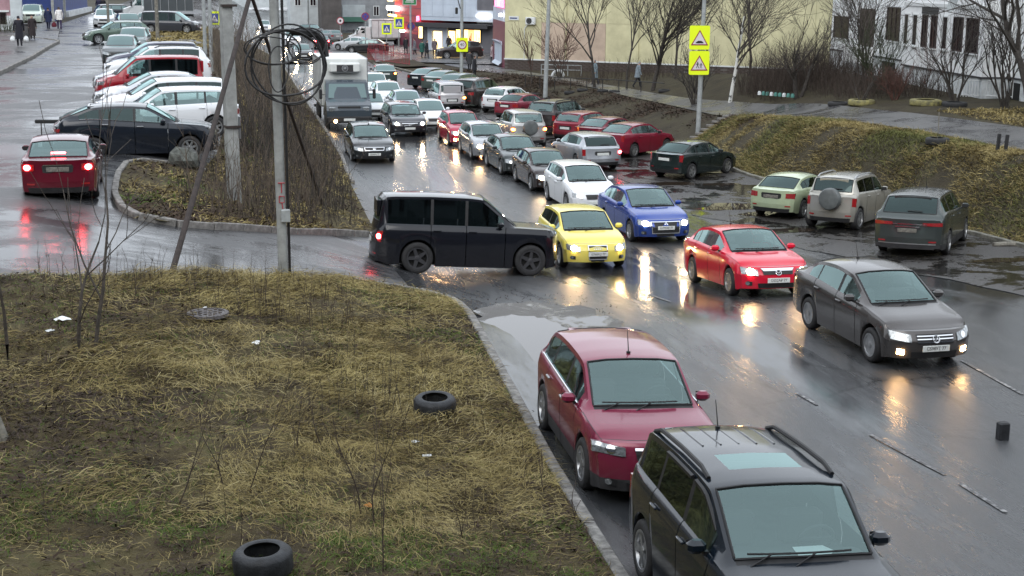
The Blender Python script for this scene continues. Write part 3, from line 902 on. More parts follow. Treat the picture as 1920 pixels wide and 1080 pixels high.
# ---------------------------------------------------------------- ground materials
def asphalt(name, c0, c1, r0, r1, pscale=.35, stretch=(1, 1, 1), lo=.42, hi=.58, bump=.25):
    m = bpy.data.materials.new(name); m.use_nodes = True
    nt = m.node_tree; N = nt.nodes; L = nt.links; b = N["Principled BSDF"]
    tc = N.new("ShaderNodeTexCoord"); mp = N.new("ShaderNodeMapping"); mp.inputs["Scale"].default_value = stretch
    L.new(tc.outputs["Object"], mp.inputs[0])
    big = N.new("ShaderNodeTexNoise"); big.inputs["Scale"].default_value = pscale; big.inputs["Detail"].default_value = 9; big.inputs["Roughness"].default_value = .62; big.inputs["Distortion"].default_value = .6
    L.new(mp.outputs[0], big.inputs["Vector"])
    fine = N.new("ShaderNodeTexNoise"); fine.inputs["Scale"].default_value = 55; fine.inputs["Detail"].default_value = 3
    L.new(tc.outputs["Object"], fine.inputs["Vector"])
    mid = N.new("ShaderNodeTexNoise"); mid.inputs["Scale"].default_value = 6; mid.inputs["Detail"].default_value = 6; mid.inputs["Roughness"].default_value = .7
    L.new(mp.outputs[0], mid.inputs["Vector"])
    ad = N.new("ShaderNodeMath"); ad.operation = 'MULTIPLY_ADD'; ad.inputs[1].default_value = .25; L.new(mid.outputs["Fac"], ad.inputs[0])
    sb = N.new("ShaderNodeMath"); sb.operation = 'SUBTRACT'; sb.inputs[1].default_value = .125; L.new(big.outputs["Fac"], sb.inputs[0]); L.new(sb.outputs[0], ad.inputs[2])
    rr = N.new("ShaderNodeMapRange"); rr.interpolation_type = 'SMOOTHSTEP'
    rr.inputs[1].default_value = lo; rr.inputs[2].default_value = hi; rr.inputs[3].default_value = 0; rr.inputs[4].default_value = 1
    L.new(ad.outputs[0], rr.inputs[0])
    # crazed cracks in the worn places
    dv = N.new("ShaderNodeTexNoise"); dv.inputs["Scale"].default_value = 1.3; dv.inputs["Detail"].default_value = 4; L.new(tc.outputs["Object"], dv.inputs["Vector"])
    dm = N.new("ShaderNodeMix"); dm.data_type = 'RGBA'; dm.inputs[0].default_value = .35; L.new(tc.outputs["Object"], dm.inputs[6]); L.new(dv.outputs["Color"], dm.inputs[7])
    vo = N.new("ShaderNodeTexVoronoi"); vo.feature = 'DISTANCE_TO_EDGE'; vo.inputs["Scale"].default_value = .75; L.new(dm.outputs[2], vo.inputs["Vector"])
    ck = N.new("ShaderNodeMapRange"); ck.inputs[1].default_value = .006; ck.inputs[2].default_value = .022; ck.inputs[3].default_value = 0.; ck.inputs[4].default_value = 1; L.new(vo.outputs["Distance"], ck.inputs[0])
    cm = N.new("ShaderNodeTexNoise"); cm.inputs["Scale"].default_value = .11; cm.inputs["Detail"].default_value = 3; L.new(tc.outputs["Object"], cm.inputs["Vector"])
    c2_ = N.new("ShaderNodeMapRange"); c2_.inputs[1].default_value = .50; c2_.inputs[2].default_value = .60; c2_.inputs[3].default_value = 1; c2_.inputs[4].default_value = .45; L.new(cm.outputs["Fac"], c2_.inputs[0])
    ckm = N.new("ShaderNodeMath"); ckm.operation = 'MAXIMUM'; L.new(ck.outputs[0], ckm.inputs[0]); L.new(c2_.outputs[0], ckm.inputs[1])
    ro = N.new("ShaderNodeMapRange"); ro.inputs[3].default_value = r0; ro.inputs[4].default_value = r1; L.new(rr.outputs[0], ro.inputs[0]); L.new(ro.outputs[0], b.inputs["Roughness"])
    mx = N.new("ShaderNodeMix"); mx.data_type = 'RGBA'; mx.inputs[6].default_value = (*c0, 1); mx.inputs[7].default_value = (*c1, 1); L.new(rr.outputs[0], mx.inputs[0])
    fm = N.new("ShaderNodeMapRange"); fm.inputs[1].default_value = .3; fm.inputs[2].default_value = .7; fm.inputs[3].default_value = .65; fm.inputs[4].default_value = 1.35; L.new(fine.outputs["Fac"], fm.inputs[0])
    mu = N.new("ShaderNodeMix"); mu.data_type = 'RGBA'; mu.blend_type = 'MULTIPLY'; mu.inputs[0].default_value = 1; L.new(mx.outputs[2], mu.inputs[6]); L.new(fm.outputs[0], mu.inputs[7])
    cmu = N.new("ShaderNodeMix"); cmu.data_type = 'RGBA'; cmu.blend_type = 'MULTIPLY'; cmu.inputs[0].default_value = 1; L.new(mu.outputs[2], cmu.inputs[6]); L.new(ckm.outputs[0], cmu.inputs[7])
    L.new(cmu.outputs[2], b.inputs["Base Color"])
    st = N.new("ShaderNodeMath"); st.operation = 'MULTIPLY'; st.inputs[1].default_value = bump; L.new(rr.outputs[0], st.inputs[0])
    st2 = N.new("ShaderNodeMath"); st2.operation = 'ADD'; st2.inputs[1].default_value = .02; L.new(st.outputs[0], st2.inputs[0])
    hs = N.new("ShaderNodeMath"); hs.operation = 'MULTIPLY_ADD'; hs.inputs[1].default_value = 1.5; L.new(mid.outputs["Fac"], hs.inputs[0]); L.new(fine.outputs["Fac"], hs.inputs[2])
    bp = N.new("ShaderNodeBump"); bp.inputs["Distance"].default_value = .02; L.new(st2.outputs[0], bp.inputs["Strength"]); L.new(hs.outputs[0], bp.inputs["Height"])
    L.new(bp.outputs["Normal"], b.inputs["Normal"])
    return m

def soil(name, cols, scale=1.2, rough=.9, bump=.8, bscale=14):
    m = bpy.data.materials.new(name); m.use_nodes = True
    nt = m.node_tree; N = nt.nodes; L = nt.links; b = N["Principled BSDF"]; b.inputs["Roughness"].default_value = rough
    b.inputs["Specular IOR Level"].default_value = .25
    tc = N.new("ShaderNodeTexCoord")
    nz = N.new("ShaderNodeTexNoise"); nz.inputs["Scale"].default_value = scale; nz.inputs["Detail"].default_value = 10; nz.inputs["Roughness"].default_value = .72
    L.new(tc.outputs["Object"], nz.inputs["Vector"])
    rp = N.new("ShaderNodeValToRGB"); L.new(nz.outputs["Fac"], rp.inputs["Fac"])
    e = rp.color_ramp.elements
    while len(e) < len(cols): e.new(.5)
    for i, c in enumerate(cols):
        e[i].position = .3 + .4 * i / (len(cols) - 1); e[i].color = (*c, 1)
    L.new(rp.outputs["Color"], b.inputs["Base Color"])
    n2 = N.new("ShaderNodeTexNoise"); n2.inputs["Scale"].default_value = bscale; n2.inputs["Detail"].default_value = 5; L.new(tc.outputs["Object"], n2.inputs["Vector"])
    bp = N.new("ShaderNodeBump"); bp.inputs["Strength"].default_value = bump; bp.inputs["Distance"].default_value = .05; L.new(n2.outputs["Fac"], bp.inputs["Height"]); L.new(bp.outputs["Normal"], b.inputs["Normal"])
    return m

M['road'] = asphalt("wet_asphalt", (.026, .028, .031), (.060, .062, .065), .13, .38, .30, (1, .16, 1), .38, .62, .45)
M['side'] = asphalt("old_wet_asphalt", (.034, .035, .038), (.070, .070, .072), .17, .44, .45, (.55, 1, 1), .40, .60, .5)
M['bay'] = asphalt("broken_wet_asphalt", (.020, .019, .018), (.045, .042, .040), .04, .45, .55, (1, .8, 1), .44, .54, .8)
M['pave'] = asphalt("pavement_asphalt", (.06, .06, .062), (.10, .098, .096), .22, .5, .4, (1, 1, 1), .4, .6, .3)
M['kerb'] = mat("kerb_concrete", (.18, .172, .16), .75, noise=.45, nscale=5, bump=.5, bscale=22)
M['kerbmid'] = mat('worn_kerb_concrete', (.17, .165, .155), .8, noise=.5, nscale=6, bump=.6, bscale=20)
M['kerbdark'] = mat("mossy_kerb_concrete", (.16, .155, .13), .8, noise=.5, nscale=4, bump=.5, bscale=20)
M['soil'] = soil("lawn_soil", [(.024, .018, .011), (.058, .044, .022), (.10, .082, .038), (.055, .060, .018)], 1.3, .9, 1.0, 30)
M['bank'] = soil("bank_soil", [(.022, .018, .012), (.045, .037, .022), (.060, .055, .028)], .8)
M['mud'] = soil("wet_mud", [(.020, .016, .013), (.045, .038, .030), (.07, .06, .05)], 1.4, .45, .5)
M['mudfilm'] = asphalt('muddy_wet_asphalt', (.040, .034, .028), (.055, .048, .042), .06, .40, 1.2, (1, 1, 1), .40, .55, .6)
M['far_ground'] = soil("far_ground", [(.03, .028, .022), (.06, .055, .04), (.08, .075, .05)], .15, .9, .2)
M['mudwater'] = mat('muddy_water', (.095, .070, .052), .03, spec=.5, noise=.25, nscale=1.5, bump=.02, bscale=3)
M['water'] = mat("puddle_water", (.035, .026, .019), .015, spec=.62, bump=.008, bscale=1.5)

def strip(name, left, right, m, off=0., nu=8, step=1.0, kind='structure', par=None, zfun=None):
    """sheet between two edge lines given as (x,y) lists, draped on the terrain"""
    def res(p):
        p = np.array(p, float)
        d = np.r_[0, np.cumsum(np.hypot(*np.diff(p, axis=0).T))]
        return lambda t: np.c_[np.interp(t * d[-1], d, p[:, 0]), np.interp(t * d[-1], d, p[:, 1])]
    a, b = res(left), res(right)
    n = max(2, int(max(np.hypot(*np.diff(np.array(left, float), axis=0).T).sum(), np.hypot(*np.diff(np.array(right, float), axis=0).T).sum()) / step))
    t = np.linspace(0, 1, n + 1)
    A, B = a(t), b(t)
    u = np.linspace(0, 1, nu + 1)[None, :, None]
    P = A[:, None, :] * (1 - u) + B[:, None, :] * u
    z = (Zf if zfun is None else zfun)(P[..., 0], P[..., 1]) + off
    V = np.concatenate([P, z[..., None]], -1).reshape(-1, 3)
    i, j = np.meshgrid(np.arange(n), np.arange(nu), indexing='ij')
    q = i * (nu + 1) + j
    F = np.stack([q, q + 1, q + nu + 2, q + nu + 1], -1).reshape(-1, 4)
    o = np_mesh(name, V, F, m, par, True)
    if kind: o["kind"] = kind
    return o

def rect(name, x0, x1, y0, y1, m, off, step, kind='structure', zfun=None):
    ys = [y0, y1]
    return strip(name, [(x0, y0), (x0, y1)], [(x1, y0), (x1, y1)], m, off, max(2, int((x1 - x0) / step)), step, kind, None, zfun)

def vnoise(x, y, sc, seed=0):
    """cheap smooth value noise in 0..1"""
    r = np.random.RandomState(seed); T = r.rand(64, 64)
    X, Y = x * sc, y * sc
    xi, yi = np.floor(X).astype(int), np.floor(Y).astype(int)
    fx, fy = X - xi, Y - yi
    fx, fy = fx * fx * (3 - 2 * fx), fy * fy * (3 - 2 * fy)
    g = lambda a, b: T[a % 64, b % 64]
    return (g(xi, yi) * (1 - fx) + g(xi + 1, yi) * fx) * (1 - fy) + (g(xi, yi + 1) * (1 - fx) + g(xi + 1, yi + 1) * fx) * fy

# far ground under everything
rect('ground', -260, 320, -10, 900, M['far_ground'], -.4, 6.0, zfun=lambda x, y: np.minimum(Zf(x, y), np.minimum(np.minimum(Zf(x - 6, y), Zf(x + 6, y)), np.minimum(Zf(x - 3, y + 6), Zf(x + 3, y - 6)))))
# carriageway and the upper street on the left
Zr = lambda x, y: Zf(np.minimum(x, np.interp(y, FOOT_Y, FOOT_X)), y)
rect('road', 3.9, 26, -6, 132, M['road'], 0, .75, zfun=Zr)
rect('far_road', -14.0, 20, 132, 420, M['road'], .0, 3.0, zfun=lambda x, y: Zf(np.minimum(x, 26), y) * (np.minimum(x, 5) < 5))
rect('side_street', -15, 3.9, 22, 132, M['side'], .0, .7)
# parking bay along the foot of the bank
by = np.arange(24, 105, .6)
by_l = np.interp(by, [24, 30, 38.6, 41, 48, 55, 60, 68, 78, 85, 95, 105], [17.6, 17.2, 16.4, 16.2, 15.8, 15.3, 15.0, 14.6, 14.2, 14.0, 13.9, 13.8]) + .9 * (vnoise(by, by * 0, .35, 77) - .5) + .7 * (vnoise(by, by * 0, 1.3, 78) - .5)
strip('parking_bay', [(x, y) for x, y in zip(by_l, by)],
      [(np.interp(y, FOOT_Y, FOOT_X) - .12, y) for y in by], M['bay'], .012, 12, .75, zfun=Zr)

# lawn in front: edge line along the side street, rounded corner, then the kerb of the main road
LAWN_E = [(-16, 24.5), (-9, 26.0), (-4.2, 27.15), (-2.85, 27.5), (-1.42, 28.2), (-.1, 28.9), (1.33, 29.9), (2.13, 30.25), (2.96, 30.53), (3.7, 30.68), (4.25, 30.62), (4.56, 30.2), (4.63, 29.2)]
KX_Y, KX_X = [-10, 5, 14.1, 16.3, 19.3, 23.8, 28.5, 31], [3.7, 3.9, 4.06, 4.13, 4.23, 4.42, 4.62, 4.64]
def kerb_x(y): return float(np.interp(y, KX_Y, KX_X))
lx = np.array([p[0] for p in LAWN_E[:-1]]); ly = np.array([p[1] for p in LAWN_E[:-1]])
xs = np.r_[np.arange(-16, 3.6, .45), 3.75, 3.9, 4.05, 4.2, 4.35, 4.5]
def lawn_z(x, y):
    x = np.asarray(x, float); y = np.asarray(y, float)
    w = np.clip((np.interp(y, KX_Y, KX_X) - x) / 1.2, 0, 1)
    return Zf(x, y) + .10 + w * (.06 * np.sin(x * 1.7 + y * .9) * np.sin(y * 1.3 - x * .6) + .05 * np.sin(x * 4.1 - y * 2.3) * np.sin(y * 3.7 + x * 1.9))
strip('lawn', [(x - .62 * max(0, min(1, (x + 1) / 5.5)), 4.0) for x in xs], [(x, np.interp(x, lx, ly) - .1) for x in xs], M['soil'], 0, 110, .28, zfun=lawn_z)
# median bank between the streets
ML_Y = [34.15, 34.5, 35.4, 37.2, 40, 42.5, 43.2, 43.6, 43.8, 46.8, 54, 62, 70, 81, 132]; ML_X = [-1.7, -2.2, -2.6, -2.82, -2.94, -2.92, -2.5, -1.6, -.8, -.4, -.2, -.6, -1.0, -1.3, -1.6]
MR_Y = [34.15, 34.7, 36.7, 40.2, 41.5, 52, 61, 132]; MR_X = [-1.6, -.7, 1.25, 3.65, 4.1, 4.25, 4.6, 4.6]
my = np.r_[34.15, 34.35, 34.7, 35.1, 35.5, 36.1, np.arange(36.7, 42.5, .6), 42.8, 43.2, 43.6, 43.8, np.arange(45, 132, 1.2), 132]
strip('median_bank', [(np.interp(y, ML_Y, ML_X), y) for y in my], [(np.interp(y, MR_Y, MR_X), y) for y in my], M['soil'], .10, 14, .8)
# right bank and the upper ground behind it
ry = np.r_[np.arange(14, 132, 1.5), 150, 200]
strip('right_bank', [(np.interp(y, FOOT_Y, FOOT_X), y) for y in ry], [(np.interp(y, FOOT_Y, FOOT_X) + 6.5, y) for y in ry], M['bank'], .03, 16, 1.5)
strip('upper_ground', [(np.interp(y, FOOT_Y, FOOT_X) + 6.4, y) for y in ry], [(75, y) for y in ry], M['bank'], .02, 30, 1.5)
# upper path along the houses and its narrow continuation to the shop
strip('upper_path', [(26.6, 38), (26.0, 43.3), (25.6, 50), (25.2, 57.3), (24.6, 63.0), (24.3, 68), (24.3, 80), (24.0, 93.4), (22.3, 104), (20.0, 114), (18.6, 124), (19.0, 136)],
      [(31.0, 38), (29.6, 46), (29.2, 50), (28.2, 58.7), (28.0, 66), (27.2, 72), (26.4, 80), (25.9, 93), (24.6, 104), (23.2, 113.5), (22.4, 124), (24.0, 136)], M['pave'], .075, 6, .9)
strip('left_pavement', [(-40, 56), (-40, 82), (-40, 110), (-40, 132)], [(-10.65, 56), (-10.5, 82), (-10.7, 98), (-14, 132)], M['pave'], .13, 24, 2.0)
strip('shop_forecourt', [(13.2, 131), (14.4, 150), (15.2, 175)], [(30, 118.5), (34, 150), (34, 175)], M['pave'], .16, 10, 2.0)
strip('grass_island', [(13.1, 131.2), (14.55, 124)], [(16.6, 135), (16.8, 121.5)], M['bank'], .20, 6, 1.0)

# kerbs made of single stones
def kerb(pts, m, w=.16, h=.14, stone=1.0, max_d=999, off=0., name='kerb', zfun=zf):
    k = bpy.data.objects.new(name, None); link(k); k["kind"] = 'structure'
    pts = [Vector((p[0], p[1])) for p in pts]
    d = [0]
    for a, b in zip(pts, pts[1:]): d.append(d[-1] + (b - a).length)
    def at(t):
        t = max(0, min(d[-1], t))
        for i in range(len(pts) - 1):
            if t <= d[i + 1] + 1e-9:
                f = (t - d[i]) / max(1e-9, d[i + 1] - d[i]); return pts[i].lerp(pts[i + 1], f)
        return pts[-1]
    n = int(d[-1] / stone)
    mb = MB(); mb.rbox(-.5, .5, -w / 2, w / 2, -.22, 0, .018)
    me = mb.mesh('kerb_stone', m)
    for i in range(n):
        a, b = at(i * stone), at((i + 1) * stone)
        za, zb_ = zfun(a.x, a.y), zfun(b.x, b.y)
        v = Vector((b.x - a.x, b.y - a.y, zb_ - za))
        o = bpy.data.objects.new('kerb_stone', me); link(o, k)
        o.location = ((a.x + b.x) / 2, (a.y + b.y) / 2, (za + zb_) / 2 + h + off + RNG.uniform(-.012, .012))
        o.scale = ((v.length - .014), 1, 1)
        o.rotation_euler = (RNG.uniform(-.03, .03), -math.asin(v.z / v.length) if v.length else 0, math.atan2(v.y, v.x) + RNG.uniform(-.008, .008))
    return k
kerb([(kerb_x(y), y) for y in np.arange(7, 29.3, .5)] + LAWN_E[::-1][0:6], M['kerbmid'])
kerb([(x, y) for x, y in LAWN_E[::-1][5:]], M['kerbdark'], h=.09)
mk = [(-.7, 43.75), (-1.6, 43.6), (-2.5, 43.2), (-2.9, 42.5), (-3.0, 40), (-2.88, 37.2), (-2.66, 35.4), (-2.25, 34.45), (-1.7, 34.1), (-.7, 34.62), (1.25, 36.65), (3.65, 40.1), (4.05, 41.3)]
kerb(mk, M['kerb'], h=.16)
kerb([(4.42, 53), (4.45, 56), (4.7, 62), (4.75, 70), (4.75, 85), (4.7, 110), (4.6, 130)], M['kerb'], stone=1.5)
kerb([(np.interp(y, FOOT_Y, FOOT_X) - .08, y) for y in np.arange(20, 62, 1.0)], M['kerbdark'], h=.12, stone=1.2, zfun=lambda x, y: float(Zn(y)))
kerb([(-10.7, 55), (-10.6, 70.2), (-10.45, 83), (-10.7, 99)], M['kerb'], h=.18, stone=1.5)
kerb([(-10.7, 99), (-12.8, 104), (-17, 108)], M['kerb'], h=.18, stone=1.5)
kerb([(12.95, 131.2), (14.3, 123.8), (15.3, 116), (17.8, 108.3), (19.8, 96)], M['kerbdark'], h=.14, stone=1.6, zfun=lambda x, y: float(Zn(y)))

# puddles
def puddle(pts, z=.006, name='puddle', sub=3, jit=.08, zfun=None):
    p = [Vector((x, y)) for x, y in pts]
    out = []
    for i in range(len(p)):
        a, b = p[i], p[(i + 1) % len(p)]
        for k in range(sub):
            q = a.lerp(b, k / sub)
            if k: q += Vector((RNG.uniform(-jit, jit), RNG.uniform(-jit, jit)))
            out.append(q)
    c = sum(out, Vector((0, 0))) / len(out)
    hz = (lambda q: z) if zfun is None else (lambda q: float(zfun(q.y)) + z)
    o = MB().add([(q.x, q.y, hz(q)) for q in out] + [(c.x, c.y, hz(c) + .003)], [(i, (i + 1) % len(out), len(out)) for i in range(len(out))]).build(name, M['water'])
    o["kind"] = 'structure'
    return o
puddle([(4.2, 17.2), (4.3, 20), (4.4, 23), (4.52, 26.4), (4.9, 27.5), (5.5, 27.9), (6.1, 27.5), (6.5, 26.2), (6.35, 24.6), (5.9, 23.2), (6.2, 21.5), (5.8, 19.5), (5.6, 17.4)], 1.112, sub=5)
o_ = puddle([(4.2, 16.5), (4.3, 20), (4.4, 23), (4.55, 27.2), (5.0, 28.6), (6.0, 29.0), (7.2, 28.3), (7.6, 26.3), (7.0, 24.2), (6.5, 22.8), (6.8, 21), (6.2, 19), (6.0, 16.8)], 1.108, 'mud_film', 6, .16); o_.data.materials[0] = M['mudfilm']
puddle([(4.08, 9), (4.12, 13), (4.18, 16.6), (5.0, 16.8), (5.5, 15.5), (5.3, 13), (5.6, 9)], .016, sub=4, zfun=Zn).data.materials[0] = M['mudwater']
for c, rx, ry_ in (((17.0, 47.4), 1.5, 1.0), ((17.9, 45.7), 1.3, .6), ((16.9, 53.2), 1.0, .5), ((18.6, 52.8), .9, .4), ((16.2, 57.2), 1.1, .4), ((17.3, 42.2), 1.0, .4), ((15.2, 73), .8, .9), ((20.6, 35.2), 1.2, .5), ((17.0, 67.5), .8, .6), ((5.0, 57.5), .3, 1.8), ((5.0, 52.0), .4, 1.2)):
    puddle([(c[0] + rx * math.cos(a) * RNG.uniform(.7, 1.2), c[1] + ry_ * math.sin(a) * RNG.uniform(.7, 1.2)) for a in np.linspace(0, 2 * math.pi, 9)[:-1]], .018, sub=3, jit=.06, zfun=Zn)

# worn lane paint
M['line'] = mat("worn_road_paint", (.30, .30, .30), .5, col2=(.045, .047, .05), nscale=11, lo=.47, hi=.62)
def line(a, b, w=.065, name='lane_line'):
    a, b = Vector(a), Vector(b); n = Vector((-(b - a).y, (b - a).x)).normalized() * w / 2
    v, f = [], []
    for k in range(5):
        p = a.lerp(b, k / 4)
        for q in (p - n, p + n): v.append((q.x, q.y, float(Zn(q.y)) + .012))
        if k: f.append((2 * k - 2, 2 * k, 2 * k + 1, 2 * k - 1))
    o = MB().add(v, f).build(name, M['line']); o["kind"] = 'structure'
line((12.83, 23.1), (12.77, 20.9)); line((12.76, 20.3), (12.7, 18)); line((9.33, 19.3), (9.56, 17.4), .07); line((9.57, 17.0), (9.56, 15.8), .07)
line((9.08, 21.6), (9.15, 20.9), .06); line((9.3, 31), (9.35, 29.5), .06)

# ---------------------------------------------------------------- grass and litter
def blade_mat(name, cols, scale, rough=.75):
    m = bpy.data.materials.new(name); m.use_nodes = True
    nt = m.node_tree; N = nt.nodes; L = nt.links; b = N["Principled BSDF"]; b.inputs["Roughness"].default_value = rough; b.inputs["Specular IOR Level"].default_value = .3
    ge = N.new("ShaderNodeNewGeometry"); tc = N.new("ShaderNodeTexCoord")
    nz = N.new("ShaderNodeTexNoise"); nz.inputs["Scale"].default_value = scale; nz.inputs["Detail"].default_value = 5; L.new(tc.outputs["Object"], nz.inputs["Vector"])
    mu = N.new("ShaderNodeMath"); mu.operation = 'MULTIPLY_ADD'; mu.inputs[1].default_value = .45; L.new(ge.outputs["Random Per Island"], mu.inputs[0])
    s2 = N.new("ShaderNodeMath"); s2.operation = 'MULTIPLY_ADD'; s2.inputs[1].default_value = 1.4; s2.inputs[2].default_value = -.42; L.new(nz.outputs["Fac"], s2.inputs[0]); L.new(s2.outputs[0], mu.inputs[2])
    rp = N.new("ShaderNodeValToRGB"); L.new(mu.outputs[0], rp.inputs["Fac"])
    e = rp.color_ramp.elements
    while len(e) < len(cols): e.new(.5)
    for i, c in enumerate(cols): e[i].position = .12 + .76 * i / (len(cols) - 1); e[i].color = (*c, 1)
    L.new(rp.outputs["Color"], b.inputs["Base Color"])
    return m

def blades(name, x, y, z, length, width, lie, m, label=None, curl=.5, ang=None):
    """bent leaf strips: lie 0 upright .. 1 flat on the ground"""
    n = len(x)
    a = NR.uniform(0, 2 * np.pi, n) if ang is None else ang + NR.normal(0, .7, n)
    el = (1 - lie) * np.pi / 2 * NR.uniform(.5, 1.0, n) + .05
    el = np.clip(el, .03, 1.5)
    d0 = np.c_[np.cos(a) * np.cos(el), np.sin(a) * np.cos(el), np.sin(el)]
    a2 = a + NR.normal(0, curl, n)
    el2 = el - NR.uniform(.25, .9, n)
    el2 = np.maximum(el2, -.25)
    d1 = np.c_[np.cos(a2) * np.cos(el2), np.sin(a2) * np.cos(el2), np.sin(el2)]
    p0 = np.c_[x, y, z]
    p1 = p0 + d0 * (length * .5)[:, None]
    p2 = p1 + d1 * (length * .5)[:, None]
    wv = np.c_[-np.sin(a), np.cos(a), NR.normal(0, .5, n)] * (width * .5)[:, None]
    V = np.stack([p0 - wv, p0 + wv, p1 - wv * .8, p1 + wv * .8, p2 - wv * .2, p2 + wv * .2], 1).reshape(-1, 3)
    b = np.arange(n)[:, None] * 6
    F = np.concatenate([b + [0, 1, 3, 2], b + [2, 3, 5, 4]], 0)
    o = np_mesh(name, V, F, m)
    o["kind"] = 'stuff'
    return o

def lawn_pts(n, x0=-9, x1=4.6, y0=10.8, y1=30.7, bias=1.3):
    y = y0 + (y1 - y0) * NR.rand(n) ** bias
    x = x0 + (x1 - x0) * NR.rand(n)
    edge = np.interp(x, lx, ly) - .12
    # only the wedge the camera could see (with a margin)
    k = (y < edge) & (x > -4.6 - (y - 12) * .16) & (x < np.interp(y, KX_Y, KX_X) - .1)
    return x[k], y[k]

M['straw'] = blade_mat("straw_grass", [(.046, .031, .013), (.145, .108, .036), (.28, .222, .086), (.38, .315, .145)], 1.1)
M['gold'] = blade_mat("golden_straw", [(.15, .115, .038), (.27, .215, .074), (.38, .315, .13)], 1.6)
M['pale'] = blade_mat("pale_straw", [(.20, .16, .068), (.33, .275, .125), (.42, .36, .19)], 1.8)
M['green'] = blade_mat("green_grass", [(.038, .056, .010), (.075, .125, .015), (.12, .175, .032)], 1.3)
M['olive'] = blade_mat("olive_grass", [(.050, .052, .015), (.105, .112, .028), (.16, .158, .05)], 1.0)
M['brown'] = blade_mat("brown_litter", [(.020, .013, .009), (.045, .028, .018), (.075, .05, .032)], 1.3)

def lawn_grass():
    def sc(y): return .55 + .45 * (y - 11) / 19        # nearer blades are built finer
    # matted olive-yellow straw over the middle
    x, y = lawn_pts(330000)
    g = vnoise(x, y, .42, 3) * .5 + vnoise(x, y, 1.3, 4) * .5
    dens = np.clip((g - .22) * 2.4, .06, 1) * np.clip(1.25 - np.abs(x - 1.0) / 5.6, .18, 1) * np.clip((y - 14.2) / 2.5, .10, 1)
    k = NR.rand(len(x)) < dens; x, y = x[k], y[k]
    fl = vnoise(x, y, .55, 9) * 9.0
    n = len(x)
    blades('straw_grass', x, y, lawn_z(x, y) + NR.uniform(.0, .09, n), NR.uniform(.12, .42, n) * sc(y), NR.uniform(.004, .009, n) * sc(y) * 1.2, np.clip(NR.normal(.80, .17, n), .15, 1), M['straw'], ang=fl, curl=.9)
    x, y = lawn_pts(120000)
    g = vnoise(x, y, .5, 13) * .6 + vnoise(x, y, 1.6, 14) * .4
    dens = np.clip((g - .42) * 3, 0, 1) * np.clip(1.2 - np.abs(x - 1.4) / 3.6, 0, 1) * np.clip((y - 15.5) / 2.5, 0, 1)
    k = NR.rand(len(x)) < dens; x, y = x[k], y[k]; n = len(x)
    blades('golden_grass', x, y, lawn_z(x, y) + NR.uniform(.04, .14, n), NR.uniform(.16, .5, n) * sc(y), NR.uniform(.004, .008, n) * sc(y) * 1.2, np.clip(NR.normal(.84, .15, n), .15, 1), M['gold'], ang=vnoise(x, y, .6, 21) * 9, curl=.9)
    # longer bright strands thrown over the mat
    x, y = lawn_pts(26000)
    g = vnoise(x, y, .7, 23)
    dens = np.clip((g - .35) * 2.5, 0, 1) * np.clip(1.2 - np.abs(x - 1.0) / 5.0, .1, 1) * np.clip((y - 14.5) / 3, .05, 1)
    k = NR.rand(len(x)) < dens; x, y = x[k], y[k]; n = len(x)
    blades('long_straw', x, y, lawn_z(x, y) + NR.uniform(.05, .13, n), NR.uniform(.2, .55, n) * sc(y), NR.uniform(.004, .008, n), np.clip(NR.normal(.82, .2, n), .1, 1), M['pale'], ang=vnoise(x, y, .5, 25) * 9, curl=1.0)
    # brown leaves and dead stalk litter
    x, y = lawn_pts(150000)
    g = vnoise(x, y, .45, 31)
    dens = np.clip(.45 + (g - .5) * 1.6, .15, 1) * np.clip(.5 + np.abs(x - 1.5) / 5 + np.clip((17.8 - y) / 5, 0, .7), 0, 1)
    k = NR.rand(len(x)) < dens; x, y = x[k], y[k]; n = len(x)
    blades('dead_leaves', x, y, lawn_z(x, y) + NR.uniform(.0, .05, n), NR.uniform(.03, .14, n), NR.uniform(.010, .030, n), np.clip(NR.normal(.8, .2, n), .1, 1), M['brown'])
    # green tufts, thickest near the camera and along the kerb
    x, y = lawn_pts(300000)
    g = vnoise(x, y, .6, 41) * .55 + vnoise(x, y, 1.7, 42) * .45
    dens = np.clip((g - .40) * 5, 0, 1) * np.clip(.25 + np.clip((17.6 - y) / 2.4, 0, .9) + np.clip((x - 2.2) / 2.4, 0, .5), 0, 1)
    k = NR.rand(len(x)) < dens; x, y = x[k], y[k]; n = len(x)
    blades('green_grass', x, y, lawn_z(x, y), NR.uniform(.04, .14, n), NR.uniform(.004, .010, n), np.clip(NR.normal(.5, .22, n), 0, 1), M['green'])
lawn_grass()

def patch_grass(name, n, fx, fy, dens, zfun, ln, wd, lie, m):
    u, v = NR.rand(n), NR.rand(n)
    y = fy[0] + (fy[1] - fy[0]) * v
    x = fx(y)[0] + (fx(y)[1] - fx(y)[0]) * u
    k = NR.rand(n) < dens(x, y, u); x, y = x[k], y[k]; n = len(x)
    return blades(name, x, y, zfun(x, y), NR.uniform(ln * .5, ln * 1.4, n), NR.uniform(wd * .6, wd * 1.4, n), np.clip(NR.normal(lie, .2, n), 0, 1), m)
bx = lambda y: (np.interp(y, FOOT_Y, FOOT_X) + .05, np.interp(y, FOOT_Y, FOOT_X) + 4.6)
bz = lambda x, y: Zf(x, y) + .03
inpath = lambda x, y: (x < np.interp(y, [38, 43.3, 50, 57.3, 63, 68, 93], [26.6, 26.0, 25.6, 25.2, 24.6, 24.3, 24.0]) - .05)
patch_grass('bank_straw', 120000, bx, (30, 66.5), lambda x, y, u: np.clip((vnoise(x, y, .9, 51) - .22) * 2.2, 0, 1) * inpath(x, y), bz, .25, .014, .7, M['straw'])
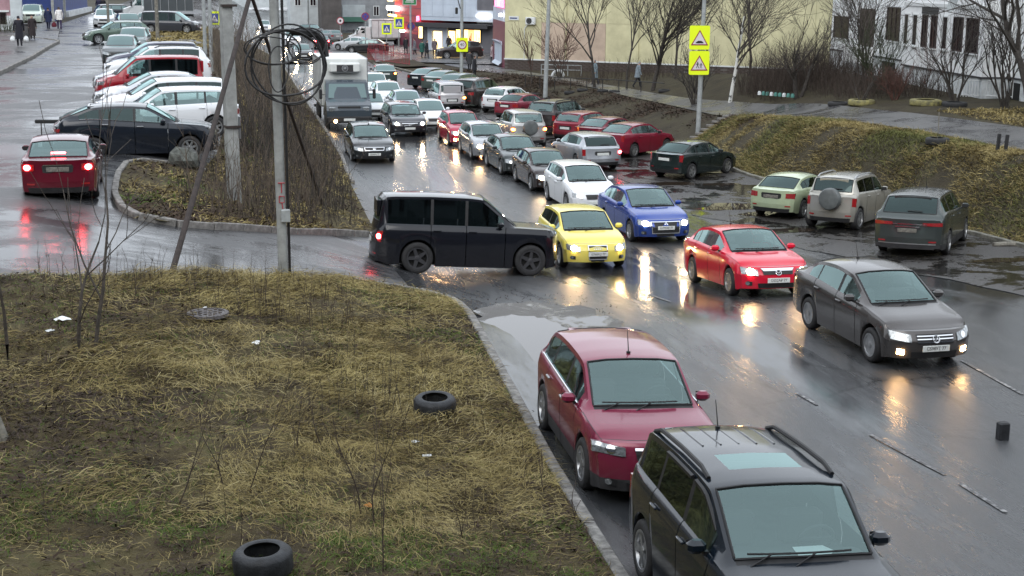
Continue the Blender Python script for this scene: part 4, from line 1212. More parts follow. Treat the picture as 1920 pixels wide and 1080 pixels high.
patch_grass('bank_green_grass', 80000, bx, (30, 66), lambda x, y, u: np.clip((vnoise(x, y, .5, 53) - .40) * 2.6, 0, 1) * inpath(x, y), bz, .20, .015, .5, M['olive'])
patch_grass('bank_litter', 70000, bx, (62, 118), lambda x, y, u: np.clip((vnoise(x, y, .5, 57) - .2) * 1.4, 0, 1) * inpath(x, y), bz, .26, .04, .8, M['brown'])
patch_grass('verge_grass', 9000, lambda y: (np.full_like(y, 29.6), np.full_like(y, 34.0)), (38, 57), lambda x, y, u: (x > np.interp(y, [38, 46, 50, 57], [31.2, 29.9, 29.5, 28.9])) * 1., lambda x, y: Zf(x, y) + .02, .2, .025, .6, M['straw'])
mx_ = lambda y: (np.interp(y, ML_Y, ML_X) + .1, np.interp(y, MR_Y, MR_X) - .12)
mz_ = lambda x, y: Zf(x, y) + .10
patch_grass('median_straw', 42000, mx_, (34.3, 75), lambda x, y, u: np.clip((vnoise(x, y, .7, 61) - .28) * 1.7, 0, 1), mz_, .26, .022, .8, M['straw'])
patch_grass('median_litter', 40000, mx_, (34.3, 95), lambda x, y, u: np.clip((vnoise(x, y, .6, 63) - .2) * 1.5, 0, 1), mz_, .22, .035, .75, M['brown'])
patch_grass('median_green_grass', 14000, mx_, (34.3, 60), lambda x, y, u: np.clip((vnoise(x, y, .8, 65) - .5) * 3, 0, 1) * (u < .45), mz_, .16, .02, .5, M['green'])
patch_grass('far_litter', 9000, lambda y: (np.full_like(y, -6.0), np.full_like(y, -1.0)), (96, 128), lambda x, y, u: np.clip((vnoise(x, y, .4, 67) - .3) * 2, 0, 1), lambda x, y: Zf(x, y) + .02, .35, .06, .7, M['straw'])
# ---------------------------------------------------------------- vehicles
G_Q = "cars queueing towards the camera"
G_P = "cars parked nose-in along the bank"
G_L = "cars parked in the row on the upper street"
G_F = "cars far down the streets"
WHITE = (.72, .74, .76)
suz = build_car("black SUV in the foreground with roof rails, sunroof and a white paper on its dashboard", None, (5.20, 13.08), -90, 'suv', (.007, .012, .019), 0., detail=2, L=4.42, W=1.81, H=1.70, wb=2.64, rails='black', sunroof=True, tint='rear', antenna='rear', style='twin', dirt=.3, tailshape='tall', name='parked_car', wr=.785, rr=.90)
# paper on the dashboard, five roof ribs, window visors
b = MB(); xd = suz.x0 - suz.c - .27
b.add([(xd - .13, .05, suz.bf + .012), (xd + .12, .02, suz.bf + .01), (xd + .13, .34, suz.bf + .012), (xd + .02, .42, suz.bf + .016), (xd - .12, .36, suz.bf + .02)], [(0, 1, 2, 3, 4)])
tag(b.build('paper', M['paper'], None, loc=suz.root.location, rot=suz.root.rotation_euler), "crumpled white sheet of paper lying on the black SUV's dashboard", 'paper')
for k in range(5):
    y = -.40 + .20 * k; pts = []
    for i in range(8):
        s = suz.rf + 1.15 + (suz.rr - suz.rf - 1.3) * i / 7
        pts.append((suz.x0 - s, y, suz.ztop(s) - .004 - .05 * (y / suz.hw) ** 2))
    MB().tube(pts, .012, 6).build('roof_rib', suz.paint, suz.root, True)
for sy in (1, -1):
    for a_, b_ in ((.35, .505), (.53, .72)):
        pts = []
        for i in range(7):
            s = (a_ + (b_ - a_) * i / 6) * suz.L
            pts.append((suz.x0 - s, sy * (suz.hw * .80 + .012), min(suz.ztop(s) - .115, 9)))
        MB().tube(pts, .028, 5).build('window_visor', M['black'], suz.root, True)
qq = build_car("dark cherry red crossover parked half in the puddle at the kerb", None, (5.34, 19.0), -91, 'suv', (.20, .018, .050), .25, detail=2, L=4.38, W=1.81, H=1.59, wb=2.646, clad=True, antenna='fin', style='five', dirt=.42, rr=.84, wr=.75, lampshape=dict(z=(.70, .84), y=(.50, .90), rise=.03), badge='ellipse', grille='line', chrome_line=True, name='parked_car', tailshape='wide')
vw = build_car("grey-brown sedan leading the queue with both fog lamps lit", G_Q, (11.9, 24.6), -87.5, 'sedan', (.080, .074, .072), .55, detail=2, L=4.40, W=1.70, H=1.47, wb=2.55, fo=.84, grille='bars', badge='vw', foglit=True, plate='С598УТ 77', antenna='rear', style='cap', dirt=.14, chrome_line=False, name='car')
mz = build_car("bright red sedan with lit headlamps close behind the grey-brown sedan", G_Q, (11.82, 31.6), -90, 'sedan', (.62, .008, .035), 0., detail=2, L=4.49, W=1.755, H=1.465, wb=2.64, grille='wing', badge='wing', head=M['head_warm'], plate='О552АР 77', antenna='rear', style='ten', dirt=.18, name='car', gz=(.55, .68), bz=.59)
build_car("blue sedan with big trapezoid grille and lit headlamps behind the yellow hatchback", G_Q, (12.42, 42.2), -88, 'sedan', (.020, .060, .30), .35, detail=2, L=4.57, W=1.76, H=1.50, wb=2.635, grille='frame', badge='diamonds', head=M['head_lit'], plate='К199МВ 77', style='ten', dirt=.25, name='car', gz=(.33, .69), gw=.52, bz=.63, plate_z=.50, iw=.3)
build_car("yellow three-door hatchback with lit headlamps, cut off by the black off-roader", G_Q, (9.38, 37.9), -91, 'hatch', (.80, .68, .13), 0., detail=2, L=4.21, W=1.765, H=1.42, wb=2.58, doors=2, grille='frame', badge='rings', head=M['head_warm'], plate='Е760КО 77', style='five', dirt=.15, name='car', gz=(.30, .68), gw=.30, bz=.60, plate_z=.45, iw=.2, tint='all')
dsc = build_car("black boxy off-roader driving across the road out of the side street", None, (5.98, 36.1), -2.0, 'boxy', (.006, .007, .011), 0., detail=2, tint='all', darkrim=True, style='five', tail=M['tail_lit'], tailshape='tall', dirt=.25, name='car', antenna=False, W=1.91, H=2.0)
build_car("white hatchback in the queue between the blue and the maroon-black sedan", G_Q, (11.95, 48.5), -88, 'hatch', WHITE, 0., L=4.25, H=1.50, style='ten', dirt=.12, name='car')
build_car("small black-brown sedan with one lit headlamp behind the white hatchback", G_Q, (11.72, 53.4), -88, 'sedan', (.022, .014, .014), .2, L=4.30, W=1.68, H=1.42, wb=2.49, head=M['head_lit'], lit_side=-1, style='seven', dirt=.25, name='car')
build_car("dark green-grey sedan with unlit round lamps in the queue", G_Q, (11.50, 58.1), -88, 'sedan', (.025, .034, .036), .3, L=4.65, W=1.80, H=1.45, wb=2.70, style='five', dirt=.25, name='car')
build_car("silver hatchback with one warm lit headlamp in the queue", G_Q, (11.13, 63.2), -88.5, 'hatch', (.42, .43, .45), .6, L=4.3, W=1.74, H=1.47, head=M['head_warm'], lit_side=-1, style='seven', dirt=.3, name='car')
build_car("cherry red hatchback with headlamp and fog lamp lit in the queue", G_Q, (10.9, 68.4), -88.5, 'hatch', (.40, .02, .06), .1, L=4.2, W=1.72, H=1.50, head=M['head_warm'], lit_side=-1, foglit=True, style='seven', dirt=.3, name='car')
build_car("white sedan in the queue right behind the cherry red hatchback", G_Q, (10.35, 75.6), -88.5, 'sedan', WHITE, 0., far=1, L=4.4, H=1.48, head=M['head_warm'], lit_side=0, name='car')
build_car("silver-blue sedan in the queue two cars behind the cherry red hatchback", G_Q, (9.95, 82.3), -88.5, 'sedan', (.34, .40, .46), .5, far=1, L=4.4, H=1.46, name='car')
build_car("white hatchback in the queue beside the refrigerator lorry's cab", G_Q, (9.6, 89.0), -88.5, 'hatch', (.66, .70, .74), .0, far=1, L=4.3, H=1.48, name='car')
build_car("pale car at the far end of the queue beside the lorry's box", G_Q, (9.55, 96.5), -88.5, 'wagon', (.60, .64, .64), .1, far=1, name='car')
build_car("dark blue-grey estate with both headlamps blazing beside the black parked sedan", None, (8.72, 73.2), -88.0, 'wagon', (.022, .024, .034), .3, L=4.65, W=1.86, H=1.50, badge='slash', grille='line', head=M['head_lit'], style='seven', name='car')
build_car("white sedan squeezed between the lorry and the dark estate", None, (7.75, 81.0), -88.5, 'sedan', WHITE, 0., far=1, head=M['head_lit'], lit_side=1, name='car')
build_car("black hatchback with oval badge parked at the median kerb in front of the lorry", None, (5.98, 62.9), -89.5, 'hatch', (.018, .022, .026), .2, L=4.78, W=1.886, H=1.50, wb=2.85, badge='oval', grille='frame', gz=(.58, .72), gw=.46, plate='М340РН 77', style='seven', name='parked_car', antenna='front')
build_car("dark car with a glowing orange tail lamp driving away past the island", None, (11.4, 107.6), 88, 'sedan', (.05, .07, .065), .2, far=1, tail=M['amber_lit'], lit_side=-1, name='car')
build_car("silver minivan driving away with its orange tail lamp lit", None, (13.0, 87.0), 92, 'van', (.46, .45, .46), .3, far=0, L=4.2, W=1.75, H=1.66, tail=M['amber_lit'], lit_side=-1, tailshape='tall', tint='all', name='car')
build_car("silver off-roader with a spare wheel and both indicators lit driving away", None, (13.55, 67.0), 93, 'suv', (.40, .40, .39), .4, L=3.95, W=1.76, H=1.72, wb=2.45, spare='c', tail=M['amber_lit'], tailshape='tall', dirt=.6, name='car')
build_car("silver hatchback with a sloping dark rear window driving away beside the white hatchback", None, (14.75, 59.2), 97, 'hatch', (.40, .42, .45), .5, L=4.36, W=1.82, H=1.48, tint='all', tail=M['tail_lit'], lit_side=-1, tailshape='tall', dirt=.5, name='car')
# parked along the bank, near to far
big = build_car("grey-green large SUV parked nearest along the bank, wide rear with slim tail lamps", G_P, (19.9, 38.5), 53, 'suv', (.060, .072, .070), .55, detail=2, L=5.07, W=1.97, H=1.74, wb=2.93, rr=.845, rb=.955, wr=.715, br=.715, tailshape='slim', tint='rear', rear_plate='dirty', antenna='fin', style='five', dirt=.25, chrome_line=False, clad=True, badge=None, name='parked_car')
gq_ = MB(); big.patch(big.rpt, [(.52, big.tz - .14), (-.52, big.tz - .14), (-.52, big.tz - .115), (.52, big.tz - .115)], .016, .03, 8, 1, 0, gq_); gq_.build('tailgate_trim', M['chrome'], big.root)
gq_ = MB(); big.patch(big.rpt, [(.78, .40), (-.78, .40), (-.78, .425), (.78, .425)], .016, .03, 8, 1, 0, gq_); gq_.build('bumper_trim', M['silver_trim'], big.root)
build_car("silver-beige off-roader with a grey spare wheel cover parked beside the grey-green SUV", G_P, (19.72, 43.4), 45.5, 'suv', (.36, .35, .31), .4, detail=2, L=3.9, W=1.735, H=1.70, wb=2.49, spare=True, rails=True, tint='rear', rear_plate='dirty', tailshape='tall', dirt=.55, style='five', name='parked_car')
build_car("pale green sedan parked with its tail in the puddle", G_P, (19.0, 46.15), 45, 'sedan', (.44, .52, .34), .2, L=4.24, W=1.68, H=1.40, wb=2.44, tint='rear', rear_plate='dirty', tailshape='block', dirt=.5, name='parked_car')
build_car("black sedan parked alone at the foot of the lamp pole with yellow signs", G_P, (18.5, 55.8), 37, 'sedan', (.012, .020, .020), .1, detail=2, L=4.24, W=1.68, H=1.43, wb=2.52, tailshape='tall', tint='rear', style='five', dirt=.3, name='parked_car')
build_car("burgundy sedan parked nearest of the three red cars", G_P, (18.1, 62.9), 38, 'sedan', (.20, .008, .028), .15, L=4.35, W=1.70, H=1.48, wb=2.5, tailshape='tall', dirt=.3, name='parked_car')
build_car("burgundy sedan in the middle of the three red cars, pale rear window", G_P, (17.7, 66.0), 42, 'sedan', (.15, .010, .026), .15, L=4.3, W=1.68, H=1.44, dirt=.3, name='parked_car')
build_car("dull red hatchback farthest of the three red cars", G_P, (17.2, 68.9), 45, 'hatch', (.22, .022, .04), .1, L=4.1, W=1.68, H=1.45, dirt=.4, name='parked_car')
build_car("dark brown-grey SUV parked behind the silver off-roader with indicators", G_P, (16.8, 72.6), 48, 'suv', (.028, .024, .024), .2, L=4.6, W=1.86, H=1.72, wb=2.7, rails='black', tailshape='tall', dirt=.5, name='parked_car')
build_car("faded red old sedan with tinted rear window parked against the lamp post", G_P, (16.4, 80.2), 46, 'sedan', (.20, .018, .040), 0., L=4.2, W=1.66, H=1.42, tint='all', dirt=.5, name='parked_car')
build_car("white hatchback parked behind the faded red old sedan", G_P, (16.3, 84.3), 48, 'hatch', WHITE, 0., L=4.0, H=1.5, tailshape='tall', dirt=.5, name='parked_car')
build_car("dark grey-brown big SUV parked right of the silver minivan", G_P, (15.3, 88.3), 50, 'suv', (.040, .034, .034), .3, L=4.8, W=1.9, H=1.75, wb=2.8, tint='all', dirt=.6, name='parked_car')
build_car("grey hatchback parked behind the dark big SUV, only its roof showing", G_P, (15.7, 97.0), 48, 'hatch', (.10, .14, .14), .4, far=1, name='parked_car')
build_car("grey-green sedan parked between the black sedan and the roof of the grey hatchback", G_P, (15.1, 100.2), 48, 'sedan', (.09, .12, .11), .4, far=1, name='parked_car')
build_car("black sedan parked last of the bank row by the speed sign post", G_P, (14.6, 103.2), 46, 'sedan', (.015, .020, .026), .2, far=1, L=4.6, tail=M['red_lens'], name='parked_car')
# upper street
lex = build_car("black crossover with sloping roof parked nose to the median on the upper street", None, (-2.62, 45.3), 2.5, 'suv', (.010, .014, .022), .15, z=2.33, detail=2, L=4.89, W=1.895, H=1.66, wb=2.79, rf=.44, rr=.76, rb=.955, rz=.72, wr=.73, bf=.65, br=.745, lip=.56, win=((.335, .50), (.515, .70), (.715, .83)), chrome_line=True, darkrim=False, style='seven', tailshape='slim', tint='rear', name='parked_car', dirt=.2)
red_c = build_car("red sedan braking with three glowing red lamps in the side street", None, (-4.12, 37.7), 92.5, 'sedan', (.11, .005, .016), .15, z=2.42, detail=2, L=4.6, W=1.79, H=1.47, wb=2.68, tail=M['tail_lit'], rear_plate='dirty', tailshape='block', dirt=.2, badge=None, name='car')
b = MB(); s_ = red_c.rb - .12; b.rbox(red_c.x0 - s_ - .05, red_c.x0 - s_ + .02, -.17, .17, red_c.ztop(s_) + .01, red_c.ztop(s_) + .05, .012); b.build('third_brake_lamp', M['tail_lit'], red_c.root)
row = [("white crossover mostly hidden behind the black crossover, its tail showing", (-1.9, 48.7), 'suv', WHITE, 0., dict(L=4.5, H=1.62)),
       ("white estate with dark windows and red tail lamps, second behind the black crossover", (-2.35, 51.7), 'wagon', (.76, .78, .80), 0., dict(L=4.85, H=1.62, tint='all')),
       ("silver-white sedan parked in front of the red minivan", (-2.75, 55.7), 'sedan', (.55, .57, .60), .4, dict(L=4.6, H=1.48)),
       ("red boxy minivan parked between white cars on the upper street", (-2.95, 59.2), 'van', (.30, .010, .020), 0., dict(L=4.25, W=1.72, H=1.80, tint='rear')),
       ("silver estate parked beyond the red minivan, only bonnet and roof edge showing", (-3.25, 62.4), 'wagon', (.52, .54, .56), .4, dict(L=4.5, H=1.52)),
       ("tall white SUV with roof bars parked beyond the red minivan", (-3.2, 66.4), 'suv', (.76, .78, .80), 0., dict(L=4.75, W=1.86, H=1.75, rails='black', tint='rear')),
       ("white-silver sedan parked just beyond the tall white SUV", (-3.45, 69.9), 'sedan', (.58, .58, .62), .3, dict(L=4.6, H=1.5)),
       ("dark blue estate at the far end of the white row", (-3.6, 73.4), 'wagon', (.05, .055, .09), .4, dict(L=4.7, H=1.55))]
for i, (lb, p, kd, c_, mt, ex) in enumerate(row):
    build_car(lb, G_L, p, 190 - i * .6, kd, c_, mt, z=zf(-3.2, p[1]) - .06, far=0 if i < 7 else 1, name='parked_car', dirt=.12, **ex)
build_car("dark sedan facing the camera at the left end of the upper row", None, (-5.45, 79.9), -92, 'sedan', (.045, .055, .06), .3, far=1, name='parked_car')
build_car("grey-green car behind the dark sedan facing the camera on the upper street", None, (-5.3, 88.2), -92, 'hatch', (.12, .15, .15), .4, far=1, name='parked_car')
build_car("grey-green hatchback turned sideways at the pavement corner", None, (-7.0, 98.3), 194, 'hatch', (.12, .17, .14), .4, far=0, L=4.3, name='car')
far = [("white car facing the camera in front of the blue shop", (62, 46), -88, 'suv', (.70, .78, .66), dict()),
       ("small white car facing the camera at the end of the upper car park", (197, 50), -88, 'sedan', WHITE, dict()),
       ("black car parked across the upper car park behind the grey one", (226, 40), 20, 'wagon', (.02, .022, .03), dict()),
       ("small dark car with pale window between the white car and the silver estate", (242, 60), -80, 'hatch', (.03, .026, .026), dict()),
       ("silver hatchback seen from behind beside the dark estate on the upper car park", (285, 57), 80, 'hatch', (.42, .44, .45), dict()),
       ("dark grey estate parked sideways on the upper car park before the lorry", (322, 61), -12, 'van', (.035, .04, .05), dict(L=4.5, H=1.65)),
       ("white van roof behind the grey lorry box on the upper car park", (300, 34), 0, 'van', (.6, .62, .62), dict())]
for lb, px, ph, kd, c_, ex in far:
    p = Vector(gp(px[0], px[1], 3.45))
    build_car(lb, G_F, (p.x, p.y), ph, kd, c_, 0., z=zf(p.x, p.y), far=1, name='parked_car', **ex)
road_far = [("far dark car with lit lamps on the main road left of the pole", (7.0, 139), -88, 'sedan', (.03, .03, .035), dict(head=M['head_lit'])),
            ("far silver car at the roadside in front of the white van", (13.2, 156), 150, 'sedan', (.5, .52, .54), dict()),
            ("far black sedan standing behind the red fence", (14.1, 150), 160, 'sedan', (.018, .02, .022), dict()),
            ("far white car with lit lamps coming down the main road", (7.2, 165), -88, 'suv', (.7, .72, .75), dict(head=M['head_lit'])),
            ("far red-lamped car driving away up the main road", (10.2, 160), 88, 'sedan', (.1, .02, .03), dict(tail=M['tail_lit'])),
            ("farthest pale car with lit lamps near the top of the main road", (5.2, 205), -88, 'suv', (.6, .62, .66), dict(head=M['head_lit'])),
            ("farthest dark car with lit lamps beside the white poles", (1.5, 230), -88, 'sedan', (.05, .05, .06), dict(head=M['head_lit'])),
            ("far dark car parked beside the far shed", (10.8, 190), 60, 'suv', (.03, .035, .04), dict()),
            ("far grey car waiting at the crossing by the shed", (12.0, 176), 120, 'hatch', (.2, .22, .23), dict())]
for lb, p, ph, kd, c_, ex in road_far:
    build_car(lb, G_F, p, ph, kd, c_, 0., z=.02, far=1, name='car', **ex)

# ------------------------------------------------ lorries
def lorry(label, pos, phi, z, cab_col, box_col, L=7.4, H=3.05, W=2.1, boxl=4.9, fridge=False, bonnet=True, lit=False, name='lorry'):
    root = empty(name, (pos[0], pos[1], z), rad(phi)); tag(root, label, 'lorry')
    pc = paint("lorry_cab_paint", cab_col, .1, .3); pb = mat("lorry_box_panel", box_col, .45, noise=.08, nscale=1.5)
    xf = 0.0
    b = MB(); b.box(-L, -.9, -.42, .42, .55, .72); b.box(-L, -L + .1, -W / 2, W / 2, .5, .62); b.build('chassis', M['belly'], root)
    # box body with rounded edge rails
    b = MB(); b.rbox(-L, -L + boxl, -W / 2, W / 2, .98, H, .03, 0)
    o = b.build('box_body', pb, root, True)
    rb_ = MB()
    for y in (-W / 2 - .012, W / 2 + .012):
        for zz in (1.0, H - .04): rb_.box(-L, -L + boxl, y - .02, y + .02, zz - .05, zz + .05)
        for x in np.linspace(-L + .03, -L + boxl - .03, 7): rb_.box(x - .02, x + .02, y - .016, y + .016, 1.05, H - .09)
    rb_.build('box_rail', M['silver_trim'], o)
    # cab
    cab = MB(); wz = 1.02 * W / 2 * .93
    prof = [(-.02, .55), (0, .95), (-.06, 1.18), (-.72, 1.42), (-1.20, 2.12), (-1.45, 2.2), (-L + boxl + .08, 2.2), (-L + boxl + .08, .6)]
    n = len(prof)
    for sgn in (-1, 1):
        pass
    Lft = [(x, wz * (1 if zz < 1.45 else .93), zz) for x, zz in prof]; Rgt = [(x, -y, zz) for x, y, zz in Lft]
    mid1 = [(x + (.06 if x > -.8 else .03), .45 * wz, zz + .02) for x, zz in prof]; mid2 = [(x, -y, zz) for x, y, zz in mid1]
    cols = [Lft, mid1, mid2, Rgt]
    allv = [p for c_ in cols for p in c_]
    f = []
    for c_ in range(3):
        for i in range(n - 1):
            f.append((c_ * n + i, c_ * n + i + 1, (c_ + 1) * n + i + 1, (c_ + 1) * n + i))
    f.append(tuple(range(n))[::-1]); f.append(tuple(3 * n + i for i in range(n)))
    cab.add(allv, f, 0)
    o = cab.build('cab', pc, root, False)
    # windscreen on the slanted face between points 3 and 4
    a, c_ = Vector((-.76, 0, 1.46)), Vector((-1.17, 0, 2.06)); nn = Vector((.86, 0, .5)).normalized() * .02
    b = MB(); b.add([a + nn + Vector((.04, -wz * .86, 0)), a + nn + Vector((.04, wz * .86, 0)), c_ + nn + Vector((.04, wz * .80, 0)), c_ + nn + Vector((.04, -wz * .80, 0)),
                     a + nn * .2 + Vector((0, -wz * .86, 0)), a + nn * .2 + Vector((0, wz * .86, 0)), c_ + nn * .2 + Vector((0, wz * .80, 0)), c_ + nn * .2 + Vector((0, -wz * .80, 0))], [(0, 1, 2, 3), (0, 4, 5, 1), (1, 5, 6, 2), (2, 6, 7, 3), (3, 7, 4, 0)])
    b.build('windscreen', M['fglass'], o)
    for sy in (1, -1):
        b = MB(); q = [(-.95, 1.50), (-1.65, 1.50), (-1.65, 2.06), (-1.26, 2.06)]
        b.add([(x, sy * (wz * .955 + .006), zz) for x, zz in q], [(0, 1, 2, 3)]); b.build('side_window', M['fglass'], o)
        b = MB(); b.rbox(-.10, .03, sy * wz * .74 - .17, sy * wz * .74 + .17, .90, 1.12, .04); hlm = b.build('headlight', M['lens'], o, True)
        b = MB(); b.rbox(-.80, -.68, sy * (wz + .20) - .07, sy * (wz + .20) + .07, 1.42, 1.86, .03); b.cyl((-.8, sy * wz * .95, 1.6), (-.76, sy * (wz + .2), 1.62), .015, 5); b.build('wing_mirror', M['black'], o)
    b = MB(); b.rbox(-.12, .035, -wz * .52, wz * .52, .72, 1.16, .03, 0)
    for k in range(3): b.box(.03, .045, -wz * .48, wz * .48, .80 + k * .11, .83 + k * .11, 1)
    b.build('grille', [M['black'], M['clad']], o)
    b = MB(); b.rbox(-.2, .10, -wz, wz, .42, .70, .05, 0); b.build('bumper', M['black'], root)
    o2 = bpy.data.objects.new('number_plate', plate_mesh()); link(o2, root); o2.location = (.115, 0, .56)
    for yo in (-.2, .35):
        b = MB(); b.tube([(-.74, yo, 1.47), (-.78, yo - .45, 1.50)], .014, 5); b.build('wiper', M['black'], o)
    if fridge:
        b = MB(); b.rbox(-L + boxl, -L + boxl + .42, -.72, .72, H - .62, H - .16, .07, 0)
        b.box(-L + boxl + .42, -L + boxl + .432, -.38, .38, H - .56, H - .26, 1)
        fr = b.build('fridge_unit', [pb, M['clad']], root, True)
        T = Matrix.Translation((-L + boxl + .44, 0, H - .41)) @ Matrix.Rotation(rad(90), 4, 'Y')
        b = MB(); b.lathe([(.15, 0), (.15, .02), (.12, .02), (.12, 0)], 16, 'z', 0, T, True)
        for k in range(6):
            a = k * math.pi / 6; b.tube([T @ Vector((.14 * math.cos(a), .14 * math.sin(a), .015)), T @ Vector((-.14 * math.cos(a), -.14 * math.sin(a), .015))], .008, 4)
        b.build('fan_grille', M['silver_trim'], fr)
    tm, rm = wheel_meshes(.42, 'five', True)
    for x in (-.95, -L + 1.35):
        for sy in (1, -1):
            t = bpy.data.objects.new('wheel', tm); link(t, root); t.location = (x, sy * (W / 2 - .14), .42); t.rotation_euler = (0, 0, 0 if sy > 0 else math.pi)
            q = bpy.data.objects.new('rim', rm); link(q, t)
    if lit:
        b = MB(); b.lathe([(.07, 0), (.05, .03), (.001, .04)], 10, 'z', 0, Matrix.Translation((.11, -wz * .62, .50)) @ Matrix.Rotation(rad(90), 4, 'Y')); b.build('fog_lamp', M['fog_lit'], root)
    return root
big_l = lorry("white refrigerator lorry with a dark blue-grey cab parked at the median kerb", (6.02, 73.6), -89.5, 0, (.045, .06, .075), (.60, .62, .60), L=7.6, H=3.12, W=2.15, boxl=5.3, fridge=True, lit=True); big_l.scale = (1.12, 1.12, 1.14)
p = gp(700, 96, .1); lorry("white van lorry standing by the far crossing, cab to the left", (13.4, 163), 184, .05, (.68, .70, .70), (.58, .60, .60), L=7.0, H=3.0, W=2.0, boxl=4.6)
p = gp(352, 46, 3.5); lorry("lorry with a dark grey box on the upper car park", (p.x - 5.8, p.y + 6), 183, zf(p.x, p.y), (.6, .62, .62), (.055, .065, .07), L=6.2, H=2.9, W=2.0, boxl=4.4)
# ---------------------------------------------------------------- buildings
def frame_local(o, d, out):
    """matrix: local x along wall, y outward, z up"""
    d = Vector((d[0], d[1], 0)).normalized(); n = Vector((out[0], out[1], 0)).normalized()
    return Matrix(((d.x, n.x, 0, o[0]), (d.y, n.y, 0, o[1]), (0, 0, 1, o[2]), (0, 0, 0, 1)))

def on_wall(Mw, px, py, off=0.):
    """(u, z) of the wall plane behind a photograph pixel"""
    d = fwd + rtv * ((px - 960) / FPX) + dnv * ((py - 540) / FPX)
    o = Vector((0, 0, CAM_H)); p0 = Mw @ Vector((0, off, 0)); n = (Mw.to_3x3() @ Vector((0, 1, 0)))
    t = (p0 - o).dot(n) / d.dot(n)
    q = Mw.inverted() @ (o + d * t)
    return q.x, q.z

M['yellow'] = mat("yellow_render", (.54, .51, .32), .85, noise=.16, nscale=.55, bump=.2, bscale=30)
M['pinkw'] = mat("pinkish_render", (.46, .36, .28), .85, noise=.14, nscale=.8, bump=.2, bscale=30)
M['whitew'] = mat("white_panel_wall", (.80, .82, .82), .8, noise=.10, nscale=1.2, bump=.25, bscale=40, detail=8)
M['whitep'] = mat("white_loggia_sheet", (.82, .83, .83), .6, noise=.07, nscale=2)
M['plinth'] = mat("plinth_render", (.62, .65, .66), .85, noise=.22, nscale=1.4, bump=.3, bscale=20)
M['brick'] = mat("dark_brick", (.075, .058, .05), .85, noise=.4, nscale=3)
M['brick2'] = mat("mortar", (.13, .12, .11), .9)
M['winglass'] = mat("window_glass", (.016, .010, .012), .25, spec=.12)
M['winbrown'] = mat("dark_window_frame", (.035, .022, .022), .5)
M['winwhite'] = mat("white_window_frame", (.62, .64, .64), .5)
M['grey'] = mat("grey_cladding_wall", (.12, .12, .135), .6, noise=.15, nscale=1)
M['greyl'] = mat("light_facade_panel", (.46, .52, .60), .5, noise=.08, nscale=.6)
M['red'] = mat("red_facade", (.42, .012, .02), .5, noise=.1, nscale=1)
M['maroon'] = mat("maroon_facade", (.13, .014, .035), .5, noise=.1, nscale=1)
M['blue'] = mat("blue_facade", (.012, .035, .16), .55, noise=.2, nscale=1)
M['pink'] = mat("pink_panel", (.36, .22, .24), .85, noise=.15, nscale=2)
M['concrete'] = mat("pole_concrete", (.27, .28, .27), .8, noise=.22, nscale=3, bump=.3, bscale=18)
M['conc2'] = mat("lamp_pole_paint", (.30, .32, .32), .6, noise=.18, nscale=4)
M['wood'] = mat("grey_weathered_wood", (.17, .16, .135), .85, noise=.45, nscale=7, bump=.4, bscale=25)
M['rust'] = mat("rusty_steel", (.030, .021, .018), .75, noise=.4, nscale=8)
M['roofdark'] = mat("dark_roof_edge", (.04, .04, .045), .6)
M['lit_window'] = emis("lit_shop_window", (1.0, .66, .22), 2.4)
M['lit_warm'] = emis("lit_shop_goods", (1.0, .36, .12), 1.6)
M['lit_white'] = emis("lit_white_sign", (1.0, .93, .90), 5.0)
M['lit_yellow'] = emis("lit_yellow_sign", (1.0, .62, .12), 3.5)
M['lit_pink'] = emis("lit_pink_sign", (1.0, .10, .28), 2.2)

# --- yellow end wall with brick plinth
g0 = zf(23, 117)
MY = frame_local((22.5, 118.0, g0), (.805, -.593), (-.593, -.805))
yb = bpy.data.objects.new('yellow_building', None); COL.objects.link(yb); yb.matrix_world = MY
tag(yb, "pale yellow building with blank end wall and dark brick plinth beyond the bare trees", 'building')
b = MB(); b.box(0, 30, -12, -.06, .8, 18); b.build('wall_core', M['yellow'], yb)
pw = [0, 3.3, 8.9, 14.5, 20.1, 25.7, 30]
for i in range(6):
    for k, (z0, z1) in enumerate(((.95, 3.9), (3.92, 6.9), (6.92, 9.9), (9.92, 18))):
        b = MB(); b.box(pw[i] + .012, pw[i + 1] - .012, -.06, RNG.uniform(0, .012), z0, z1)
        b.build('wall_panel', M['pinkw'] if (k == 0 and 1 <= i <= 1) else M['yellow'], yb)
b = MB(); b.box(-.03, 30, -.05, .09, .84, .95); b.build('plinth_ledge', M['winwhite'], yb)
pl_ = MB(); pl_.box(0, 30, -12, .0, -.4, .84); po = pl_.build('plinth', M['brick2'], yb)
bm_ = MB(); bm_.box(-.235, .235, 0, .03, -.06, .06); bme = bm_.mesh('brick', M['brick'])
nb = 0
for r_ in range(6):
    for c_ in range(46):
        u = .25 + c_ * .50 + (.25 if r_ % 2 else 0)
        if u > 14 and r_ % 2 == 0 and c_ % 2: continue
        o = bpy.data.objects.new('brick', bme); link(o, po); o.location = (u, RNG.uniform(-.004, .008), .07 + r_ * .137); nb += 1
u, z = on_wall(MY, 964, 34)
b = MB(); b.rbox(u - .45, u + .45, .03, .06, z - .16, z + .16, .01); sg = b.build('address_plate', M['winwhite'], yb)
b = MB(); b.box(u - .36, u + .30, .061, .064, z - .05, z + .05); b.build('street_name_line', M['blue'], sg)
u, z = on_wall(MY, 997, 39)
b = MB(); b.rbox(u - .42, u + .42, .05, .36, z - .30, z + .30, .03, 0); ac = b.build('air_conditioner', M['winwhite'], yb, True)
